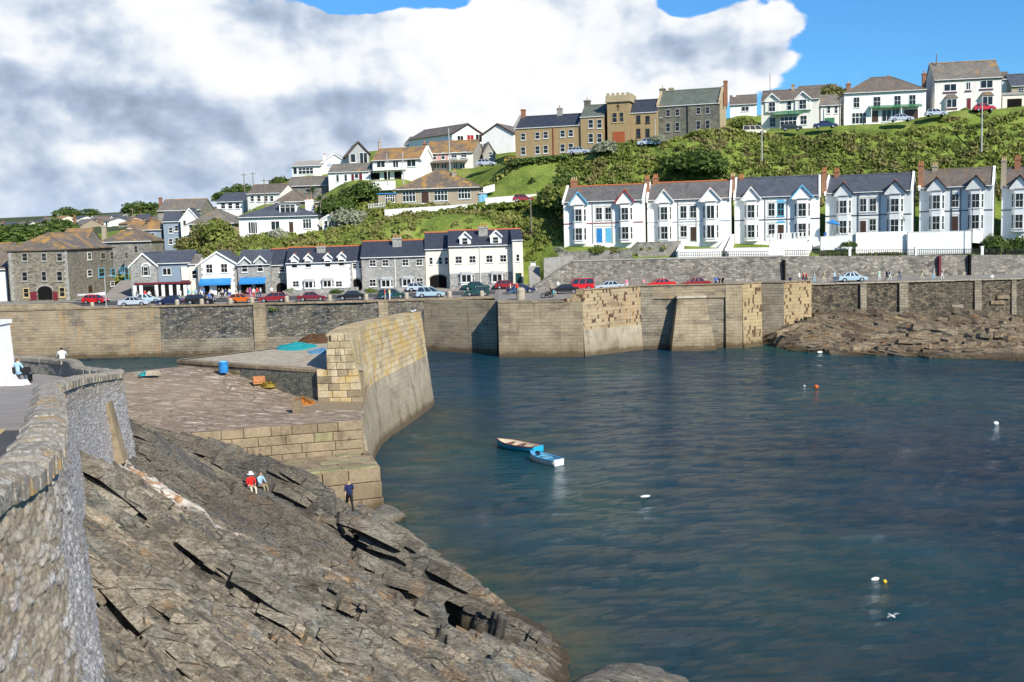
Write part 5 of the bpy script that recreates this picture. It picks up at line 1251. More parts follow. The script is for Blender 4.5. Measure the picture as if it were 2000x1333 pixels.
# ---- rocks under the far quay wall
def farrock():
    pts = []
    for px, py in ((1490, 672), (1520, 680), (1560, 685), (1640, 693), (1740, 695), (1850, 700), (2000, 706), (2150, 715), (2400, 720)):
        p = PZ(px, py, 0); pts.append((p.x, p.y, .1)); pts.append((p.x-1, p.y-5, -2.5)); pts.append((p.x-1, p.y-14, -4))
    for px, py, Y in ((1530, 650, 154), (1545, 630, 159), (1590, 608, 161), (1700, 612, 160), (1800, 620, 160), (1900, 618, 160), (2000, 628, 160), (2150, 628, 160), (1620, 650, 152), (1700, 655, 150), (1800, 652, 149), (1900, 648, 150), (2000, 655, 145), (2000, 680, 137), (1850, 680, 141), (1700, 678, 144), (2200, 640, 150), (2400, 640, 150)):
        p = PY(px, py, Y); pts.append((p.x, p.y, p.z))
    pts += [(30, 170, 3), (100, 170, 4), (40, 120, -5), (90, 100, -6), (120, 130, 2)]
    f = rbf(pts)
    x = np.linspace(30, 105, 560); y = np.linspace(126, 168, 300); X, Yg = np.meshgrid(x, y)
    Z = f(X, Yg)
    s, t = X, Yg+.35*X
    st, cr_ = strata(X*.75, Yg*1.1+X*.15, 1.0, 8, False)
    Z = Z+1.0*st*np.clip((Z+2)/3, .2, 1)
    wet = np.clip((.9-Z)/.5, 0, 1); dk = np.clip((Yg-155)/4, 0, 1)*.8*np.clip((80-X)/20, 0.2, 1)+.3*(fbm(X*.2, Yg*.4, 3, 3) > .55)
    m = (X < 37) & (Yg > 157) 
    me = gridmesh('shore_rocks', X, Yg, Z, dict(wet=wet, dark=np.clip(dk, 0, 1), crack=cr_*.7, warm=X*0+1), smooth=False)
    o = link('shore_rocks', me, M['rock']); tag(o, kind='structure')
    def pick2(r_, n):
        x = r_.uniform(38, 92, n); y = r_.uniform(134, 160.5, n); k = f(x, y) > -.3; return x[k], y[k]
    def zf2(x, y, full=False):
        b = f(x, y); return b+1.0*strata(x*.75, y*1.1+x*.15, 1.0, 8, False)[0]*np.clip((b+2)/3, .2, 1) if full else b
    slabs('shore_ledges', 1500, pick2, zf2, lambda x, y, r_: (3.6*r_.uniform(.5, 1.6, len(x)), 1.3*r_.uniform(.5, 1.5, len(x)), r_.uniform(.5, .9, len(x)), r_.uniform(.15, .5, len(x))), 9)
farrock()
def sea():
    d = np.concatenate([[-1200], np.linspace(-90, 130, 330), [1200]]); y = np.concatenate([[-300, 0], np.linspace(25, 172, 300), [176]])
    X, Yg = np.meshgrid(d, y); Z = np.zeros_like(X)
    a = fbm(X*.35+Yg*.1, Yg*.55, 3, 3)-.5; Z = Z+a*.16
    zz = RF(X, Yg); sh = np.clip((zz+2.6)/2.4, 0, 1)*(np.abs(X) < 40)*(Yg < 76)
    # pale weedy bottom beside the curved pier
    sh = np.maximum(sh, .7*np.clip(1-np.abs(X+7)/6, 0, 1)*np.clip((Yg-72)/8, 0, 1)*np.clip((112-Yg)/8, 0, 1))
    sh = sh*(.5+fbm(X*.3, Yg*.3, 8, 3))
    me = gridmesh('water', X, Yg, Z, dict(shallow=np.clip(sh, 0, 1)))
    tag(link('water', me, M['water']), kind='structure')
sea()
# ------------------------------------------------------------------ far quay
def ez_(x): return 7.6+.7*min(1, max(0, (x-2)/16))
EDGE = [(-170, 163), (-77.5, 162.6), (-54, 162), (-23, 160), (-12.2, 160.3), (-2.6, 160.5), (-1.8, 149.8), (9.8, 147.2), (18.5, 153.7), (32.7, 152.6), (35.8, 154.4), (36.0, 158.5), (39.8, 157.2), (44.2, 158.6), (44.4, 161), (90, 160.5), (200, 158)]
def quay_ground():
    mb = MB()
    for (a, b) in zip(EDGE[:-1], EDGE[1:]):
        if a[0] >= b[0]: continue
        for (y0, y1, f0, f1) in ((0, .5, 0, .5), (.5, 1, .5, 1)):
            P = lambda p, t: (p[0], p[1]+(190-p[1])*t, ez_(p[0])+.75*t*(1 if p[0] < 8 else .3))
            mb.add([P(a, y0), P(b, y0), P(b, y1), P(a, y1)], [(0, 1, 2, 3)])
    o = obj('quay_road', mb, M['pavement']); tag(o, kind='structure')
    mb = MB()       # tarmac carriageway between the parked cars and the houses
    for (a, b) in ((-77, -54), (-54, -23), (-23, -3), (-3, 8)):
        z = lambda y: 7.62+.75*(y-160.2)/29.8
        mb.add([(a, 166.5, z(166.5)+.004), (b, 166.5, z(166.5)+.004), (b, 173.5, z(173.5)+.004), (a, 173.5, z(173.5)+.004)], [(0, 1, 2, 3)])
    tag(obj('carriageway', mb, M['asphalt']), kind='structure')
    tag(obj('pavement', MB().box(-66, 176.2, 8.0, -2, 178.6, 8.16), M['pale_road']), kind='structure')
    # the street that climbs beside the warehouse
    a = PY(190, 590, 176); b = PY(264, 592, 176); c = PY(264, 548, 203); d = PY(236, 548, 203)
    tag(obj('side_street', MB().slab([a, b, c, d], .3), M['pale_road']), kind='structure')
quay_ground()
def panel(root, name, p0, p1, z0, z1, m, t=.3, proud=0., taper=0.):
    """wall panel along p0-p1, outer face to the right of p1->p0 (towards the viewer)"""
    d = Vector((p1[0]-p0[0], p1[1]-p0[1], 0)).normalized(); n = Vector((d.y, -d.x, 0))
    if isinstance(z1, (int, float)): z1 = (z1, z1)
    A = Vector((*p0, 0))+n*proud; B = Vector((*p1, 0))+n*proud; tt = t+proud
    q = lambda v, k, z: (v.x+n.x*k, v.y+n.y*k, z)
    mb = MB().hexa([q(A, taper, z0), q(B, taper, z0), q(B, -tt, z0), q(A, -tt, z0)], [q(A, 0, z1[0]), q(B, 0, z1[1]), q(B, -tt, z1[1]), q(A, -tt, z1[0])])
    return obj(name, mb, M[m] if isinstance(m, str) else m, root)
def copings(root, pts, z, w=.7, h=.28, L=1.45, m='block', over=.08, name='coping_stone', inset=0.):
    for (a, b) in zip(pts[:-1], pts[1:]):
        d = Vector((b[0]-a[0], b[1]-a[1], 0)); ln = d.length; d.normalize(); n = Vector((d.y, -d.x, 0)); k = max(1, round(ln/L)); st = ln/k
        za, zb = (z(a[0]), z(b[0])) if callable(z) else (z, z)
        key = ('cop', round(st, 1), w, h)
        if key not in WIN:
            j = .03; WIN[key] = MB().hexa([(j, -over, 0), (st-j, -over, 0), (st-j, w, 0), (j, w, 0)], [(j+.02, -over+.04, h), (st-j-.02, -over+.04, h), (st-j-.02, w, h), (j+.02, w, h)]).mesh(name)
        for i in range(k):
            p = Vector((a[0], a[1], 0))+d*st*i; o = link(name, WIN[key], M[m], root, (p.x, p.y, za+(zb-za)*(i+.5)/k-.02+rnd.uniform(-.02, .02)), math.atan2(d.y, d.x))
QW = thing('quay_wall', 'long granite and rubble harbour wall below the row of parked cars', 'harbour wall')
def X(px, Y=161): return pl(px, Y, 4).x
segs = [(-60, 310, 'quay_mid', 0), (310, 497, 'quay_dark', -.06), (497, 521, 'quay_jut', .12), (521, 742, 'quay_dark', -.04), (742, 760, 'quay_jut', .1), (760, 830, 'quay_dark', -.02), (830, 972, 'quay_jut', 0)]
def ey_(x):
    for a, b in zip(EDGE[:-1], EDGE[1:]):
        if a[0] <= x <= b[0] and b[0] > a[0]: return a[1]+(b[1]-a[1])*(x-a[0])/(b[0]-a[0])
    return 160.5
for (a, b, m, pr) in segs:
    xa, xb = X(a), X(b)
    if m == 'quay_dark':
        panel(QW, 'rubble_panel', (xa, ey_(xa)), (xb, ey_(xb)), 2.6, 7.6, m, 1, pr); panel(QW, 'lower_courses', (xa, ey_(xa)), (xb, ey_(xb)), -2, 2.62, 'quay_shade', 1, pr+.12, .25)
    else: panel(QW, 'granite_panel', (xa, ey_(xa)), (xb, ey_(xb)), -2, 7.6, m, 1, pr, .3)
copings(QW, [(-77, 162.45), (-54, 161.9), (-23, 159.9), (-12.2, 160.2), (-2.6, 160.4)], 7.5)
panel(QW, 'parapet', (-84, 162.7), (-66.5, 162.3), 7.55, (8.5, 8.45), 'quay_jut', .5, .02); panel(QW, 'parapet', (-66.5, 162.3), (-63.5, 162.2), 7.55, (8.45, 7.6), 'quay_jut', .5, .02)
BA = thing('quay_bastion', 'projecting buff granite bastion with a parapet pitted by dark holes', 'harbour wall')
core = [(-2.2, 160.6), (-1.7, 150.0), (9.8, 147.4), (18.4, 153.9), (32.7, 152.8), (35.6, 154.6), (35.8, 158.7), (39.8, 157.4), (44.0, 158.8), (44.0, 163), (-2.2, 163)]
obj('core', MB().prismZ(core, -2, 7.2), M['quay_shade'], BA)
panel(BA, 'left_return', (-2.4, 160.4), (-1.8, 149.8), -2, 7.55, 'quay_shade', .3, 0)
panel(BA, 'granite_panel', (-1.8, 149.8), (9.8, 147.2), -2, 7.55, 'quay_jut', .3, 0, .2)
panel(BA, 'lower_courses', (9.8, 147.2), (18.5, 153.7), -2, 3.6, 'block_smooth', .3, .04, .35)
panel(BA, 'pitted_panel', (9.8, 147.2), (18.5, 153.7), 3.6, 9.2, 'quay_holes', .55)
panel(BA, 'shaded_panel', (18.5, 153.7), (20.2, 153.57), -2, 9.15, 'quay_shade', .5, .02)  # shade on this face is painted by the darker granite
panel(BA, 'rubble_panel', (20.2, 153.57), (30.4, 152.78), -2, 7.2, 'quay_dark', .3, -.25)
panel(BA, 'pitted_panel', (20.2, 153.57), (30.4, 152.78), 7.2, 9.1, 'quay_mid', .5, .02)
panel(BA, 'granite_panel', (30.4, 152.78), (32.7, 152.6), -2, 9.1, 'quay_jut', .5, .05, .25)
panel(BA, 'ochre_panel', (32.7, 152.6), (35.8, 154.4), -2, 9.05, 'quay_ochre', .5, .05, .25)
panel(BA, 'shaded_panel', (36.0, 158.5), (39.8, 157.2), -2, 9.0, 'quay_shade', .5)  # left-turned face, its shade given by the dark block colour
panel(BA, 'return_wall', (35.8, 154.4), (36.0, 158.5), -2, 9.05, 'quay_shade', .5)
panel(BA, 'ochre_panel', (39.8, 157.2), (44.2, 158.6), -2, 8.8, 'quay_ochre', .5)
panel(BA, 'return_wall', (44.2, 158.6), (44.4, 161.5), -2, 8.8, 'quay_ochre', .5)
# stepped parapet end on the left of the bastion
for i, (x0, x1, z) in enumerate(((7.4, 8.2, 8.05), (8.2, 8.9, 8.55), (8.9, 9.9, 9.2))):
    panel(BA, 'parapet_step', (x0, 147.2+(9.8-x0)*.224), (x1, 147.2+(9.8-x1)*.224), 7.5, z, 'quay_ochre', .9, .03)
copings(BA, [(-1.8, 149.8), (7.3, 147.75)], 7.5, m='block')
copings(BA, [(9.9, 147.2), (18.5, 153.6), (32.7, 152.5), (35.8, 154.3)], 9.08, .62, .16, 1.3)
copings(BA, [(36.0, 158.4), (39.8, 157.1), (44.2, 158.5)], 8.85, .62, .14, 1.3)
BU = thing('buttress', 'sloping pale granite buttress leaning on the middle of the bastion', 'buttress')
xa, xb = 22.0, 28.9; y = 153.2
obj('buttress_body', MB().hexa([(xa, y-3.0, -2), (xb, y-3.4, -2), (xb, y, -2), (xa, y, -2)], [(23.5, y-1.3, 7.3), (27.3, y-1.6, 7.3), (27.3, y, 7.3), (23.5, y, 7.3)]), M['quay_jut'], BU)
obj('cap_slab', MB().hexa([(23.3, y-1.5, 7.3), (27.5, y-1.8, 7.3), (27.5, y, 7.3), (23.3, y, 7.3)], [(23.4, y-1.3, 7.6), (27.4, y-1.6, 7.6), (27.4, y, 7.6), (23.4, y, 7.6)]), M['deck2'], BU)
FW = thing('sea_wall', 'dark weathered sea wall above the rocky shore on the right', 'sea wall')
panel(FW, 'wall_face', (44.4, 161), (90, 160.5), -1, 8.25, 'far_wall', 1.0, 0, .3); panel(FW, 'wall_face', (90, 160.5), (200, 158), -1, 8.2, 'far_wall', 1.0, 0, .3)
for xx, w in ((52, .9), (57.8, 1.3), (69, 1.0), (74.5, .7)): panel(FW, 'wall_pier', (xx, 160.85), (xx+w, 160.85), -1, 8.1, 'quay_shade', .5, .35, .5)
copings(FW, [(44.4, 160.8), (90, 160.3)], 8.18, .7, .16, 2.0, 'block_smooth')
# stepped stone projections low on the sea wall
for i in range(9):
    xx = rnd.uniform(45, 88); z = rnd.uniform(1, 5.5); w = rnd.uniform(.8, 2.6)
    obj('projecting_stone', MB().hexa([(xx, 160.3, z), (xx+w, 160.3, z+rnd.uniform(-.1, .1)), (xx+w, 161, z), (xx, 161, z)], [(xx+.1, 160.4, z+.5), (xx+w-.1, 160.35, z+.55), (xx+w, 161, z+.5), (xx, 161, z+.5)]), M['quay_shade' if i % 2 else 'block'], FW)
# upper retaining wall
RW = thing('retaining_wall', 'tall grey stone retaining wall between the quay road and the villas', 'retaining wall')
tops = [(1118, 511), (1300, 506), (1530, 501), (1700, 500), (2000, 498), (2400, 494)]
tp = [PY(a, b, 172) for a, b in tops]
RWT = tp
for i, (a, b) in enumerate(zip(tp[:-1], tp[1:])):
    panel(RW, 'wall_face', (a.x, 172), (b.x, 172), 7.5, (a.z, b.z), 'retain', 1.0, 0, .45)
    panel(RW, 'coping', (a.x, 171.9), (b.x, 171.9), min(a.z, b.z)-.02, (a.z+.16, b.z+.16), 'concrete', 1.0, .02) if i < 2 else None
panel(RW, 'wing_wall', (tp[0].x-6.2, 170.5), (tp[0].x, 172), 7.5, (8.6, tp[0].z), 'retain', 1.0, 0, .3)
a = PY(1062, 545, 172.5); b = PY(1062, 505, 172.5); c = PY(1115, 500, 172.5)
obj('render_buttress', MB().prismY([(a.x, 7.5), (c.x+.3, 7.5), (c.x+.3, c.z), (b.x, b.z)], 172.6, 174.5), M['concrete'], RW)
for px in (1531, 1834, 1893): 
    x = pl(px, 171.6, 9).x; obj('drain_slot' if px != 1834 else 'drainpipe', MB().box(x-.16, 171.2, 7.9, x+.16, 171.9, 11.6), M['dark'] if px != 1834 else M['p_maroon'], RW)
# stone rows on the retaining wall top
def strip_thing(name, label, cat, p0, p1, Y, th, m, zb=None, Y1=None, cap=True, ztop1=None):
    """freestanding wall given by its two top corners (px,py) and the foot row"""
    A = PY(*p0, Y); B = PY(*p1, Y1 or Y); t = thing(name, label, cat, (A.x, A.y, A.z))
    d = Vector((B.x-A.x, B.y-A.y, 0)); n = Vector((-d.y, d.x, 0)).normalized()*th; k = zb if zb is not None else 2.2
    mb = MB().hexa([(0, 0, -k), (d.x, d.y, B.z-A.z-k), (d.x+n.x, d.y+n.y, B.z-A.z-k), (n.x, n.y, -k)], [(0, 0, 0), (d.x, d.y, B.z-A.z), (d.x+n.x, d.y+n.y, B.z-A.z), (n.x, n.y, 0)])
    obj('wall', mb, M[m], t)
    if cap:
        e = n*.12; obj('coping', MB().hexa([(-e.x, -e.y, 0), (d.x-e.x, d.y-e.y, B.z-A.z), (d.x+n.x+e.x, d.y+n.y+e.y, B.z-A.z), (n.x+e.x, n.y+e.y, 0)], [(-e.x, -e.y, .1), (d.x-e.x, d.y-e.y, B.z-A.z+.1), (d.x+n.x+e.x, d.y+n.y+e.y, B.z-A.z+.1), (n.x+e.x, n.y+e.y, .1)]), M[m], t)
    return t
G = strip_thing
G('garden_wall', 'low white garden wall with railings before the second white villa', 'garden wall', (1324, 489), (1410, 487), 175, .35, 'white', 1.6)
G('garden_wall', 'white sloping stair wall between the second and third white villas', 'garden wall', (1404, 490), (1426, 462), 175.5, .35, 'white', 1.6, 181)
G('garden_wall', 'white sloping stair wall at the left of the blue-trimmed villa', 'garden wall', (1420, 490), (1434, 459), 175.5, .35, 'white', 1.6, 180)
G('garden_wall', 'white sloping stair wall left of the railed garden of the second villa', 'garden wall', (1324, 492), (1336, 470), 175.6, .3, 'white', 1.5, 180)
G('garden_wall', 'long low white wall before the blue-trimmed villa garden', 'garden wall', (1423, 486), (1575, 484), 174.6, .35, 'white', 1.8)
G('garden_wall', 'raised white terrace wall with urn-like balusters below the blue-trimmed villa', 'garden wall', (1503, 470), (1577, 466), 177, .35, 'white', 1.6)
G('garden_wall', 'white sloping stair wall right of the blue-trimmed villa', 'garden wall', (1574, 491), (1592, 458), 175, .35, 'white', 1.6, 180.5)
G('garden_wall', 'white terrace wall under the blue parasol', 'garden wall', (1603, 464), (1676, 459), 177, .35, 'white3', 2.2)
G('garden_wall', 'bulging white terrace wall right of the parasol', 'garden wall', (1672, 456), (1771, 453), 176.4, .35, 'white', 3.4)
G('garden_wall', 'tall pale blue-white garden wall before the brown-roofed villa', 'garden wall', (1773, 455), (1898, 452), 175.6, .35, 'white3', 3.6)
G('garden_wall', 'white stepped wall end beside the round bushes', 'garden wall', (1900, 450), (1920, 452), 175.6, .35, 'white', 2.0)
G('garden_wall', 'white harbour-side garden wall under the brown-roofed bungalow', 'garden wall', (751, 411), (931, 399), 203, .35, 'white', 1.3)
G('garden_wall', 'white garden wall on the lawn right of the blue shed', 'garden wall', (948, 388), (1077, 378), 203, .35, 'white', 1.2)
G('garden_wall', 'short white wall stub rising from the lawn beside the bungalow roof', 'garden wall', (944, 367), (966, 361), 207, .35, 'white', 1.2)
G('garden_wall', 'bright white terrace wall below the lichen-roofed house', 'garden wall', (704, 358), (772, 354), 219, .35, 'white', 1.7)
G('garden_wall', 'low stone wall edging the first villa garden', 'garden wall', (1090, 494), (1235, 488), 174, .4, 'stone', 1.6)
G('garden_wall', 'low stone wall edging the second villa garden', 'garden wall', (1245, 475), (1330, 472), 178.5, .35, 'stone', 3.4)
G('garden_wall', 'dark stone wall beside the villa steps', 'garden wall', (1224, 498), (1248, 474), 174.6, .35, 'stone_dark', 1.4, 179)
G('garden_wall', 'pale stone forecourt wall before the white cottages', 'garden wall', (552, 570), (700, 562), 177.2, .3, 'stone_grey', 1.4)
G('garden_wall', 'pale stone forecourt wall before the cream houses', 'garden wall', (878, 560), (1003, 554), 176.6, .3, 'stone_grey', 1.5)
G('garden_wall', 'pale stone forecourt wall before the grey stone cottages', 'garden wall', (706, 566), (835, 560), 177, .3, 'stone_grey', 1.4)
G('garden_wall', 'low cream roadside wall before the twin-gabled guesthouse', 'garden wall', (1487, 261), (1600, 254), 215, .3, 'white2', 1.3)
G('garden_wall', 'stone roadside wall below the orange garage door', 'garden wall', (1140, 292), (1262, 276), 210.5, .35, 'stone', 1.3)
for i, (a, b, y0, y1, z) in enumerate(((1092, 1238, 174.6, 180.5, 12.9), (1250, 1326, 179.2, 181.5, 13.9), (1434, 1500, 175.4, 179.5, 12.6), (1604, 1668, 173.6, 176.6, 12.2), (1676, 1765, 173.4, 175.8, 12.0))):
    tag(obj('garden_bed', MB().prismZ([(pl(a, y0, z).x, y0), (pl(b, y0, z).x, y0), (pl(b, y1, z).x, y1), (pl(a, y1, z).x, y1)], 9, z), M['grass']), kind='structure')
# white picket fence by the annexe
def fence(name, label, p0, p1, Y, n, hh, m, postm=None, every=8, Y1=None, pk=.035, rails=(.25, .85)):
    A = PY(*p0, Y); B = PY(*p1, Y1 or Y); t = thing(name, label, 'railing' if name == 'railing' else 'fence', A); d = B-A
    L = math.hypot(d.x, d.y); ang = math.atan2(d.y, d.x); me = MB().box(-pk, -pk, 0, pk, pk, hh).mesh('picket')
    for i in range(n+1): link('picket', me, M[m], t, d*(i/n), ang)
    for f in rails:
        obj('rail', MB().hexa([(0, -.03, hh*f), (d.x, d.y-.03, d.z+hh*f), (d.x, d.y+.03, d.z+hh*f), (0, .03, hh*f)], [(0, -.03, hh*f+.06), (d.x, d.y-.03, d.z+hh*f+.06), (d.x, d.y+.03, d.z+hh*f+.06), (0, .03, hh*f+.06)]), M[m], t)
    if postm:
        pm = MB().box(-.2, -.2, -.1, .2, .2, hh+.25).box(-.26, -.26, hh+.25, .26, .26, hh+.38).mesh('post')
        for i in range(0, n+1, every): link('post', pm, M[postm], t, d*(i/n), ang)
    return t
fence('fence', 'white wooden fence left of the brown-roofed bungalow', (720, 408), (752, 405), 203.5, 10, .9, 'wpaint')
fence('railing', 'dark iron railing with white posts along the retaining wall', (1530, 500), (2010, 497), 172.4, 130, .95, 'p_black', 'wpaint', 35)
fence('railing', 'dark iron railing on the wall below the second villa', (1326, 502), (1500, 500), 172.4, 48, .8, 'p_black', None)
fence('railing', 'short white balustrade on the terrace of the blue-trimmed villa', (1505, 470), (1575, 466), 177.05, 9, 1.05, 'wpaint', None, pk=.13, rails=(.0, .95))
# steps at the left end of the retaining wall
st = thing('stone_steps', 'flight of stone steps climbing at the end of the cream houses', 'steps', PY(1045, 552, 172))
for i in range(14): obj('step', MB().box(-.9, i*.35, -1+i*.0, .9, i*.35+.36, i*.19), M['concrete'], st)

# ------------------------------------------------------------------ the near pier
PR = thing('pier', 'granite pier with a curved parapet wall, a raised deck and a low landing step', 'pier')
def blk(root, o, u, w, L, Hh, D, m, gap=.012, name='granite_block', jit=.02):
    """block whose outer face starts at o, runs L along u, Hh up, depth D along w (inwards)"""
    g = gap; j = rnd.uniform(-jit, jit); r = .035; o = Vector(o); u = Vector(u); w = Vector(w); k = Vector((0, 0, 1))
    P = lambda a, b, c: tuple(o+u*a+k*b+w*(c+j))
    v = [P(g, g, r), P(L-g, g, r), P(L-g, Hh-g, r), P(g, Hh-g, r), P(g+r, g+r, 0), P(L-g-r, g+r, 0), P(L-g-r, Hh-g-r, 0), P(g+r, Hh-g-r, 0), P(g, g, D), P(L-g, g, D), P(L-g, Hh-g, D), P(g, Hh-g, D)]
    f = [(4, 5, 6, 7), (0, 1, 5, 4), (1, 2, 6, 5), (2, 3, 7, 6), (3, 0, 4, 7), (0, 8, 9, 1), (1, 9, 10, 2), (2, 10, 11, 3), (3, 11, 8, 0)]
    if root is None: return v, f
    return obj(name, MB().add(v, f), m if not isinstance(m, str) else M[m], root)
# curved wall
CB = [(-9.6, 71.9), (-10.3, 76), (-10.9, 82), (-11.05, 88), (-10.55, 93.5), (-9.5, 99.5), (-8.7, 104.5), (-8.1, 109.4)]
def crv(s):          # s in 0..1 along the base curve
    n = len(CB)-1; q = min(max(s, 0), .99999)*n; i = int(q); f = q-i
    p = [Vector(CB[min(max(i+k, 0), n)]) for k in (-1, 0, 1, 2)]
    return .5*((2*p[1])+(-p[0]+p[2])*f+(2*p[0]-5*p[1]+4*p[2]-p[3])*f*f+(-p[0]+3*p[1]-3*p[2]+p[3])*f**3)
def cwall(s, z):
    a = crv(s); b = crv(min(1, s+.01)); c = crv(max(0, s-.01)); d = (b-c).normalized(); n = Vector((-d.y, d.x))
    p = a+n*(.115*z); return Vector((p.x, p.y, z)), Vector((d.x, d.y, 0)), Vector((n.x, n.y, 0))
def ztop(s): return 10.5-1.1*s
LEN = sum((Vector(CB[i+1])-Vector(CB[i])).length for i in range(len(CB)-1))
s0 = .215       # where the parapet starts
mb = MB(); n = 60
for i in range(n):           # core of the wall, just behind the stones
    a, b = i/n, (i+1)/n; za = 5.05 if b <= s0+.005 else ztop(a)-.1; q = []
    for z in (-2, za):
        for s_, k in ((a, .1), (b, .1), (b, 1.7), (a, 1.7)):
            p, d, w = cwall(s_, max(z, 0)); p.z = z; q.append(tuple(p+w*k))
    mb.hexa(q[:4], q[4:])
obj('wall_core', mb, M['joint'], PR)
zs = 5.1; rows = 10
for r in range(rows):        # upper ashlar, each stone its own object
    f0, f1 = r/rows, (r+1)/rows; s = s0-.0 if r else .0; first = True
    s = s0
    off = rnd.uniform(.3, 1.0)
    while s < .999:
        L = (off if first else rnd.uniform(.9, 1.7))/LEN; first = False; e = min(1, s+L)
        if 1-e < .015: e = 1
        z0 = zs+(ztop((s+e)/2)-zs)*f0; z1 = zs+(ztop((s+e)/2)-zs)*f1
        q = []; j = rnd.uniform(-.03, .02); g = .02/LEN
        for (ss, zz, k) in ((s+g, z0+.02, j), (e-g, z0+.02, j), (e-g, z0+.02, .3), (s+g, z0+.02, .3), (s+g, z1-.02, j), (e-g, z1-.02, j), (e-g, z1-.02, .3), (s+g, z1-.02, .3)):
            p, d, w = cwall(ss, zz); q.append(tuple(p+w*k))
        obj('granite_block', MB().hexa(q[:4], q[4:]), M['block_ochre'], PR); s = e
mb = MB()                     # lower smoother courses
for r in range(14):
    z0 = -1.0+r*(zs+1)/14; z1 = z0+(zs+1)/14; s = -.0; s = 0
    while s < .999:
        L = rnd.uniform(.9, 1.8)/LEN; e = min(1, s+L)
        if 1-e < .015: e = 1
        q = []; g = .008/LEN; j = rnd.uniform(-.008, .008)
        for (ss, zz, k) in ((s+g, z0+.008, j), (e-g, z0+.008, j), (e-g, z0+.008, .2), (s+g, z0+.008, .2), (s+g, z1-.008, j), (e-g, z1-.008, j), (e-g, z1-.008, .2), (s+g, z1-.008, .2)):
            p, d, w = cwall(ss, max(0, zz)); p.z = zz; q.append(tuple(p+w*k))
        mb.hexa(q[:4], q[4:]); s = e
tag(obj('lower_courses', mb, M['block_smooth'], PR), kind='stuff')
for i in range(22):          # parapet top slabs
    a, b = s0+(1-s0)*i/22, s0+(1-s0)*(i+1)/22; q = []
    for dz in (-.1, .06):
        for (ss, k) in ((a+.001, -.03), (b-.001, -.03), (b-.001, 1.75), (a+.001, 1.75)):
            p, d, w = cwall(ss, ztop(ss)); p.z += dz; q.append(tuple(p+w*k))
    obj('top_slab', MB().hexa(q[:4], q[4:]), M['block_ochre'], PR)
# parapet end and the tier below it
pe, de, we = cwall(s0, 8.0); pe5, _, _ = cwall(s0, 5.5)
ye = pe.y
for r in range(5):
    z = 7.7+r*.52; x = pe.x-2.05+(.12 if r > 2 else 0)+(.25 if r > 3 else 0); xe = cwall(s0, z)[0].x+.02
    k = 2 if r % 2 else 3; w_ = (xe-x)/k
    for i in range(k): blk(PR, (x+i*w_, ye-.35, z), (1, 0, 0), (0, 1, 0), w_, .52, 1.2, 'block_ochre')
x0_ = PZ(620, 722, 7.7).x; y0_ = PZ(620, 722, 7.7).y
for r in range(5):
    z = 5.1+r*.52; xe = cwall(s0-.03, z)[0].x; x = x0_; yy = y0_-.45
    k = 3 if r % 2 else 4; w_ = (xe-x)/k
    for i in range(k): blk(PR, (x+i*w_, yy, z), (1, 0, 0), (0, 1, 0), w_, .52, 1.0, 'block_ochre' if (i+r) % 3 else 'block')
# raised deck
R = [PZ(345, 704, 7.7), PZ(470, 712, 7.7), PZ(620, 722, 7.7), Vector((-11.0, y0_-.08, 7.7)), Vector((-11.9, 82, 7.7)), Vector((-12.2, 88, 8)), Vector((-11.6, 94, 8)), Vector((-10.2, 104, 8)), Vector((-9.6, 109.3, 8)), Vector((-13.5, 110.5, 8)), PZ(640, 668, 7.7)]
obj('raised_deck', MB().prismZ([(p.x, p.y) for p in R], 7.55, 7.7), M['deck2'], PR)
Rb = [(p.x, p.y+.12) for p in R[:4]]+[(p.x-.05, p.y) for p in R[4:]]
obj('raised_base', MB().prismZ(Rb, -2, 7.55), M['joint'], PR)
obj('shaded_face', MB().hexa([(R[1].x, R[1].y-.03, 4), (R[2].x, R[2].y-.03, 4), (R[2].x, R[2].y+.3, 4), (R[1].x, R[1].y+.3, 4)], [(R[1].x, R[1].y-.03, 7.54), (R[2].x, R[2].y-.03, 7.54), (R[2].x, R[2].y+.3, 7.54), (R[1].x, R[1].y+.3, 7.54)]), M['stone_dark'], PR)  # dark stone colour puts the shade of this side into the surface
d = (R[2]-R[0]); ln = d.length; d.normalize(); w = Vector((-d.y, d.x, 0)); s = 0
while s < ln-.4:
    L = min(rnd.uniform(1.1, 1.8), ln-s); blk(PR, R[0]+d*s+Vector((0, 0, -.28))-w*.06, d, w, L, .3, .7, 'block', name='edge_stone'); s += L
d = (R[10]-R[0]); ln = d.length; d.normalize(); w = Vector((d.y, -d.x, 0)); s = 0
while s < ln-.4:
    L = min(rnd.uniform(1.1, 1.8), ln-s); blk(PR, R[0]+d*s+Vector((0, 0, -.22))-w*.06, d, w, L, .3, .6, 'block', name='edge_stone'); s += L
# left part of the face, pale blocks
d = (R[1]-R[0]); ln = d.length; d.normalize(); w = Vector((-d.y, d.x, 0))
for r in range(3):
    s = 0
    while s < ln-.3: L = min(rnd.uniform(1.0, 1.6), ln-s); blk(PR, R[0]+d*s+Vector((0, 0, -.3-.5*(r+1))), d, w, L, .5, .4, 'block'); s += L
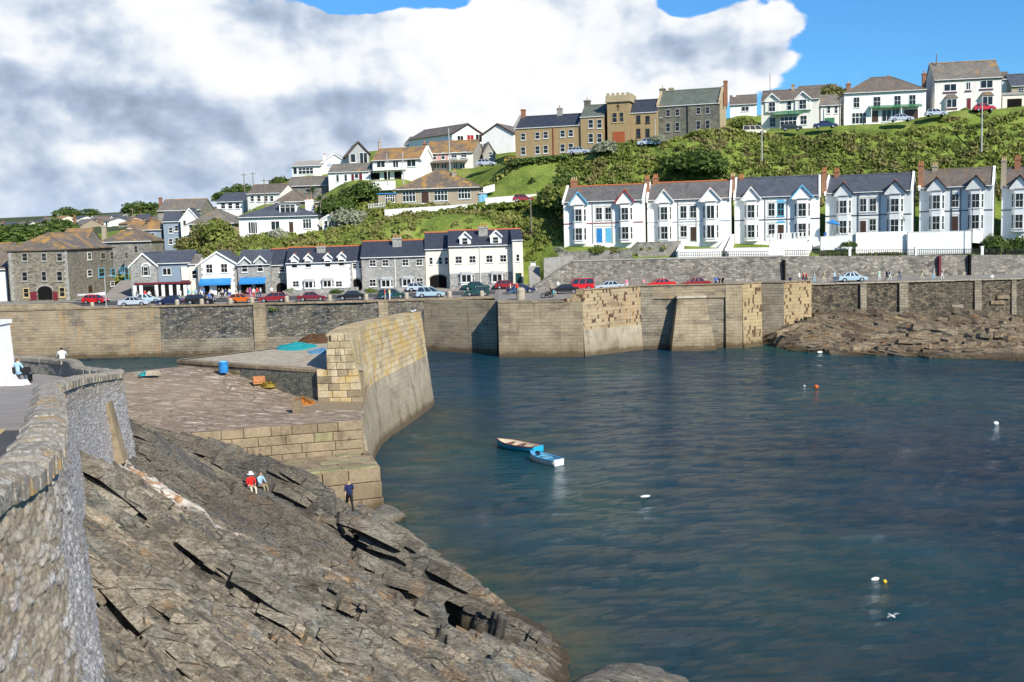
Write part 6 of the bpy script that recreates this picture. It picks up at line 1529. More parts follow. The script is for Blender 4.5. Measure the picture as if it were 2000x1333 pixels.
# lower deck: uneven trodden rock and setts
LD = [(231, 730, 7.3), (343, 713, 7.32), (437, 727, 7.03), (470, 735, 6.75), (506, 748, 6.36), (560, 766, 5.8), (620, 787, 5.3), (707, 822, 5.1), (284, 858, 5.1), (707, 776, 5.1), (440, 790, 5.8), (240, 790, 6.2), (500, 838, 5.1)]
LP = [PZ(*p) for p in LD]; DF = rbf([(p.x, p.y, p.z) for p in LP])
A = Vector((LP[0].x, LP[0].y)); Bc = Vector((-13, 101)); C_ = Vector((LP[7].x, LP[7].y)); D_ = Vector((LP[8].x-7, LP[8].y-.9))
u, v = np.meshgrid(np.linspace(0, 1, 260), np.linspace(0, 1, 200))
GX = (A.x*(1-u)+Bc.x*u)*(1-v)+(D_.x*(1-u)+C_.x*u)*v; GY = (A.y*(1-u)+Bc.y*u)*(1-v)+(D_.y*(1-u)+C_.y*u)*v
GZ = DF(GX, GY); rr = np.clip((1-v)*6, 0, 1)*np.clip(v*8, 0, 1)
GZ = GZ+(.22*(fbm(GX*.5+GY*.3, GY*1.1, 41, 5)-.5)+.05*(_h(np.floor(GX*1.4+GY*.9).astype(int), np.floor(GY*2.2-GX*.5).astype(int), 4)-.5))*rr
me = gridmesh('lower_deck', GX, GY, GZ, smooth=False); link('lower_deck', me, M['deck'], PR)
q = [(D_.x+.2, D_.y+.3), (C_.x-.3, C_.y+.3), (Bc.x, Bc.y-.2), (A.x+.1, A.y-.2)]
obj('deck_base', MB().hexa([(*p, -2) for p in q], [(p[0], p[1], float(DF(np.array([p[0]]), np.array([p[1]]))[0])-.25) for p in q]), M['joint'], PR)
# front wall of the deck: edge course and courses below
d2 = Vector((C_.x-D_.x, C_.y-D_.y, 0)); ln = d2.length; d2.normalize(); w2_ = Vector((-d2.y, d2.x, 0)); Lf = 21
s = ln
while s > ln-Lf:
    L = rnd.uniform(1.3, 2.1); s -= L; o = Vector((D_.x, D_.y, 0))+d2*s; zt = 5.1
    blk(PR, (o.x, o.y, zt-.62), d2, w2_, L, .66, .8, 'block', jit=.05, name='edge_stone')
for r in range(5):
    s = ln+.0-(r % 2)*.01
    while s > ln-Lf:
        L = rnd.uniform(1.2, 2.3); s -= L; o = Vector((D_.x, D_.y, 0))+d2*s; zt = 5.1
        blk(PR, (o.x-w2_.x*(.05+.05*r), o.y-w2_.y*(.05+.05*r), zt-.62-.62*(r+1)), d2, w2_, L, .62, .6, 'mossy' if rnd.random() < (.28 if r == 0 else .08) else 'block', jit=.03)
# landing step
S2, S3, S4, S1 = PZ(500, 936, 3), PZ(742, 911, 3), PZ(724, 886, 3), PZ(420, 915, 3)
S1 = S2+(S2-S3).normalized()*4
bk = [S4+Vector((-1, 2.5, 0)), S1+Vector((0, 7, 0))]
obj('landing_base', MB().prismZ([(S1.x, S1.y+.15), (S3.x-.15, S3.y+.15), (S4.x-.1, S4.y), (bk[0].x, bk[0].y), (bk[1].x, bk[1].y)], -2, 2.86), M['joint'], PR)
d = (S3-S1); ln = d.length; d.normalize(); w = Vector((-d.y, d.x, 0)); hs = [.95, 1.05, .9, .8]
z = 3.0
for r, hh in enumerate(hs):
    z -= hh; s = ln+.08*r
    while s > .5:
        L = rnd.uniform(1.3, 2.3); s -= L; o = S1+d*s-w*(.06*r); blk(PR, (o.x, o.y, z), d, w, L, hh, .9, 'block', jit=.03, gap=.018)
    dd = (S4-S3); l2 = dd.length; dd.normalize(); s = 0; ww = Vector((-dd.y, dd.x, 0))
    while s < l2+1.5:
        L = rnd.uniform(1.2, 2.0); o = S3+dd*s+Vector((.08*r, -.05*r, 0)); blk(PR, (o.x, o.y, z), dd, ww, L, hh, .5, 'block', gap=.03); s += L
# paving of the landing
for i in range(5):
    o0 = S1+d*.0+w*(i*.95)+Vector((0, 0, 2.84-3.0)); s = rnd.uniform(0, .8)
    while s < ln-.3-.25*i:
        L = min(rnd.uniform(1.3, 2.4), ln-.05-s); o = o0+d*s
        blk(PR, (o.x, o.y, 2.83+rnd.uniform(0, .04)), d, w, L, .2, .93, 'mossy' if rnd.random() < .55 else 'block', name='paving_slab'); s += L
p = PZ(745, 1001, 0); 
boulder('boulder', 'orange-brown weedy ledge at the waterline of the pier corner', (p.x-1.2, p.y+.1, -.25), 1.5, 22, (1.5, .8, .45))

# ------------------------------------------------------------------ near parapet wall beside the road
NW = thing('roadside_wall', 'lime-washed rubble wall with a rough stone coping beside the road', 'wall')
NP = [(-4.2, 2.0), (-4.75, 8.0), (-5.1, 10.5), (-5.45, 12.5), (-7.2, 17), (-9.3, 22), (-12.3, 29), (-15.2, 38), (-16.6, 45.0), (-17.2, 47.2), (-18.6, 49.5), (-21.5, 54), (-25.2, 62), (-29, 66), (-34, 68.5), (-40, 69)]
def nzt(y): return float(np.interp(y, [0, 12.5, 22, 46, 50, 64, 80], [15.6, 15.1, 14.45, 11.95, 11.6, 10.65, 10.4]))
def npt(s):
    n = len(NP)-1; q = min(max(s, 0), .99999)*n; i = int(q); f = q-i
    p = [Vector(NP[min(max(i+k, 0), n)]) for k in (-1, 0, 1, 2)]
    return .5*((2*p[1])+(-p[0]+p[2])*f+(2*p[0]-5*p[1]+4*p[2]-p[3])*f*f+(-p[0]+3*p[1]-3*p[2]+p[3])*f**3)
SS = [npt(i/4000) for i in range(4001)]; AL = [0]
for a, b in zip(SS[:-1], SS[1:]): AL.append(AL[-1]+(b-a).length)
AL = np.array(AL); SX = np.array([p.x for p in SS]); SY = np.array([p.y for p in SS]); NL = AL[-1]
def nat(l):
    x = np.interp(l, AL, SX); y = np.interp(l, AL, SY); x2 = np.interp(l+.25, AL, SX); y2 = np.interp(l+.25, AL, SY); x1 = np.interp(l-.25, AL, SX); y1 = np.interp(l-.25, AL, SY)
    dx, dy = x2-x1, y2-y1; L = math.hypot(dx, dy) or 1; return Vector((x, y, nzt(y))), Vector((dx/L, dy/L, 0)), Vector((dy/L, -dx/L, 0))   # point, along, outward (seaward)
def nwf(g):
    o = g.co('Object')
    n = g.noise(g.map(o, scale=(1, 1, .35)), 5, 7, .72); n2 = g.noise(o, 22, 6, .78); b = g.noise(g.map(o, scale=(1, 1, .4)), .8, 5, .65)
    cell = g.attr('cell'); mo = g.attr('mortar'); k = g.attr('wash'); zt = g.attr('topness')
    stone = g.ramp(g.m('ADD', g.m('MULTIPLY', cell, .7), g.m('MULTIPLY', n2, .3)), [(.1, (.17, .13, .09)), (.35, (.30, .24, .17)), (.55, (.42, .345, .25)), (.75, (.36, .32, .27)), (.95, (.60, .56, .51))])
    stone = g.mix(g.m('MULTIPLY', g.mr(n2, .42, .66), .4), stone, (.5, .46, .4))
    stone = g.mix(mo, stone, g.mix(n2, (.20, .165, .125), (.40, .35, .28)))
    lime = g.mix(g.mr(n2, .38, .64), (.24, .225, .22), (.66, .64, .65))
    f = g.mr(g.m('ADD', g.m('ADD', g.m('MULTIPLY', n, .5), g.m('MULTIPLY', b, .35)), g.m('MULTIPLY', cell, .15)), g.m('SUBTRACT', .53, g.m('MULTIPLY', k, .13)), g.m('SUBTRACT', .62, g.m('MULTIPLY', k, .13)))
    f = g.m('MULTIPLY', f, g.m('SUBTRACT', .9, g.m('MULTIPLY', zt, .8)))
    col = g.mix(f, stone, lime); col = g.mix(g.m('MULTIPLY', g.mr(b, .54, .66), .4), col, g.mix(n2, (.25, .13, .06), (.36, .25, .13)))
    setp(g, col, .92, .15, g.m('ADD', n, g.m('MULTIPLY', n2, .6)), .035, 1.0)
M['limewall'] = mat('lime_washed_rubble', nwf)
def coping_f(g):
    o = g.co('Object'); r = g.rand(); n = g.noise(o, 14, 6, .75); b = g.noise(o, 1.2, 5, .65)
    c = g.mix(r, (.14, .12, .095), (.25, .215, .175)); c = g.mix(g.mr(n, .42, .66), c, (.42, .40, .36)); c = g.mix(g.m('MULTIPLY', g.mr(b, .55, .66), .7), c, (.40, .24, .07))
    setp(g, c, .92, .15, n, .02, 1)
M['copestone'] = mat('coping_stone', coping_f)
M['copetop'] = simple('trowelled_coping', (.33, .29, .23), .9, .15, .45, 2.5, .03)
TH = .5
def nwall():
    ls = np.concatenate([np.linspace(6, 14, 260), np.linspace(14.05, 60, 420), np.linspace(60.2, NL, 60)]); hs = np.linspace(0, 1, 210)
    P = [nat(l) for l in ls]; px_ = np.array([tuple(p[0]) for p in P]); nx_ = np.array([tuple(p[2]) for p in P])
    Lg, Hg = np.meshgrid(ls, hs); dep = np.where(px_[:, 1] < 20, 4.6, 4.0)[None, :]*Hg; zc = px_[:, 2][None, :]-.28-dep
    wx = .1*(fbm(Lg*4, zc*4, 3, 2)-.5)*2
    cu, cv, du, dv, e = cells((Lg+wx)/.19, (zc+wx)/.125, 21); cu2, cv2, du2, dv2, e2 = cells((Lg-wx)/.09, (zc+wx)/.08, 57)
    c1 = _h(cu, cv, 31); mor = np.clip(1-e/.22, 0, 1); small = (_h(cu, cv, 33) > .6)
    bump = .042*np.clip(e/.35, 0, 1)**.6*(.4+c1)*np.where(small, 0, 1)+np.where(small, .03*np.clip(e2/.4, 0, 1)**.6, 0)+.08*(fbm(Lg*.9, zc*.9, 61, 3)-.5)+.025*(fbm(Lg*9, zc*9, 63, 2)-.5)-.05
    mor = np.where(small, np.maximum(mor, np.clip(1-e2/.2, 0, 1)), mor); c1 = np.where(small, _h(cu2, cv2, 35), c1)
    out = .10*dep+bump
    V = np.stack([(px_[:, 0]+nx_[:, 0]*out).ravel(), (px_[:, 1]+nx_[:, 1]*out).ravel(), zc.ravel()], 1)
    top = np.clip(1-Hg*4.5, 0, 1); wash = np.clip((px_[:, 1]-11.2)/1.2, 0, 1)[None, :]*np.ones_like(Hg)
    r, c = len(hs), len(ls); i = np.arange(r*c).reshape(r, c)
    q = np.stack([i[:-1, :-1].ravel(), i[1:, :-1].ravel(), i[1:, 1:].ravel(), i[:-1, 1:].ravel()], 1)
    link('seaward_face', npmesh('seaward_face', V, q, dict(topness=top, cell=c1, mortar=mor, wash=wash), True), M['limewall'], NW)
    # core, road side face
    mb = MB()
    for a, b in zip(np.linspace(0, NL, 140)[:-1], np.linspace(0, NL, 140)[1:]):
        (p, d, n), (p2, d2, n2) = nat(a), nat(b)
        mb.hexa([tuple(p-n*.12-Vector((0, 0, 4.5))), tuple(p2-n2*.12-Vector((0, 0, 4.5))), tuple(p2-n2*TH-Vector((0, 0, 4.5))), tuple(p-n*TH-Vector((0, 0, 4.5)))][::-1],
                [tuple(p-n*.12-Vector((0, 0, .22))), tuple(p2-n2*.12-Vector((0, 0, .22))), tuple(p2-n2*TH-Vector((0, 0, .22))), tuple(p-n*TH-Vector((0, 0, .22)))][::-1])
    obj('road_face', mb, M['stone'], NW)
nwall()
l = 5.0; cnt = 0
while l < NL-.3 and cnt < 285:      # rough stones set on edge along the top
    p, d, n = nat(l); far = p.y > 30
    w_ = rnd.uniform(.10, .20) if p.y < 20 else (rnd.uniform(.2, .34) if p.y < 46 else rnd.uniform(.5, .9)); hh = rnd.uniform(-.04, .05)*(1 if p.y < 16 else .6)
    if p.y > 30: hh *= .4
    a = d*(w_-.012); m1 = -n*(TH+.04)-n*rnd.uniform(-.03, .05); e = n*(.05+rnd.uniform(-.03, .04)); z0 = Vector((0, 0, -.30)); k = Vector((0, 0, 1)); lean = d*rnd.uniform(-.02, .06)
    B_ = [p+m1+z0, p+e+z0, p+e+a+z0, p+m1+a+z0]; z1 = -.04+hh
    mid = [p+m1*.98+k*(z1-.07)+lean, p+e+k*(z1-.07)+lean, p+e+a+k*(z1-.06)+lean, p+m1*.98+a+k*(z1-.06)+lean]
    tp_ = [p+m1*.72+k*(z1+.03)+lean, p-n*.10+k*(z1+.03)+lean, p-n*.10+a+k*(z1+.035)+lean, p+m1*.72+a+k*(z1+.035)+lean]
    mb = MB(); mb.add([tuple(v) for v in B_+mid+tp_], [(0, 3, 2, 1), (0, 1, 5, 4), (1, 2, 6, 5), (2, 3, 7, 6), (3, 0, 4, 7), (4, 5, 9, 8), (5, 6, 10, 9), (6, 7, 11, 10), (7, 4, 8, 11), (8, 9, 10, 11)])
    obj('coping_stone', mb, M['copestone'] if p.y < 40 else M['copetop'], NW); l += w_; cnt += 1
# embedded stones on the seaward face
for i in range(0):
    pass
pp = PY(200, 800, 41.5)
pi, d, n = nat(float(np.interp(41.8, SY[:3000], AL[:3000])))
obj('granite_pilaster', MB().hexa([tuple(pi+n*.62-Vector((0, 0, 3.6))), tuple(pi+n*.62+d*1.0-Vector((0, 0, 3.6))), tuple(pi+d*1.0-Vector((0, 0, 3.6))), tuple(pi-Vector((0, 0, 3.6)))],
    [tuple(pi+n*.17-Vector((0, 0, 1.2))), tuple(pi+n*.17+d*.9-Vector((0, 0, 1.2))), tuple(pi+d*.9-Vector((0, 0, 1.2))), tuple(pi-Vector((0, 0, 1.2)))]), M['block'], NW)
# road behind the wall
def road():
    mb = MB(); ys = [0, 4, 8, 10.5, 12.5, 17, 22, 29, 38, 45, 50, 54, 62, 66]
    for a, b in zip(ys[:-1], ys[1:]):
        xa = np.interp(a, SY, SX)-.45; xb = np.interp(b, SY, SX)-.45; za = nzt(a)-1.05; zb = nzt(b)-1.05
        mb.add([(xa, a, za), (xb, b, zb), (-70, b, zb), (-70, a, za)], [(0, 1, 2, 3)])
    mb.add([(-29.4, 66, 9.55), (-39.9, 68.6, 9.4), (-70, 68.6, 9.4), (-70, 66, 9.6)], [(0, 1, 2, 3)])
    tag(obj('road', mb, M['pale_road']), kind='structure')
    mb = MB(); ys = [0, 8, 12.5, 17, 22, 26]
    for a, b in zip(ys[:-1], ys[1:]):
        xa = np.interp(a, SY, SX)-.6; xb = np.interp(b, SY, SX)-.6; za = nzt(a)-1.046; zb = nzt(b)-1.046
        mb.add([(xa, a, za), (xb, b, zb), (-60, b, zb), (-60, a, za)], [(0, 1, 2, 3)])
    tag(obj('tarmac', mb, M['asphalt']), kind='structure')
    p = PZ(45, 845, nzt(24)-1.04); tag(obj('kerb_line', MB().hexa([(-11.2, 22.5, nzt(22.5)-1.045), (-11.05, 22.5, nzt(22.5)-1.045), (-12.6, 26.5, nzt(26.5)-1.045), (-12.75, 26.5, nzt(26.5)-1.045)], [(-11.2, 22.5, nzt(22.5)-1.035), (-11.05, 22.5, nzt(22.5)-1.035), (-12.6, 26.5, nzt(26.5)-1.035), (-12.75, 26.5, nzt(26.5)-1.035)]), M['potpale']), kind='structure')
    tag(obj('land', MB().box(-70, 0, 2, -30, 68, 8.3).box(-200, -40, 2, -70, 60, 12), M['grass']), kind='structure')
    tag(obj('headland', MB().box(-60, -60, -2, 40, -1.5, 14.5), M['grass']), kind='structure')
road()
# ------------------------------------------------------------------ cars
def carmesh(st):
    """side profile (x along the car, z) for hatch / saloon / mpv / estate / van ; returns meshes"""
    L = dict(hatch=3.9, saloon=4.4, mpv=4.3, estate=4.4, van=4.4)[st]; Hh = dict(hatch=1.42, saloon=1.40, mpv=1.62, estate=1.45, van=1.8)[st]; Wd = .84
    a = L/2; wb = L*.30; wr = .31
    belt = .88 if st != 'van' else .95
    def arch(cx): return [(cx+(wr+.07)*math.cos(t), .18+.12+(wr+.05)*math.sin(t)) for t in np.linspace(math.pi, 0, 8)]
    low = [(-a+.05, .32), (-a, .45), (-a+.02, .72)]
    tailx = -a+.08
    prof = [(-a+.08, .25)]+[(x, max(.25, z)) for x, z in arch(-wb)]+[(x, max(.25, z)) for x, z in arch(wb)]+[(a-.1, .25), (a, .42), (a-.03, .66), (a-.25, .74), (a-1.05, belt)]
    prof += [(-a+.75, belt+.04), (-a+.06, belt+.02 if st == 'saloon' else belt+.02), (-a, .6)] if st == 'saloon' else [(-a+.1, belt+.04), (-a, .6)]
    body = MB(); n = len(prof)
    V = []
    for y, k in ((-Wd, 1.0), (-Wd*.93, 1.0), (Wd*.93, 1.0), (Wd, 1.0)):
        for x, z in prof:
            s_ = 1 if abs(y) < Wd else .985; zz = z if abs(y) < Wd else (z-.05 if z > .6 else z)
            V.append((x*s_, y, zz))
    fs = [tuple(range(n)), tuple(range(4*n-1, 3*n-1, -1))]
    for r in range(3):
        for i in range(n): j = (i+1) % n; fs.append((r*n+i, (r+1)*n+i, (r+1)*n+j, r*n+j))
    body.add(V, fs)
    # greenhouse
    if st == 'saloon': gx = (-a+.75, -a+1.35, a-1.75, a-1.05)
    elif st == 'hatch': gx = (-a+.12, -a+.55, a-1.75, a-1.0)
    elif st == 'mpv': gx = (-a+.08, -a+.35, a-1.9, a-.75)
    elif st == 'estate': gx = (-a+.1, -a+.4, a-1.8, a-1.05)
    else: gx = (-a+.02, -a+.1, a-1.35, a-.8)
    zb, zt = belt-.02, Hh
    yb, yt = Wd*.93, Wd*.74
    g = MB().hexa([(gx[0], -yb, zb), (gx[3], -yb, zb), (gx[3], yb, zb), (gx[0], yb, zb)], [(gx[1], -yt, zt-.05), (gx[2], -yt, zt-.05), (gx[2], yt, zt-.05), (gx[1], yt, zt-.05)])
    rf = MB().hexa([(gx[1]-.04, -yt-.02, zt-.06), (gx[2]+.04, -yt-.02, zt-.06), (gx[2]+.04, yt+.02, zt-.06), (gx[1]-.04, yt+.02, zt-.06)], [(gx[1]+.08, -yt+.1, zt), (gx[2]-.08, -yt+.1, zt), (gx[2]-.08, yt-.1, zt), (gx[1]+.08, yt-.1, zt)])
    for sy in (-1, 1):      # pillars
        for k in (0, .38, .68, 1):
            xb = gx[0]+(gx[3]-gx[0])*k; xt = gx[1]+(gx[2]-gx[1])*k; w = .05
            p = [(xb-w, sy*(yb+.012), zb), (xb+w, sy*(yb+.012), zb), (xb+w, sy*(yb-.04), zb), (xb-w, sy*(yb-.04), zb)]; q = [(xt-w, sy*(yt+.012), zt-.05), (xt+w, sy*(yt+.012), zt-.05), (xt+w, sy*(yt-.04), zt-.05), (xt-w, sy*(yt-.04), zt-.05)]
            if sy > 0: p = p[::-1]; q = q[::-1]
            rf.hexa(p, q)
    wh = MB(); wh.cyl((0, -.09, 0), (0, .09, 0), wr, n=14); hb = MB().cyl((0, -.105, 0), (0, -.08, 0), wr*.6, n=10)
    li = MB().box(-.05, -.14, -.07, .03, .14, .07)
    bp = MB().box(-.08, -Wd+.02, -.1, .06, Wd-.02, .1)
    return dict(L=L, a=a, wb=wb, wr=wr, body=body.mesh('body'), glass=g.mesh('windows'), roof=rf.mesh('roof_panel'), wheel=wh.mesh('wheel'), hub=hb.mesh('hub'), light=li.mesh('headlight'), bump=bp.mesh('bumper'), belt=belt)
CM = {s: carmesh(s) for s in ('hatch', 'saloon', 'mpv', 'estate', 'van')}
def car(st, col, loc, rz, label, group=None):
    m = CM[st]; t = thing('parked_car', label, 'car', loc, rz, group); cpm = carpaint(col)
    link('body', m['body'], cpm, t); link('roof_panel', m['roof'], cpm, t); link('windows', m['glass'], M['carglass'], t)
    for sx in (-1, 1):
        for sy in (-1, 1):
            w = link('wheel', m['wheel'], M['tyre'], t, (sx*m['wb'], sy*.76, m['wr']), 0 if sy < 0 else math.pi); link('hub', m['hub'], M['hub'], w)
    for sy in (-1, 1):
        link('headlight', m['light'], M['lamp'], t, (m['a']-.02, sy*.6, .6)); link('tail_light', m['light'], M['tail'], t, (-m['a']+.02, sy*.66, .66))
    link('bumper', m['bump'], M['p_black'] if col not in ('silver', 'ice') else cpm, t, (m['a']-.02, 0, .4)); link('bumper', m['bump'], M['p_black'] if col not in ('silver', 'ice') else cpm, t, (-m['a']+.04, 0, .4))
    return t
GQ = 'cars parked along the quay'
def gz(x, y): return ez_(x)+.75*(1 if x < 8 else .3)*max(0, (y-ey_(x)))/(190-ey_(x))
for px, Y, st, col, rz, lab in (
    (187, 170, 'hatch', 'brightred', -12, 'bright red hatchback at the far left, half behind the end of the quay parapet'),
    (262, 164, 'saloon', 'silver', 4, 'silver saloon car at the left end of the quay row'),
    (287, 168.5, 'hatch', 'ice', 30, 'pale small car tucked behind the silver saloon'),
    (331, 164, 'hatch', 'navy', 183, 'navy blue hatchback in front of the grey stone shop'),
    (391, 164, 'estate', 'black', 2, 'black estate car before the blue awning shop'),
    (473, 163.5, 'hatch', 'orange', 2, 'orange hatchback before the twin-gablet shop'),
    (534, 163.5, 'estate', 'dkred', 184, 'dark red estate car between the orange and the maroon cars'),
    (610, 163.5, 'saloon', 'maroon', 3, 'maroon saloon before the white cottages'),
    (687, 163.5, 'saloon', 'black', 183, 'glossy black saloon before the cottage archway'),
    (766, 164, 'estate', 'dgreen', 2, 'dark green estate car behind the two cyclists'),
    (841, 164, 'mpv', 'ice', 2, 'pale blue people carrier before the cream archway'),
    (932, 164.5, 'hatch', 'dgreen', 182, 'dark green hatchback before the cream houses'),
    (1017, 165.5, 'saloon', 'navy', 4, 'navy saloon behind the big pale quay bollard'),
    (1103, 160, 'saloon', 'black', 176, 'black saloon at the end of the bastion parapet'),
    (1132, 165.5, 'van', 'brightred', 182, 'small red van behind the black saloon on the bastion'),
    (1190, 160, 'saloon', 'silver', 183, 'blue-grey saloon half hidden by the bastion parapet'),
    (1290, 160, 'saloon', 'brightred', 182, 'red saloon behind the parapet left of another red saloon'),
    (1358, 160, 'saloon', 'dkred', 182, 'darker red saloon further right behind the bastion parapet'),
    (1663, 163.4, 'saloon', 'ice', 2, 'pale blue saloon parked alone among the strollers on the sea wall')):
    x = pl(px, Y, 8).x; car(st, col, (x, Y, gz(x, Y)+.01), math.radians(rz), lab, GQ)
# more cars against the houses
for px, Y, st, col, rz, lab in ((818, 176.2, 'hatch', 'silver', 2, 'grey car on the forecourt behind the pale people carrier'), (930, 175.6, 'saloon', 'dgreen', 0, 'green car on the forecourt under the left bay of the cream houses'), (990, 175, 'hatch', 'dkred', 0, 'red car on the forecourt under the right bay of the cream houses')):
    x = pl(px, Y, 8).x; car(st, col, (x, Y, gz(x, Y)+.01), math.radians(rz), lab)
GR = 'cars parked on the ridge road'
for px, py, Y, st, col, rz, lab in ((1005, 321, 212.5, 'hatch', 'yellow', -20, 'yellow car at the left foot of the brown terrace'), (950, 325, 222, 'hatch', 'silver', -10, 'pale car beside the grey stone cottage gable'), (1131, 302, 211, 'saloon', 'silver', -16, 'silver car below the brown terrace windows'), (1268, 285, 208, 'saloon', 'silver', -16, 'silver-white car below the orange garage door'),
    (1474, 264, 210, 'van', 'cream', -10, 'white van on the ridge road left of the twin-gabled guesthouse'), (1546, 256, 209, 'hatch', 'black', -12, 'dark car before the porch of the twin-gabled guesthouse'), (1612, 251, 209, 'saloon', 'navy', -10, 'dark blue car before the green garage'), (1760, 238, 208.5, 'saloon', 'silver', -10, 'silver car before the brown garage of the hip-roofed house'),
    (1828, 228, 208, 'hatch', 'silver', -10, 'silver-blue car left of the tall cream-white house'), (1922, 218, 207.5, 'hatch', 'brightred', -10, 'red car below the right bay of the tall cream-white house'), (1022, 395, 200.5, 'hatch', 'dkred', 0, 'dark red car behind the hedge below the lawn wall')):
    p = PY(px, py, Y); car(st, col, (p.x, p.y, p.z), math.radians(rz), lab, GR if py < 330 and Y < 213 else None)

# ------------------------------------------------------------------ people
def skinmesh(name, joints, edges, cuts):
    me = bpy.data.meshes.new(name+'_cage'); me.from_pydata([j[0] for j in joints], edges, [])
    o = bpy.data.objects.new('tmp', me); COL.objects.link(o)
    md = o.modifiers.new('s', 'SKIN'); md.use_smooth_shade = True
    for v, j in zip(me.skin_vertices[0].data, joints): v.radius = (j[1], j[2] if len(j) > 2 else j[1])
    me.skin_vertices[0].data[0].use_root = True
    s2 = o.modifiers.new('d', 'SUBSURF'); s2.levels = 1
    dg = bpy.context.evaluated_depsgraph_get(); out = bpy.data.meshes.new_from_object(o.evaluated_get(dg)); out.name = name
    bpy.data.objects.remove(o)
    out.materials.clear()
    for i in range(4): out.materials.append(None)
    for p in out.polygons:
        p.material_index = cuts(p.center)
    return out
def pose(name, kind):
    """standing / walking / sitting / leaning person facing -y, 1.7 m"""
    s = kind
    hip = (0, 0, .92); J = [((0, 0, .95), .15, .11)]
    if s == 'sit': dz = -.50
    else: dz = 0
    z = lambda v: v+dz
    lean = .0 if s in ('stand', 'walk') else (-.10 if s == 'sit' else -.28)
    J = [((0, 0, z(.95)), .155, .12), ((0, lean*.4, z(1.15)), .14, .11), ((0, lean*.8, z(1.38)), .17, .11), ((0, lean, z(1.48)), .065), ((0, lean*1.1-.01, z(1.56)), .085, .10), ((0, lean*1.1-.02, z(1.66)), .088, .105)]
    E = [(0, 1), (1, 2), (2, 3), (3, 4), (4, 5)]
    def chain(st, pts):
        k = st
        for p in pts: J.append(p); E.append((k, len(J)-1)); k = len(J)-1
    for sx in (-1, 1):
        if s == 'stand': L = [((sx*.09, 0, .86), .105), ((sx*.10, -.02, .48), .07), ((sx*.11, .02, .10), .045), ((sx*.12, -.13, .04), .04, .035)]
        elif s == 'walk': f = sx*.22; L = [((sx*.09, -.03*sx, .86), .105), ((sx*.10, -f*.9-.05, .48), .07), ((sx*.10, -f*1.1+.1, .11), .045), ((sx*.10, -f*1.1-.04, .045), .04, .035)]
        elif s == 'sit': L = [((sx*.10, -.05, z(.90)), .10), ((sx*.12, -.46, z(.94)), .07), ((sx*.12, -.52, z(.55)), .045), ((sx*.12, -.64, z(.47)), .04, .035)]
        else: L = [((sx*.10, .02, .86), .105), ((sx*.11, .03, .48), .07), ((sx*.12, .07, .10), .045), ((sx*.12, -.06, .04), .04, .035)]
        chain(0, L)
        if s == 'stand': A = [((sx*.19, lean*.8, z(1.40)), .065), ((sx*.25, .03, z(1.14)), .045), ((sx*.25, -.06, z(.90)), .034), ((sx*.25, -.09, z(.80)), .036, .02)]
        elif s == 'walk': A = [((sx*.19, 0, z(1.40)), .065), ((sx*.24, sx*.12, z(1.14)), .045), ((sx*.25, sx*.2-.1, z(.92)), .034), ((sx*.25, sx*.22-.14, z(.83)), .036, .02)]
        elif s == 'sit': A = [((sx*.19, lean*.8, z(1.40)), .065), ((sx*.25, -.18, z(1.18)), .045), ((sx*.14, -.36, z(1.04)), .034), ((sx*.10, -.43, z(1.02)), .036, .02)]
        else: A = [((sx*.19, lean*.8, z(1.38)), .065), ((sx*.28, -.38, z(1.18)), .045), ((sx*.12, -.52, z(1.10)), .034), ((sx*.05, -.55, z(1.10)), .036, .02)]
        chain(2, A)
    def cut(c):
        ax = abs(c.x)
        hz = z(1.47)
        if c.z > hz:
            return 3 if (c.z > z(1.66) or (c.y > lean*1.1+.01 and c.z > z(1.52))) else 0
        if ax > .18 and c.z < z(1.16) and s in ('stand', 'walk') and c.z > .7: return 0
        if s == 'sit' and c.y < -.3 and c.z > z(.99): return 0
        if s == 'lean' and c.y < -.42 and c.z > 1: return 0
        if s == 'sit': return 1 if c.z > z(.99) else 2
        if c.z < .09: return 3
        return 1 if c.z > .97 else 2
    return skinmesh(name, J, E, cut)
PM = {k: pose('person', k) for k in ('stand', 'walk', 'sit', 'lean')}
def cloth(k, c): return simple('cloth_'+k, c, .85, .1, .25, 9)
CL = {k: cloth(k, c) for k, c in dict(white=(.72, .72, .70), red=(.6, .03, .03), blue=(.05, .16, .5), navy=(.02, .03, .09), ltblue=(.35, .55, .72), yellow=(.65, .58, .25), cream=(.62, .56, .42), green=(.35, .55, .42), pink=(.7, .25, .35), black=(.02, .02, .022), grey=(.25, .26, .28), denim=(.08, .12, .22), khaki=(.3, .26, .17), purple=(.3, .05, .22), turq=(.1, .45, .5), orange=(.6, .2, .05)).items()}
SK = [simple('skin_light', (.58, .36, .26), .6, .3, .1), simple('skin_tanned', (.45, .27, .18), .6, .3, .1)]
HR = {k: simple('hair_'+k, c, .7, .3, .2, 20) for k, c in dict(dark=(.03, .02, .015), brown=(.12, .07, .035), blond=(.45, .33, .15), grey=(.45, .44, .42), white=(.75, .73, .7)).items()}
def person(pose_, top, bot, hair, loc, rz, label, scale=1.0, group=None, hat=None):
    o = bpy.data.objects.new('person', PM[pose_]); COL.objects.link(o); o.location = loc; o.rotation_euler = (0, 0, rz); o.scale = (scale,)*3
    for sl, m in zip(o.material_slots, (SK[rnd.randrange(2)], CL[top], CL[bot], HR[hair])): sl.link = 'OBJECT'; sl.material = m
    tag(o, label, 'person', group)
    if hat:
        z = 1.62 if pose_ != 'sit' else 1.12; y = -.03 if pose_ == 'stand' or pose_ == 'walk' else -.12
        obj('sun_hat', MB().lathe([(.21, .0), (.20, .02), (.125, .03), (.12, .12), (.07, .17)], 12, (0, y, z)), CL[hat], o)
    return o
def onquay(px, Y, dz=0): x = pl(px, Y, 8.2).x; return (x, Y, gz(x, Y)+.01+dz)
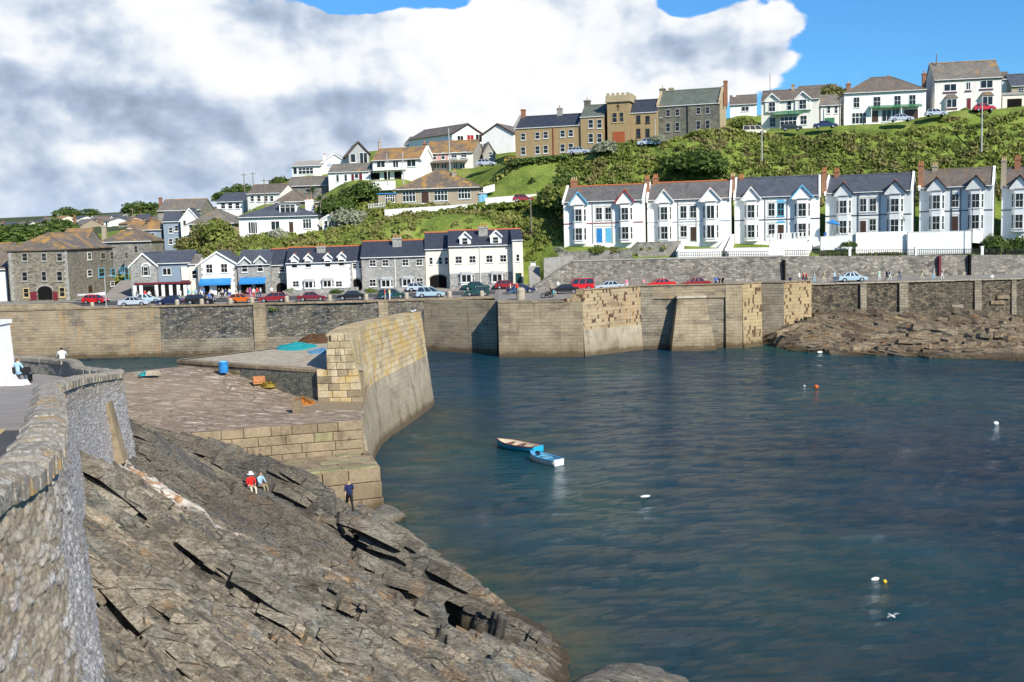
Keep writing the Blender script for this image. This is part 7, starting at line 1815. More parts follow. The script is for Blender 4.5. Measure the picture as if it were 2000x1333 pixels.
WK = 'strollers on the quay road above the rocks'
for px, top, bot, hair, ps, rz, lab in ((1543, 'navy', 'black', 'dark', 'sit', 0, 'person in dark clothes sitting on the bastion wall edge'), (1561, 'white', 'grey', 'blond', 'stand', 40, 'person in white standing beside two people in red'), (1569, 'red', 'navy', 'dark', 'walk', 70, 'left one of the two people in red on the quay'), (1575, 'red', 'black', 'brown', 'walk', -110, 'right one of the two people in red on the quay, dark hair'),
    (1590, 'white', 'ltblue', 'brown', 'walk', 90, 'person in white walking between the red pair and a person in cream'), (1609, 'yellow', 'cream', 'grey', 'walk', -90, 'person in pale yellow walking left of the pale blue saloon'), (1630, 'ltblue', 'denim', 'dark', 'stand', 20, 'person in light blue at the front of the pale blue saloon'),
    (1717, 'green', 'white', 'brown', 'stand', 0, 'person in pale green right of the pale blue saloon'), (1732, 'navy', 'black', 'dark', 'walk', 80, 'person in navy beside a person in blue and white'), (1738, 'ltblue', 'white', 'brown', 'walk', 80, 'person in blue and white next to the one in navy'), (1757, 'grey', 'denim', 'dark', 'walk', 95, 'person in grey-blue walking alone right of the navy pair'),
    (1801, 'yellow', 'cream', 'brown', 'walk', -90, 'person in yellow left of a couple in white and cream'), (1823, 'white', 'ltblue', 'dark', 'walk', 90, 'tall person in bright white on the sea wall'), (1840, 'cream', 'white', 'blond', 'walk', -90, 'rightmost stroller, in cream, on the sea wall'), (1937, 'white', 'grey', 'white', 'sit', 0, 'person in white sitting far right on the sea wall, only the top showing')):
    Y = 162.6 if ps != 'sit' else 161.6
    person(ps, top, bot, hair, onquay(px, Y, 0 if px != 1937 else -.5), math.radians(rz), lab, rnd.uniform(.94, 1.04))
for px, Y, top, bot, hair, ps, rz, lab in ((1224, 158, 'pink', 'white', 'brown', 'stand', 0, 'person in pink and white between the blue-grey and red saloons'), (1258, 158, 'pink', 'grey', 'blond', 'stand', 60, 'person in pink at the tail of the left red saloon'), (1405, 157, 'navy', 'black', 'dark', 'stand', 40, 'person in dark clothes behind the parapet right of the red saloons'), (1412, 157.5, 'black', 'navy', 'dark', 'stand', -60, 'second dark figure behind the parapet right of the red saloons'),
    (1090, 163, 'white', 'grey', 'brown', 'stand', 0, 'person in white behind the black saloon on the bastion'), (1398, 158, 'blue', 'navy', 'brown', 'stand', 0, 'person in blue nearest the darker red saloon'),
    (1010, 163.5, 'red', 'navy', 'dark', 'stand', 0, 'person in red behind the big pale quay bollard'), (997, 162, 'cream', 'khaki', 'grey', 'stand', 90, 'person in cream left of the big pale quay bollard'),
    (1075, 153, 'black', 'black', 'dark', 'stand', -100, 'motorcyclist in black beside the motorcycle on the bastion'), (1080, 152.5, 'turq', 'brown' if False else 'khaki', 'dark', 'sit', 70, 'person in turquoise crouching beside the motorcyclist')):
    person(ps, top, bot, hair, onquay(px, Y), math.radians(rz), lab, rnd.uniform(.95, 1.05))
# crowd before the shops
spots = [(284, 172, 'red', 'white', 'person in red and white outside the grey stone shop'), (292, 171, 'white', 'ltblue', 'person in white outside the grey stone shop'), (268, 173, 'grey', 'black', 'person in grey by the left pilaster of the stone shop'), (352, 172, 'white', 'white', 'person all in white outside the maroon shopfront'), (369, 172.5, 'turq', 'white', 'person in turquoise at the corner of the maroon shopfront'), (377, 172, 'green', 'white', 'person in green by the narrow cream cottage'),
         (383, 173, 'ltblue', 'denim', 'person in light blue by the narrow cream cottage'), (392, 173, 'white', 'navy', 'person in white at the left end of the long awning'), (399, 174, 'blue', 'navy', 'person in bright blue under the left end of the long awning'), (409, 164.5, 'blue', 'denim', 'person in blue standing at the quay edge beside the black estate'), (416, 165, 'black', 'blue', 'person in black and blue at the quay edge'), (413, 172, 'white', 'black', 'person in white and black behind the quay-edge couple'),
         (428, 173, 'black', 'white', 'person in black under the long blue awning'), (435, 172, 'white', 'black', 'person in white with a black bag under the long awning'), (441, 173, 'blue', 'white', 'person in blue and white under the long awning'), (449, 172.5, 'white', 'blue', 'person in white and blue at the right end of the long awning'), (462, 173, 'cream', 'white', 'person in cream by the white shop corner stones'),
         (484, 173, 'pink', 'purple', 'person in bright pink behind the orange car'), (489, 172, 'purple', 'pink', 'person in purple behind the orange car'), (496, 172.5, 'white', 'red', 'tall person in white between the orange and dark red cars'), (503, 173, 'red', 'grey', 'person in red under the short blue awning'), (509, 172, 'white', 'denim', 'person in white near the drainpipe of the twin-gablet shop'), (531, 173, 'white', 'khaki', 'person in white behind the dark red estate'), (305, 173, 'white', 'grey', 'person in white beside the second shop pilaster')]
for i, (px, Y, a, b, lab) in enumerate(spots):
    person(rnd.choice(('stand', 'walk', 'walk')), a, b, rnd.choice(('dark', 'brown', 'blond', 'grey')), onquay(px, Y), rnd.uniform(0, 6.28), lab, rnd.uniform(.93, 1.05), 'shoppers outside the quay shops')
# the nearer people
p = PY(121, 733, 64.0); z0 = nzt(64)-1.0; q = pl(124, 63.4, z0)
person('lean', 'white', 'grey', 'dark', (q.x, q.y, z0), math.radians(205), 'dark-haired person in a white top leaning on the roadside wall, seen from behind', 1.02)
q = pl(34, 57.5, 10.3); z0 = nzt(57.5)-1.0
person('sit', 'ltblue', 'ltblue', 'brown', (q.x, q.y, z0+.1), math.radians(150), 'person in pale blue sitting on the bench beside the white pillar', 1.05)
person('sit', 'black', 'navy', 'dark', (q.x-.55, q.y+.5, z0+.1), math.radians(170), 'person in dark clothes sitting behind the pale blue figure by the white pillar', 1.0)
b = thing('bench', 'dark bench beside the white pillar under two seated people', 'bench', (q.x-.3, q.y+.25, z0), .1)
obj('seat', MB().box(-1.0, -.25, .40, 1.0, .25, .46), M['p_black'], b); obj('backrest', MB().box(-1.0, -.29, .55, 1.0, -.25, .85), M['p_black'], b)
for sx in (-.85, .85): obj('leg', MB().box(sx-.04, -.27, 0, sx+.04, .22, .40).box(sx-.03, -.285, .4, sx+.03, -.25, .56), M['p_black'], b)
def onrock(px, py, y0=40, y1=70):
    for Y in np.linspace(y0, y1, 240):
        p = PY(px, py, Y)
        if p.z < rockz(p.x, p.y): return p
    return PY(px, py, y1)
g_ = onrock(684, 1006, 45, 69); zr = rockz(g_.x, g_.y)
person('walk', 'navy', 'black', 'blond', (g_.x, g_.y, zr+.12), math.radians(200), 'fair-haired person in a dark blue shirt and shorts walking down the rocks by the pier', .98)
for px, py, top, bot, hair, lab, hat in ((489, 950, 'red', 'cream', 'grey', 'person in a red top and white sun hat sitting on the dark rocks', 'white'), (507, 948, 'ltblue', 'khaki', 'brown', 'person in a light blue top sitting beside the red top on the dark rocks', None)):
    p = onrock(px, py+4)
    person('sit', top, bot, hair, (p.x, p.y, rockz(p.x, p.y)-.30), math.radians(35 if hat else 60), lab, .86, None, hat)

# ------------------------------------------------------------------ bicycles and motorcycle
def bike(label, loc, rz, motor=False):
    t = thing('motorcycle' if motor else 'bicycle', label, 'motorcycle' if motor else 'bicycle', loc, rz)
    for x in (-.55, .55):
        w = MB(); R_ = .33; n = 16; r = .07 if motor else .02
        for i in range(n):
            a0, a1 = 2*math.pi*i/n, 2*math.pi*(i+1)/n; w.cyl((x+R_*math.cos(a0), 0, R_+R_*math.sin(a0)*.97+.02), (x+R_*math.cos(a1), 0, R_+R_*math.sin(a1)*.97+.02), r, n=5)
        obj('wheel', w, M['tyre'], t)
    f = MB()
    for a, b in (((-.55, .35), (-.1, .75)), ((-.1, .75), (.4, .8)), ((-.05, .35), (.4, .8)), ((.4, .8), (.55, .35)), ((-.05, .35), (-.1, .85)), ((-.55, .35), (-.05, .35)), ((.4, .8), (.36, 1.0))): f.cyl((a[0], 0, a[1]), (b[0], 0, b[1]), .05 if motor else .022, n=5)
    obj('frame', f, M['p_black'] if motor else M['p_blue'], t)
    if motor: obj('engine', MB().box(-.25, -.14, .25, .25, .14, .6).box(-.1, -.13, .7, .3, .13, .9), M['p_black'], t)
    obj('saddle', MB().box(-.35, -.08, .83, .0, .08, .90), M['p_black'], t); obj('handlebar', MB().cyl((.36, -.28, 1.0), (.36, .28, 1.0), .02, n=5), M['hub'], t)
bike('black motorcycle standing on the bastion platform', onquay(1068, 152.5), math.radians(20), True)
bike('bicycle leaning with its rider in front of the dark green estate, left one', onquay(751, 161.8), .1); bike('bicycle with a rider in yellow in front of the dark green estate', onquay(760, 161.8), .05)
bike('bicycle beside the person in cream near the big bollard', onquay(1001, 161.8), .2)
person('stand', 'red', 'cream', 'dark', onquay(752, 161.6), 1.6, 'cyclist in dark red beside the dark green estate', 1.0); person('stand', 'yellow', 'white', 'blond', onquay(761, 161.6), 1.2, 'cyclist in pale yellow beside the dark green estate', 1.0)

# ------------------------------------------------------------------ bollards, poles, lamps
def bollard(px, Y, r, hh, label):
    t = tag(obj('bollard', MB().lathe([(r, 0), (r*.98, hh*.6), (r*1.05, hh*.75), (r*.9, hh*.95), (r*.4, hh)], 10), M['deck2'], None, onquay(px, Y), smooth=False), label, 'bollard', 'granite bollards on the quay edge')
for px, Y, r, hh, lab in ((180, 163.3, .3, .8, 'granite bollard by the bright red hatchback'), (394, 161.9, .33, .95, 'granite bollard in front of the black estate'), (346, 161.9, .33, .95, 'granite bollard in front of the navy hatchback'), (492, 161.6, .33, 1.0, 'granite bollard in front of the orange car'), (560, 161.6, .33, 1.0, 'granite bollard in front of the dark red estate'), (715, 161.3, .33, 1.0, 'granite bollard in front of the black saloon'),
    (794, 161.2, .33, 1.0, 'granite bollard between the green estate and the people carrier'), (878, 161.3, .35, 1.1, 'granite bollard right of the pale people carrier'), (941, 161.4, .33, 1.0, 'granite bollard in front of the dark green hatchback'), (1017, 152.5, .62, 1.75, 'big rounded pale granite bollard at the root of the bastion'), (450, 161.7, .33, .9, 'granite bollard left of the orange car'), (644, 161.5, .33, 1.0, 'granite bollard right of the maroon saloon')):
    bollard(px, Y, r, hh, lab)
def pole(name, label, px, pb, pt, Y, r=.12, m='pole', cat='pole', arm=None, Yb=None):
    b = PY(px, pb, Y); tpz = PY(px, pt, Y).z-b.z; t = thing(name, label, cat, b)
    obj('shaft', MB().cyl((0, 0, -1), (0, 0, tpz), r, r*.7, n=7), M[m], t)
    if arm == 'cross': obj('crossarm', MB().box(-.7, -.06, tpz-.5, .7, .06, tpz-.38), M[m], t)
    if arm == 'lamp':
        obj('lamp_arm', MB().cyl((0, 0, tpz-.05), (.9, -.3, tpz+.15), .05, n=5), M[m], t); obj('lamp_head', MB().box(.75, -.42, tpz+.08, 1.35, -.2, tpz+.2), M['polepale'], t)
for a in (('telegraph_pole', 'dark telegraph pole on the left skyline above the dark-roofed cottage', 478, 378, 338, 236, .12, 'pole', 'pole', 'cross'), ('telegraph_pole', 'second telegraph pole on the left skyline', 495, 368, 336, 242, .10, 'pole', 'pole', 'cross'), ('telegraph_pole', 'telegraph pole before the white cottage pair', 518, 400, 349, 218, .13, 'pole', 'pole', 'cross'),
          ('telegraph_pole', 'pole standing before the stone barn', 607, 380, 343, 224, .12, 'pole', 'pole', 'cross'), ('telegraph_pole', 'pale pole before the left windows of the lichen-roofed house', 757, 352, 300, 219, .12, 'polepale', 'pole', None), ('telegraph_pole', 'pale pole before the right windows of the lichen-roofed house', 788, 352, 297, 219, .12, 'polepale', 'pole', None),
          ('mast', 'tall thin white mast rising before the pink and cream pair', 879, 338, 250, 222, .13, 'polepale', 'mast', None), ('telegraph_pole', 'wooden pole on the scrub bank above the cream houses', 1038, 462, 388, 190, .14, 'pole', 'pole', None), ('street_lamp', 'street lamp on the bank below the left ridge houses', 1488, 304, 255, 200, .13, 'polepale', 'street lamp', 'lamp'),
          ('telegraph_pole', 'tall pole on the scrub slope below the cream-white house', 1917, 286, 187, 200, .16, 'polepale', 'pole', None), ('mast', 'aerial mast above the twin-gabled guesthouse', 1504, 190, 144, 226, .08, 'pole', 'mast', None), ('mast', 'aerial on the left gable of the tall cream-white house', 1829, 124, 106, 222, .12, 'pole', 'mast', None), ('telegraph_pole', 'pole between the garage wing and the hip-roofed house', 1640, 236, 182, 216, .12, 'pole', 'pole', None),
          ('street_lamp', 'slim lamp post left of the silver saloon on the quay', 208, 603, 540, 165, .08, 'polepale', 'street lamp', 'lamp'), ('street_lamp', 'white street lamp above the pale rose bush on the ridge road', 1280, 280, 232, 209, .10, 'polepale', 'street lamp', 'lamp'), ('telegraph_pole', 'distant pole above the orange cottage roofs', 260, 436, 407, 300, .16, 'pole', 'pole', 'cross'),
          ('telegraph_pole', 'thin dark pole before the brown-roofed villa', 1898, 486, 400, 174.5, .08, 'p_black', 'pole', None)):
    pole(*a)

# ------------------------------------------------------------------ boats and floats
def boat(label, c, rz, L, hullm, inm, railm, decked=False):
    t = thing('rowing_boat', label, 'boat', c, rz); n = 15; Bm = L*.2; D = .42
    def sec(u):      # u 0 stern .. 1 bow
        w = Bm*(.72+.28*math.sin(min(u*1.6, 1)*math.pi/2))*(1-max(0, (u-.45)/.55)**2.2); return max(w, .01), D+.22*u**2.5+.04*(1-u), -.16+.22*max(0, u-.6)**2*4
    def shell(off, nm, m, inner):
        V = []; k = 9
        for i in range(n):
            u = i/(n-1); w, zs, zk = sec(u); w -= off; w = max(w, .004); x = (u-.5)*L*(1-off*.3)
            for j in range(k):
                a = math.pi*j/(k-1); sx = -math.cos(a); sy = math.sin(a)**.7
                V.append((x, sx*w*(1 if not inner else 1), zs-(zs-zk-off*1.3)*sy-(0 if not inner else .0)))
        f = []
        for i in range(n-1):
            for j in range(k-1):
                q = (i*k+j, i*k+j+1, (i+1)*k+j+1, (i+1)*k+j); f.append(q if inner else q[::-1])
        f.append(tuple(range(k-1, -1, -1)) if inner else tuple(range(k)))
        mb = MB(); mb.add(V, f); return obj(nm, mb, m, t, smooth=True)
    shell(0, 'hull', hullm, False); shell(.045, 'interior', inm, True)
    g = MB()
    for sy in (-1, 1):
        for i in range(n-1):
            (w, z, _), (w2, z2, _) = sec(i/(n-1)), sec((i+1)/(n-1)); x, x2 = (i/(n-1)-.5)*L, ((i+1)/(n-1)-.5)*L
            q0 = [(x, sy*(w-.05), z-.03), (x, sy*(w+.03), z-.03), (x2, sy*(w2+.03), z2-.03), (x2, sy*max(0, w2-.05), z2-.03)]; q1 = [(a, b, c+.06) for a, b, c in q0]
            if sy > 0: q0, q1 = q0[::-1], q1[::-1]
            g.hexa(q0, q1)
    obj('gunwale', g, railm, t)
    w, z, _ = sec(0); obj('transom', MB().box(-L/2-.03, -w+.02, .0, -L/2+.02, w-.02, z+.02), hullm, t)
    for u in (.15, .45, .7):
        w, z, _ = sec(u); obj('thwart', MB().box((u-.5)*L-.12, -w+.03, z-.16, (u-.5)*L+.12, w-.03, z-.12), railm, t)
    if decked:
        V = []; 
        mb = MB(); ws = [(u, sec(u)) for u in np.linspace(.72, 1, 6)]
        for (u, (w, z, _)), (u2, (w2, z2, _)) in zip(ws[:-1], ws[1:]): mb.add([((u-.5)*L, -w, z+.01), ((u2-.5)*L, -w2, z2+.01), ((u2-.5)*L, w2, z2+.01), ((u-.5)*L, w, z+.01)], [(0, 1, 2, 3)])
        obj('foredeck', mb, railm, t)
        obj('outboard', MB().box(L/2-1.0, -.1, .5, L/2-.7, .1, .75), M['p_black'], t)
    return t
a = PZ(974, 867, .2); b = PZ(1048, 878, .2)
d = a-b; boat('bright blue rowing boat with a dark red gunwale and cream inside', (b+d*.5)+Vector((0, 0, -.2)), math.atan2(d.y, d.x), 4.4, paint('boat_blue', (.02, .36, .58), .35), paint('boat_cream', (.62, .55, .42), .5), paint('boat_maroon', (.17, .04, .03), .5))
a = PZ(1040, 893, .2); b = PZ(1088, 904, .2)
d = a-b; boat('smaller white dinghy with a light blue rim, moored behind the blue boat', (b+d*.5)+Vector((0, 0, -.2)), math.atan2(d.y, d.x), 3.3, M['wpaint'], paint('boat_lightblue', (.25, .50, .66), .4), paint('boat_rim_blue', (.12, .42, .68), .4), True)
def floatb(name, label, px, py, r, m, cat, sq=(1, 1, 1)):
    p = PZ(px, py, 0); mb = MB().lathe([(r*math.sin(t)+.001, -r*math.cos(t)) for t in np.linspace(0, math.pi, 9)], 12)
    o = obj(name, mb, m, None, (p.x, p.y, r*.35), .4, smooth=True); o.scale = sq; tag(o, label, cat); return o
floatb('buoy', 'orange mooring buoy out in the harbour', 1594, 758, .26, M['p_orange'], 'buoy')
floatb('buoy', 'tiny white float left of the orange buoy', 1571, 755, .11, M['wpaint'], 'float')
floatb('buoy', 'white buoy near the right edge of the water', 1945, 829, .2, M['wpaint'], 'buoy', (1.3, 1, .9))
floatb('buoy', 'round yellow float beside the white fender', 1728, 1138, .11, M['p_yellow'], 'buoy')
floatb('fender', 'long white fender floating beside the yellow float', 1709, 1133, .11, M['wpaint'], 'fender', (2.3, .9, .9))
floatb('float', 'flat pale blue-white object drifting in the middle of the water', 1260, 972, .22, M['white3'], 'float', (1.7, .8, .35))
floatb('float', 'small white float near the shore rocks', 1601, 690, .3, M['wpaint'], 'float', (1.4, .7, .6))
def gull(label, loc, rz, wings=False, s=1.0):
    t = thing('seagull', label, 'seagull', loc, rz); t.scale = (s,)*3
    V = []; prof = [(-.26, .01, .02), (-.18, .05, .03), (-.05, .085, .05), (.08, .08, .06), (.16, .05, .10), (.21, .042, .14), (.26, .03, .135), (.285, .008, .125)]
    mb = MB(); k = 8; vs = []
    for x, r, z in prof:
        for i in range(k): a = 2*math.pi*i/k; vs.append((x, r*math.cos(a), z+r*math.sin(a)+.06))
    fs = [(i*k+j, i*k+(j+1) % k, (i+1)*k+(j+1) % k, (i+1)*k+j) for i in range(len(prof)-1) for j in range(k)]
    mb.add(vs, fs); obj('body', mb, CL['white'], t, smooth=True)
    obj('beak', MB().cyl((.28, 0, .185), (.34, 0, .17), .014, .004, 5), M['p_yellow'], t)
    for sy in (-1, 1):
        if wings: q = [(.1, sy*.05, .12), (.02, sy*.35, .24), (-.12, sy*.68, .17), (-.12, sy*.3, .2), (-.08, sy*.05, .1)]
        else: q = [(.1, sy*.085, .14), (-.05, sy*.095, .16), (-.32, sy*.03, .11), (-.15, sy*.09, .08), (.05, sy*.095, .08)]
        if sy < 0: q = q[::-1]
        obj('wing', MB().slab(q, .015), CL['grey'], t)
    return t
p = PZ(1742, 1218, 0.0); gull('white gull flying low over the water near the bottom right', (p.x, p.y, .25), 2.2, True, .7)
for i, (px, py) in enumerate(((812, 609), (806, 610))):
    pq, dq, wq = cwall(.985-.03*i, 1.0); pz = ztop(.97)+.05; p_, _, w_ = cwall(.975-.03*i, ztop(.97)); p_ = p_+w_*.6
    gull(('gull at the very end of the curved pier parapet', 'gull a step inland from the one at the parapet end')[i], (p_.x, p_.y, pz), 1.0+i, False, 1.3)

# ------------------------------------------------------------------ things lying on the pier
def heap(name, label, c, rx, ry, hz, m, cat, seed, strands=60):
    n = 26; r_ = 10; V = []
    for i in range(r_+1):
        for j in range(n):
            a = 2*math.pi*j/n; q = i/r_; k = .75+.5*float(vn(np.array([math.cos(a)*2+seed]), np.array([math.sin(a)*2+seed]), seed)[0]); x, y = q*rx*k*math.cos(a), q*ry*k*math.sin(a)
            z = hz*(1-q**1.6)*(.6+.8*float(vn(np.array([x*2.3+seed]), np.array([y*2.3]), seed)[0])); V.append((x, y, max(-.03, z if i < r_ else -.03)))
    F_ = [(i*n+j, i*n+(j+1) % n, (i+1)*n+(j+1) % n, (i+1)*n+j)[::-1] for i in range(r_) for j in range(n)]
    t = thing(name, label, cat, c); mb = MB(); mb.add(V, F_); obj('heap', mb, m, t, smooth=True)
    s = MB()
    for i in range(strands):
        a = rnd.uniform(0, 6.28); q = rnd.uniform(.1, .95); x, y = q*rx*math.cos(a)*.8, q*ry*math.sin(a)*.8; b = rnd.uniform(0, 6.28); l = rnd.uniform(.15, .5)
        z = hz*(1-q**1.6)*.9+.04; s.cyl((x, y, z), (x+l*math.cos(b), y+l*math.sin(b), z+rnd.uniform(-.06, .1)), .025, n=4)
    tag(obj('loose_strands', s, m, t), kind='stuff'); return t
net = lambda n, c: simple(n, c, .9, .1, .55, 9, .05)
heap('fishing_net', 'heap of turquoise fishing net on the raised deck', PZ(578, 679, 7.7), 1.9, 2.6, .38, net('turquoise_net', (.03, .36, .38)), 'net', 3)
heap('fishing_net', 'flat heap of pale blue net beside the parapet', PZ(626, 687, 7.7), 1.1, 2.0, .22, net('pale_blue_net', (.14, .32, .50)), 'net', 5)
heap('fishing_net', 'brown heap of old nets and rope behind the turquoise net', PZ(618, 668, 7.7), 1.7, 2.0, .75, net('brown_net', (.12, .065, .035)), 'net', 7)
heap('rope_heap', 'tangled orange-brown rope at the foot of the shaded pier face', Vector((PZ(594, 784, 5.5).x, PZ(594, 784, 5.5).y-.6, 5.4)), 1.0, .7, .45, net('orange_rope', (.38, .14, .03)), 'rope', 9)
heap('rope_heap', 'small yellow-brown weedy heap beside the wooden crate', PZ(524, 755, 6.2), .6, .6, .3, net('weed', (.30, .22, .04)), 'rope', 11)
heap('fishing_net', 'small scrap of turquoise net near the back edge of the deck', PZ(284, 733, 7.25), .45, .35, .22, net('turquoise_net', (.03, .36, .38)), 'net', 13, 20)
p = PZ(299, 733, 7.25); tag(obj('stone_lump', MB().hexa([(-.5, -.3, 0), (.5, -.3, 0), (.5, .3, 0), (-.5, .3, 0)], [(-.4, -.22, .35), (.42, -.2, .32), (.38, .22, .36), (-.4, .24, .3)]), M['deck2'], None, p), 'pale square stone lump beside the turquoise scrap', 'stone')
p = PZ(437, 728, 7.1); bin_ = thing('barrel', 'bright blue plastic barrel standing on the lower deck', 'barrel', p)
obj('drum', MB().lathe([(.34, 0), (.36, .05), (.36, .75), (.33, .8)], 16), M['p_blue'], bin_, smooth=False); obj('rim', MB().lathe([(.38, .74), (.39, .8), (.38, .84), (.30, .84)], 16), M['p_blue'], bin_); obj('rope_inside', MB().lathe([(.28, .82), (.2, .9), (.05, .93)], 10), M['p_ltblue'], bin_)
p = PZ(506, 750, 6.4); crt = thing('crate', 'weathered wooden crate in the angle of the deck', 'crate', p, .3)
for i in range(4):
    obj('slat', MB().box(-.42, -.32, .02+i*.14, .42, -.29, .13+i*.14), M['pot'], crt); obj('slat', MB().box(-.42, .29, .02+i*.14, .42, .32, .13+i*.14), M['pot'], crt)
    obj('slat', MB().box(-.45, -.29, .02+i*.14, -.42, .29, .13+i*.14), M['pot'], crt); obj('slat', MB().box(.42, -.29, .02+i*.14, .45, .29, .13+i*.14), M['pot'], crt)
obj('bottom', MB().box(-.42, -.29, 0, .42, .29, .03), M['pot'], crt)
p = PZ(583, 812, 5.12); tag(obj('mooring_post', MB().hexa([(-.32, -.3, -.2), (.32, -.3, -.2), (.32, .3, -.2), (-.32, .3, -.2)], [(-.38, -.2, 1.0), (.18, -.2, 1.15), (.18, .3, 1.15), (-.38, .3, 1.0)]), M['block'], None, p), 'short leaning granite mooring post on the deck edge', 'mooring post')
p = PZ(572, 810, 5.15); tag(obj('rope_coil', MB().lathe([(.4, 0), (.45, .08), (.3, .14), (.12, .03)], 14), net('grey_rope', (.4, .38, .33)), None, p), 'coil of pale rope beside the leaning mooring post', 'rope')
# white pillar at the left edge
p = PY(2, 764, 57); z0 = nzt(57)-1.03; pz = thing('white_pillar', 'thick white-painted pillar with a stepped foot cut by the left frame edge', 'pillar', (pl(2, 57, z0).x-.35, 57, z0))
zt_ = PY(5, 626, 57).z-z0
obj('shaft', MB().hexa([(-.85, -.85, .45), (.78, -.85, .45), (.78, .85, .45), (-.85, .85, .45)], [(-.75, -.75, zt_-.2), (.70, -.75, zt_-.2), (.70, .75, zt_-.2), (-.75, .75, zt_-.2)]), M['white'], pz)
obj('cap', MB().box(-.85, -.85, zt_-.2, .8, .85, zt_), M['white'], pz); obj('foot', MB().box(-1.0, -1.0, -.1, .95, 1.0, .45), M['white'], pz)
st2 = obj('plinth_stone', MB().hexa([(-.5, -.4, 0), (.5, -.4, 0), (.5, .4, 0), (-.5, .4, 0)], [(-.35, -.3, .3), (.35, -.3, .3), (.35, .3, .3), (-.35, .3, .3)]), M['wpaint'], None, (pl(36, 56.3, z0).x, 56.3, z0+.0)); tag(st2, 'low white kerb stone before the bench', 'kerb stone')
# upturned boat by the warehouse door, parasol, tables
p = onquay(180, 176.5, .0); t = boat('white boat resting on the slope beside the warehouse', (p[0], p[1], p[2]+.75), .25, 4.2, M['wpaint'], M['wpaint'], M['p_brownp'])
for dx in (-1.1, 1.1): obj('chock', MB().box(dx-.1, -.4, -.8, dx+.1, .4, -.05), M['pole'], t)
p = PY(1624, 460, 177.8); t = thing('parasol', 'bright blue tilted parasol on the terrace of the shade-greyed white villa', 'parasol', p)
obj('pole', MB().cyl((0, 0, -.8), (.25, 0, 2.3), .04, n=6), M['polepale'], t)
mb = MB(); vs = [(.3, 0, 2.55)]+[(.3+1.35*math.cos(a), 1.35*math.sin(a), 1.85-.25*math.cos(a)) for a in np.linspace(0, 2*math.pi, 9)[:-1]]; mb.add(vs, [(0, i+1, (i+1) % 8+1) for i in range(8)]); obj('canopy', mb, M['p_blue'], t)
for i, (px, c, nm) in enumerate(((1612, 'blue', 'blue'), (1640, 'white', 'white'), (1657, 'white', 'cream'))):
    p = PY(px, 464, 178.2); person('sit', c, 'grey', 'brown', (p.x, p.y, p.z-.2), rnd.uniform(0, 6), 'person in %s sitting on the terrace %s of the parasol' % (nm, ('left', 'right', 'well right')[i]))

# ------------------------------------------------------------------ vegetation
rng = np.random.default_rng(3)
def clump(n, leaf, flat=.75):
    """leaf quads spread through a lumpy dome of radius 1"""
    d = rng.normal(size=(n, 3)); d /= np.linalg.norm(d, axis=1)[:, None]; d[:, 2] = np.abs(d[:, 2])*1.0-.15
    rad = (.55+.45*rng.random(n)**.5)*(1+.35*(vn(d[:, 0]*2.2+5+d[:, 2], d[:, 1]*2.2+9, int(rng.integers(99)))-.5)*2)
    c = d*rad[:, None]*np.array([1, 1, flat])
    nn = d+rng.normal(size=(n, 3))*.7; nn /= np.linalg.norm(nn, axis=1)[:, None]
    t = np.cross(nn, rng.normal(size=(n, 3))); t /= np.linalg.norm(t, axis=1)[:, None]; b = np.cross(nn, t)
    s = leaf*(.6+.8*rng.random(n))[:, None]
    V = np.stack([c-t*s, c+b*s*.6, c+t*s, c-b*s*.6], 1).reshape(-1, 3)
    tone = np.repeat(np.clip(rng.normal(.5, .22, n), 0, 1), 4)
    return V, tone
CLU = [clump(64, .24) for _ in range(7)]; BIG = [clump(420, .12, .9) for _ in range(3)]
def inside(X, Y):
    bad = np.zeros(X.shape, bool)
    for (cx, cy, hw, hd, r) in FOOT:
        dx, dy = X-cx, Y-cy; a = dx*math.cos(r)+dy*math.sin(r); b = -dx*math.sin(r)+dy*math.cos(r); bad |= (np.abs(a) < hw+.5) & (np.abs(b) < hd+.5)
    return bad
def scatter(name, label, pts, m, tone_f=None, lib=CLU, kind='stuff', cat=None, loc=None):
    Vs = []; Ts = []; Fs = 0
    for (x, y, z, r, hz) in pts:
        V, t = lib[rng.integers(len(lib))]; a = rng.random()*6.28; c_, s_ = math.cos(a), math.sin(a)
        W_ = np.stack([(V[:, 0]*c_-V[:, 1]*s_)*r+x, (V[:, 0]*s_+V[:, 1]*c_)*r+y, V[:, 2]*r*hz+z], 1); Vs.append(W_)
        Ts.append(np.clip(t*.55+(tone_f(x, y) if tone_f else .25)+rng.normal(0, .06), 0, 1))
    V = np.concatenate(Vs); T_ = np.concatenate(Ts); q = np.arange(len(V)).reshape(-1, 4)
    o = link(name, npmesh(name, V, q, dict(tone=T_)), m)
    tag(o, label, cat, None, kind); return o
def tone_f(x, y): return float(.55*fbm(np.array([x*.09]), np.array([y*.13]), 9, 3)[0])
N_ = 19000
Xs = rng.uniform(-88, 130, N_); Ys = rng.uniform(188, 228, N_)
Zs = lane(Xs, Ys)
keep = ~inside(Xs, Ys)
top = np.interp(Xs, [-90, -60, -45, -20, -8, 2, 130], [212, 214, 216, 219, 214, 211.5, 206]); keep &= Ys < top
lawn = (np.abs(Xs-2) < 8) & (Ys > 202.5) & (Ys < 210.5); keep &= ~lawn
lawn2 = (Xs > -20) & (Xs < 0) & (Ys > 193) & (Ys < 199) & (fbm(Xs*.25, Ys*.25, 4, 3) < .52); keep &= ~lawn2
keep &= (Xs > -64) | (Ys > 200)
keep &= ~((Xs < 1) & (Ys < 190)); keep &= ~((Xs > 8) & (Ys < 194.5))
dens = fbm(Xs*.1, Ys*.14, 19, 3); keep &= rng.random(N_) < np.clip(.5+(dens-.35)*2.6, .45, 1)
k = np.where(keep)[0]
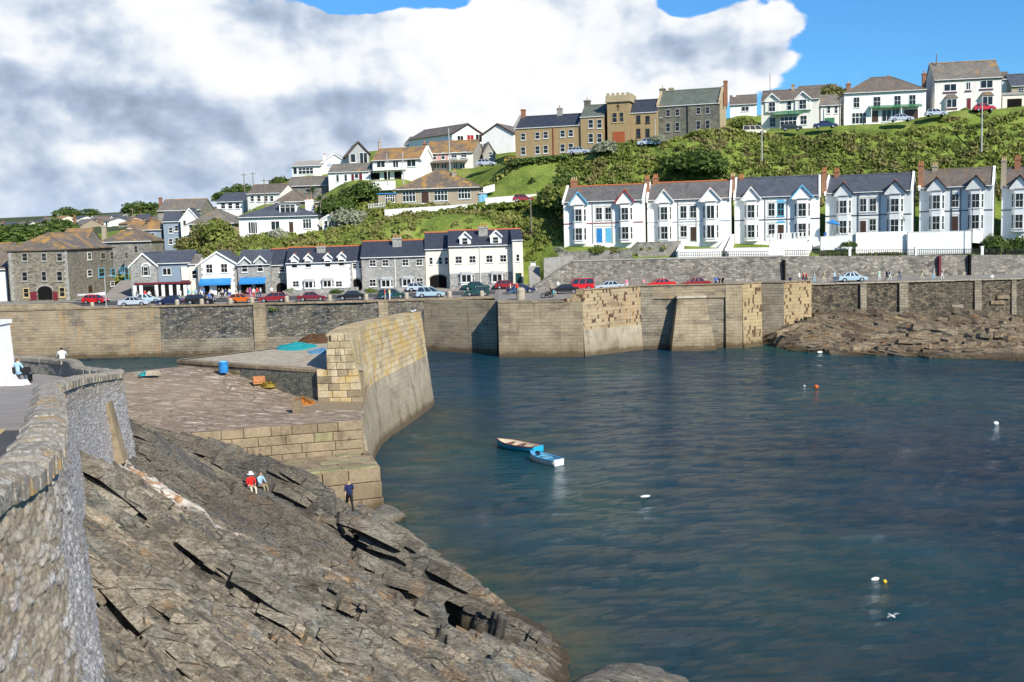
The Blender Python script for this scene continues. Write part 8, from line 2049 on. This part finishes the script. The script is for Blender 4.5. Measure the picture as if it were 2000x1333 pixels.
pts = [(Xs[i], Ys[i], Zs[i]-.25, .55+.9*rng.random()**2+.4*max(0, dens[i]-.5), .8+.5*rng.random()) for i in k]
print('clumps', len(pts))
right = [p for p in pts if p[0] > 1]; left = [p for p in pts if p[0] <= 1]
scatter('hillside_scrub', None, right, M['leaf'], tone_f); scatter('hillside_scrub', None, left, M['leaf'], lambda x, y: tone_f(x, y)+.08)
# garden greenery in front of the villas, tufts
gp = []
for px0, px1, Y, n, gz_ in ((1090, 1236, 176.2, 110, 12.9), (1252, 1325, 179.6, 22, 13.9), (1434, 1498, 176.8, 40, 12.6), (1606, 1668, 174.4, 26, 12.2), (1678, 1763, 174.2, 34, 12.0)):
    for i in range(n):
        px = rng.uniform(px0, px1); y = Y+rng.uniform(-1.2, 2.2 if gz_ > 12.3 else 1); p = pl(px, y, 13); gp.append((p.x, y, gz_-.1, rng.uniform(.3, .75), .9))
scatter('garden_plants', None, gp, M['leaf'], lambda x, y: .3)
def bush(label, px, py, Y, r, hz=.9, m='leafd', n=5, cat='bush', spread=.6, tone=.25, name='bush', group=None):
    b = PY(px, py, Y); P = [(b.x, b.y, b.z, r, hz)]
    for i in range(n): a = rng.random()*6.28; q = rng.random()**.5*r*spread; P.append((b.x+q*math.cos(a)*1.2, b.y+q*math.sin(a), b.z+rng.uniform(-.1, .35)*r, r*rng.uniform(.45, .8), hz))
    o = scatter(name, label, P, M[m], lambda x, y: tone, BIG, None, cat)
    if group: o['group'] = group
for a in (('dark round bush left of another at the right edge before the last villa', 1942, 487, 176, 2.3, 1.2, 'leafd', 4), ('dark round bush at the right frame edge', 1985, 487, 176, 2.1, 1.2, 'leafd', 4), ('low rounded green shrub under the bulging white wall', 1657, 481, 175, 1.4, .7, 'leafd', 3),
          ('bright green shrub in the first villa garden', 1165, 494, 175, 1.5, .9, 'leafb', 4), ('second green shrub in the first villa garden, to the right', 1200, 492, 175, 1.3, .8, 'leaf', 3), ('white flowering bush at the left of the first villa garden', 1096, 492, 175.5, 1.1, .8, 'leafgrey', 3),
          ('large silvery shrub on the bank below the brown-roofed bungalow', 688, 438, 204, 3.0, 1.0, 'leafgrey', 7), ('dense dark tree clump on the scrub slope below the grey stone house', 1365, 333, 200.5, 5.2, .75, 'leafd', 8), ('green tree beside the left end of the first villa', 1090, 400, 195, 3.2, 1.3, 'leaf', 6), ('green tree above the left end of the villas', 1105, 360, 198, 2.6, 1.0, 'leafd', 5),
          ('pale blossoming bush on the road edge below the tower', 1180, 296, 207.5, 2.6, .8, 'leafgrey', 6), ('pale blossoming bush on the road edge right of the tower', 1287, 276, 207.5, 1.7, .8, 'leafgrey', 4), ('rounded green bush at the foot of the grey stone house', 1378, 272, 207.5, 2.5, .6, 'leafb', 5), ('green tree between the skyline cottages', 550, 362, 250, 2.3, 1.0, 'leafd', 5),
          ('wide green tree below the white bungalow on the left bank', 425, 470, 203, 4.0, 1.1, 'leaf', 9), ('green bush at the left end of the bank', 378, 482, 203, 3.0, .9, 'leaf', 7), ('tall grass-like bush before the white bungalow', 547, 468, 202, 2.2, 1.0, 'leafgrey', 5), ('dark evergreen clump between the bungalows', 655, 412, 212, 3.4, 1.0, 'leafd', 8), ('dark green tree clump under the white terrace wall', 700, 385, 216, 3.6, .9, 'leafd', 8),
          ('conifer clump on the left skyline', 466, 384, 242, 3.6, .8, 'leafd', 9), ('dark scrub on the skyline left of the telegraph poles', 438, 390, 240, 3.0, .7, 'leafd', 7), ('dark distant tree behind the warehouse', 75, 470, 280, 8, .55, 'leafd', 12), ('dark distant tree left of the stone warehouse roof', 25, 478, 265, 7.5, .55, 'leafd', 12), ('round dark distant tree above the warehouse ridge', 122, 450, 300, 4.2, .9, 'leafd', 7), ('distant hedge trees on the far skyline, left group', 122, 424, 620, 8, .5, 'leafd', 6), ('distant hedge trees on the far skyline, middle group', 175, 422, 620, 7, .4, 'leafd', 5),
          ('distant wooded shoulder below the skyline hall', 296, 424, 420, 9, .6, 'leafd', 10), ('green bush growing out of the quay wall top', 536, 606, 161.3, 1.1, .45, 'leafb', 4), ('clipped green hedge end before the white cottages', 567, 572, 178.3, 1.3, .7, 'leaf', 3), ('small hedge before the cottage lower bays', 727, 572, 176.6, 1.2, .5, 'leafb', 3), ('bush in the cottage forecourt behind the black saloon', 658, 574, 176.8, 1.3, .6, 'leafd', 3),
          ('green bush between the white and hip-roofed ridge houses', 1628, 190, 232, 3.0, 1.0, 'leaf', 5), ('rounded bush before the door of the tall cream-white house', 1886, 219, 214, 1.2, .8, 'leafb', 3), ('brown-green bush behind the grey stone house gable', 1450, 252, 216, 3.0, .9, 'leaf', 7)):
    bush(*a)
# long dark hedges
for lab, x0, y0, Y0, x1, y1, Y1, r, m in (('long dark green hedge below the brown-roofed bungalow', 705, 440, 203.5, 945, 408, 203, 1.7, 'leafb'), ('clipped hedge running above the white and stone cottages', 350, 495, 200, 620, 470, 200, 1.8, 'leaf'), ('hedge below the lawn wall beside the blue shed', 955, 408, 201, 1075, 398, 199, 1.5, 'leafb'), ('grey-green hedge along the road below the brown terrace', 985, 322, 211.5, 1110, 308, 210, 1.4, 'leafd')):
    P = []
    for i in range(26):
        f = (i+rng.random())/26; b = PY(x0+(x1-x0)*f, y0+(y1-y0)*f, Y0+(Y1-Y0)*f); P.append((b.x, b.y+rng.uniform(-.4, .4), b.z, r*rng.uniform(.75, 1.1), .9))
    scatter('hedge', lab, P, M[m], lambda x, y: .22, CLU+BIG[:1], None, 'hedge')
# palms (cabbage trees)
def palm(label, px, pb, pt, Y, r):
    b = PY(px, pb, Y); hh = PY(px, pt, Y).z-b.z; t = thing('palm_tree', label, 'palm tree', b)
    obj('trunk', MB().cyl((0, 0, -.5), (.05, 0, hh*.7), .16, .11, 7), M['pole'], t); V = []; 
    for k in range(90):
        a = rng.random()*6.28; e = rng.uniform(-.5, 1.4); l = r*rng.uniform(.7, 1.1); dx, dy, dz = math.cos(a)*math.cos(e), math.sin(a)*math.cos(e), math.sin(e); w = .05; z = hh*.72
        px_, py_ = -math.sin(a)*w, math.cos(a)*w
        V += [(dx*.1-px_, dy*.1-py_, z), (dx*.1+px_, dy*.1+py_, z), (dx*l*.6+px_, dy*l*.6+py_, z+dz*l*.6), (dx*l*.6-px_, dy*l*.6-py_, z+dz*l*.6),
              (dx*l*.6-px_, dy*l*.6-py_, z+dz*l*.6), (dx*l*.6+px_, dy*l*.6+py_, z+dz*l*.6), (dx*l+px_*.2, dy*l+py_*.2, z+dz*l*.8-.25*r), (dx*l-px_*.2, dy*l-py_*.2, z+dz*l*.8-.25*r)]
    link('crown', npmesh('crown', V, np.arange(len(V)).reshape(-1, 4), dict(tone=np.full(len(V), .45))), M['leafd'], t)
palm('spiky cabbage palm before the right bay of the shade-greyed white villa', 1757, 457, 414, 178, 1.1); palm('spiky palm on the lawn below the brown terrace', 1040, 372, 345, 206, 1.0); palm('palm on the bank beside the brown-roofed cottage', 612, 395, 365, 214, 1.5); palm('small palm beside the slate-roofed bungalow dormer', 626, 412, 380, 209, 1.2)
# tussocks on the quay ledge and weeds on the pier
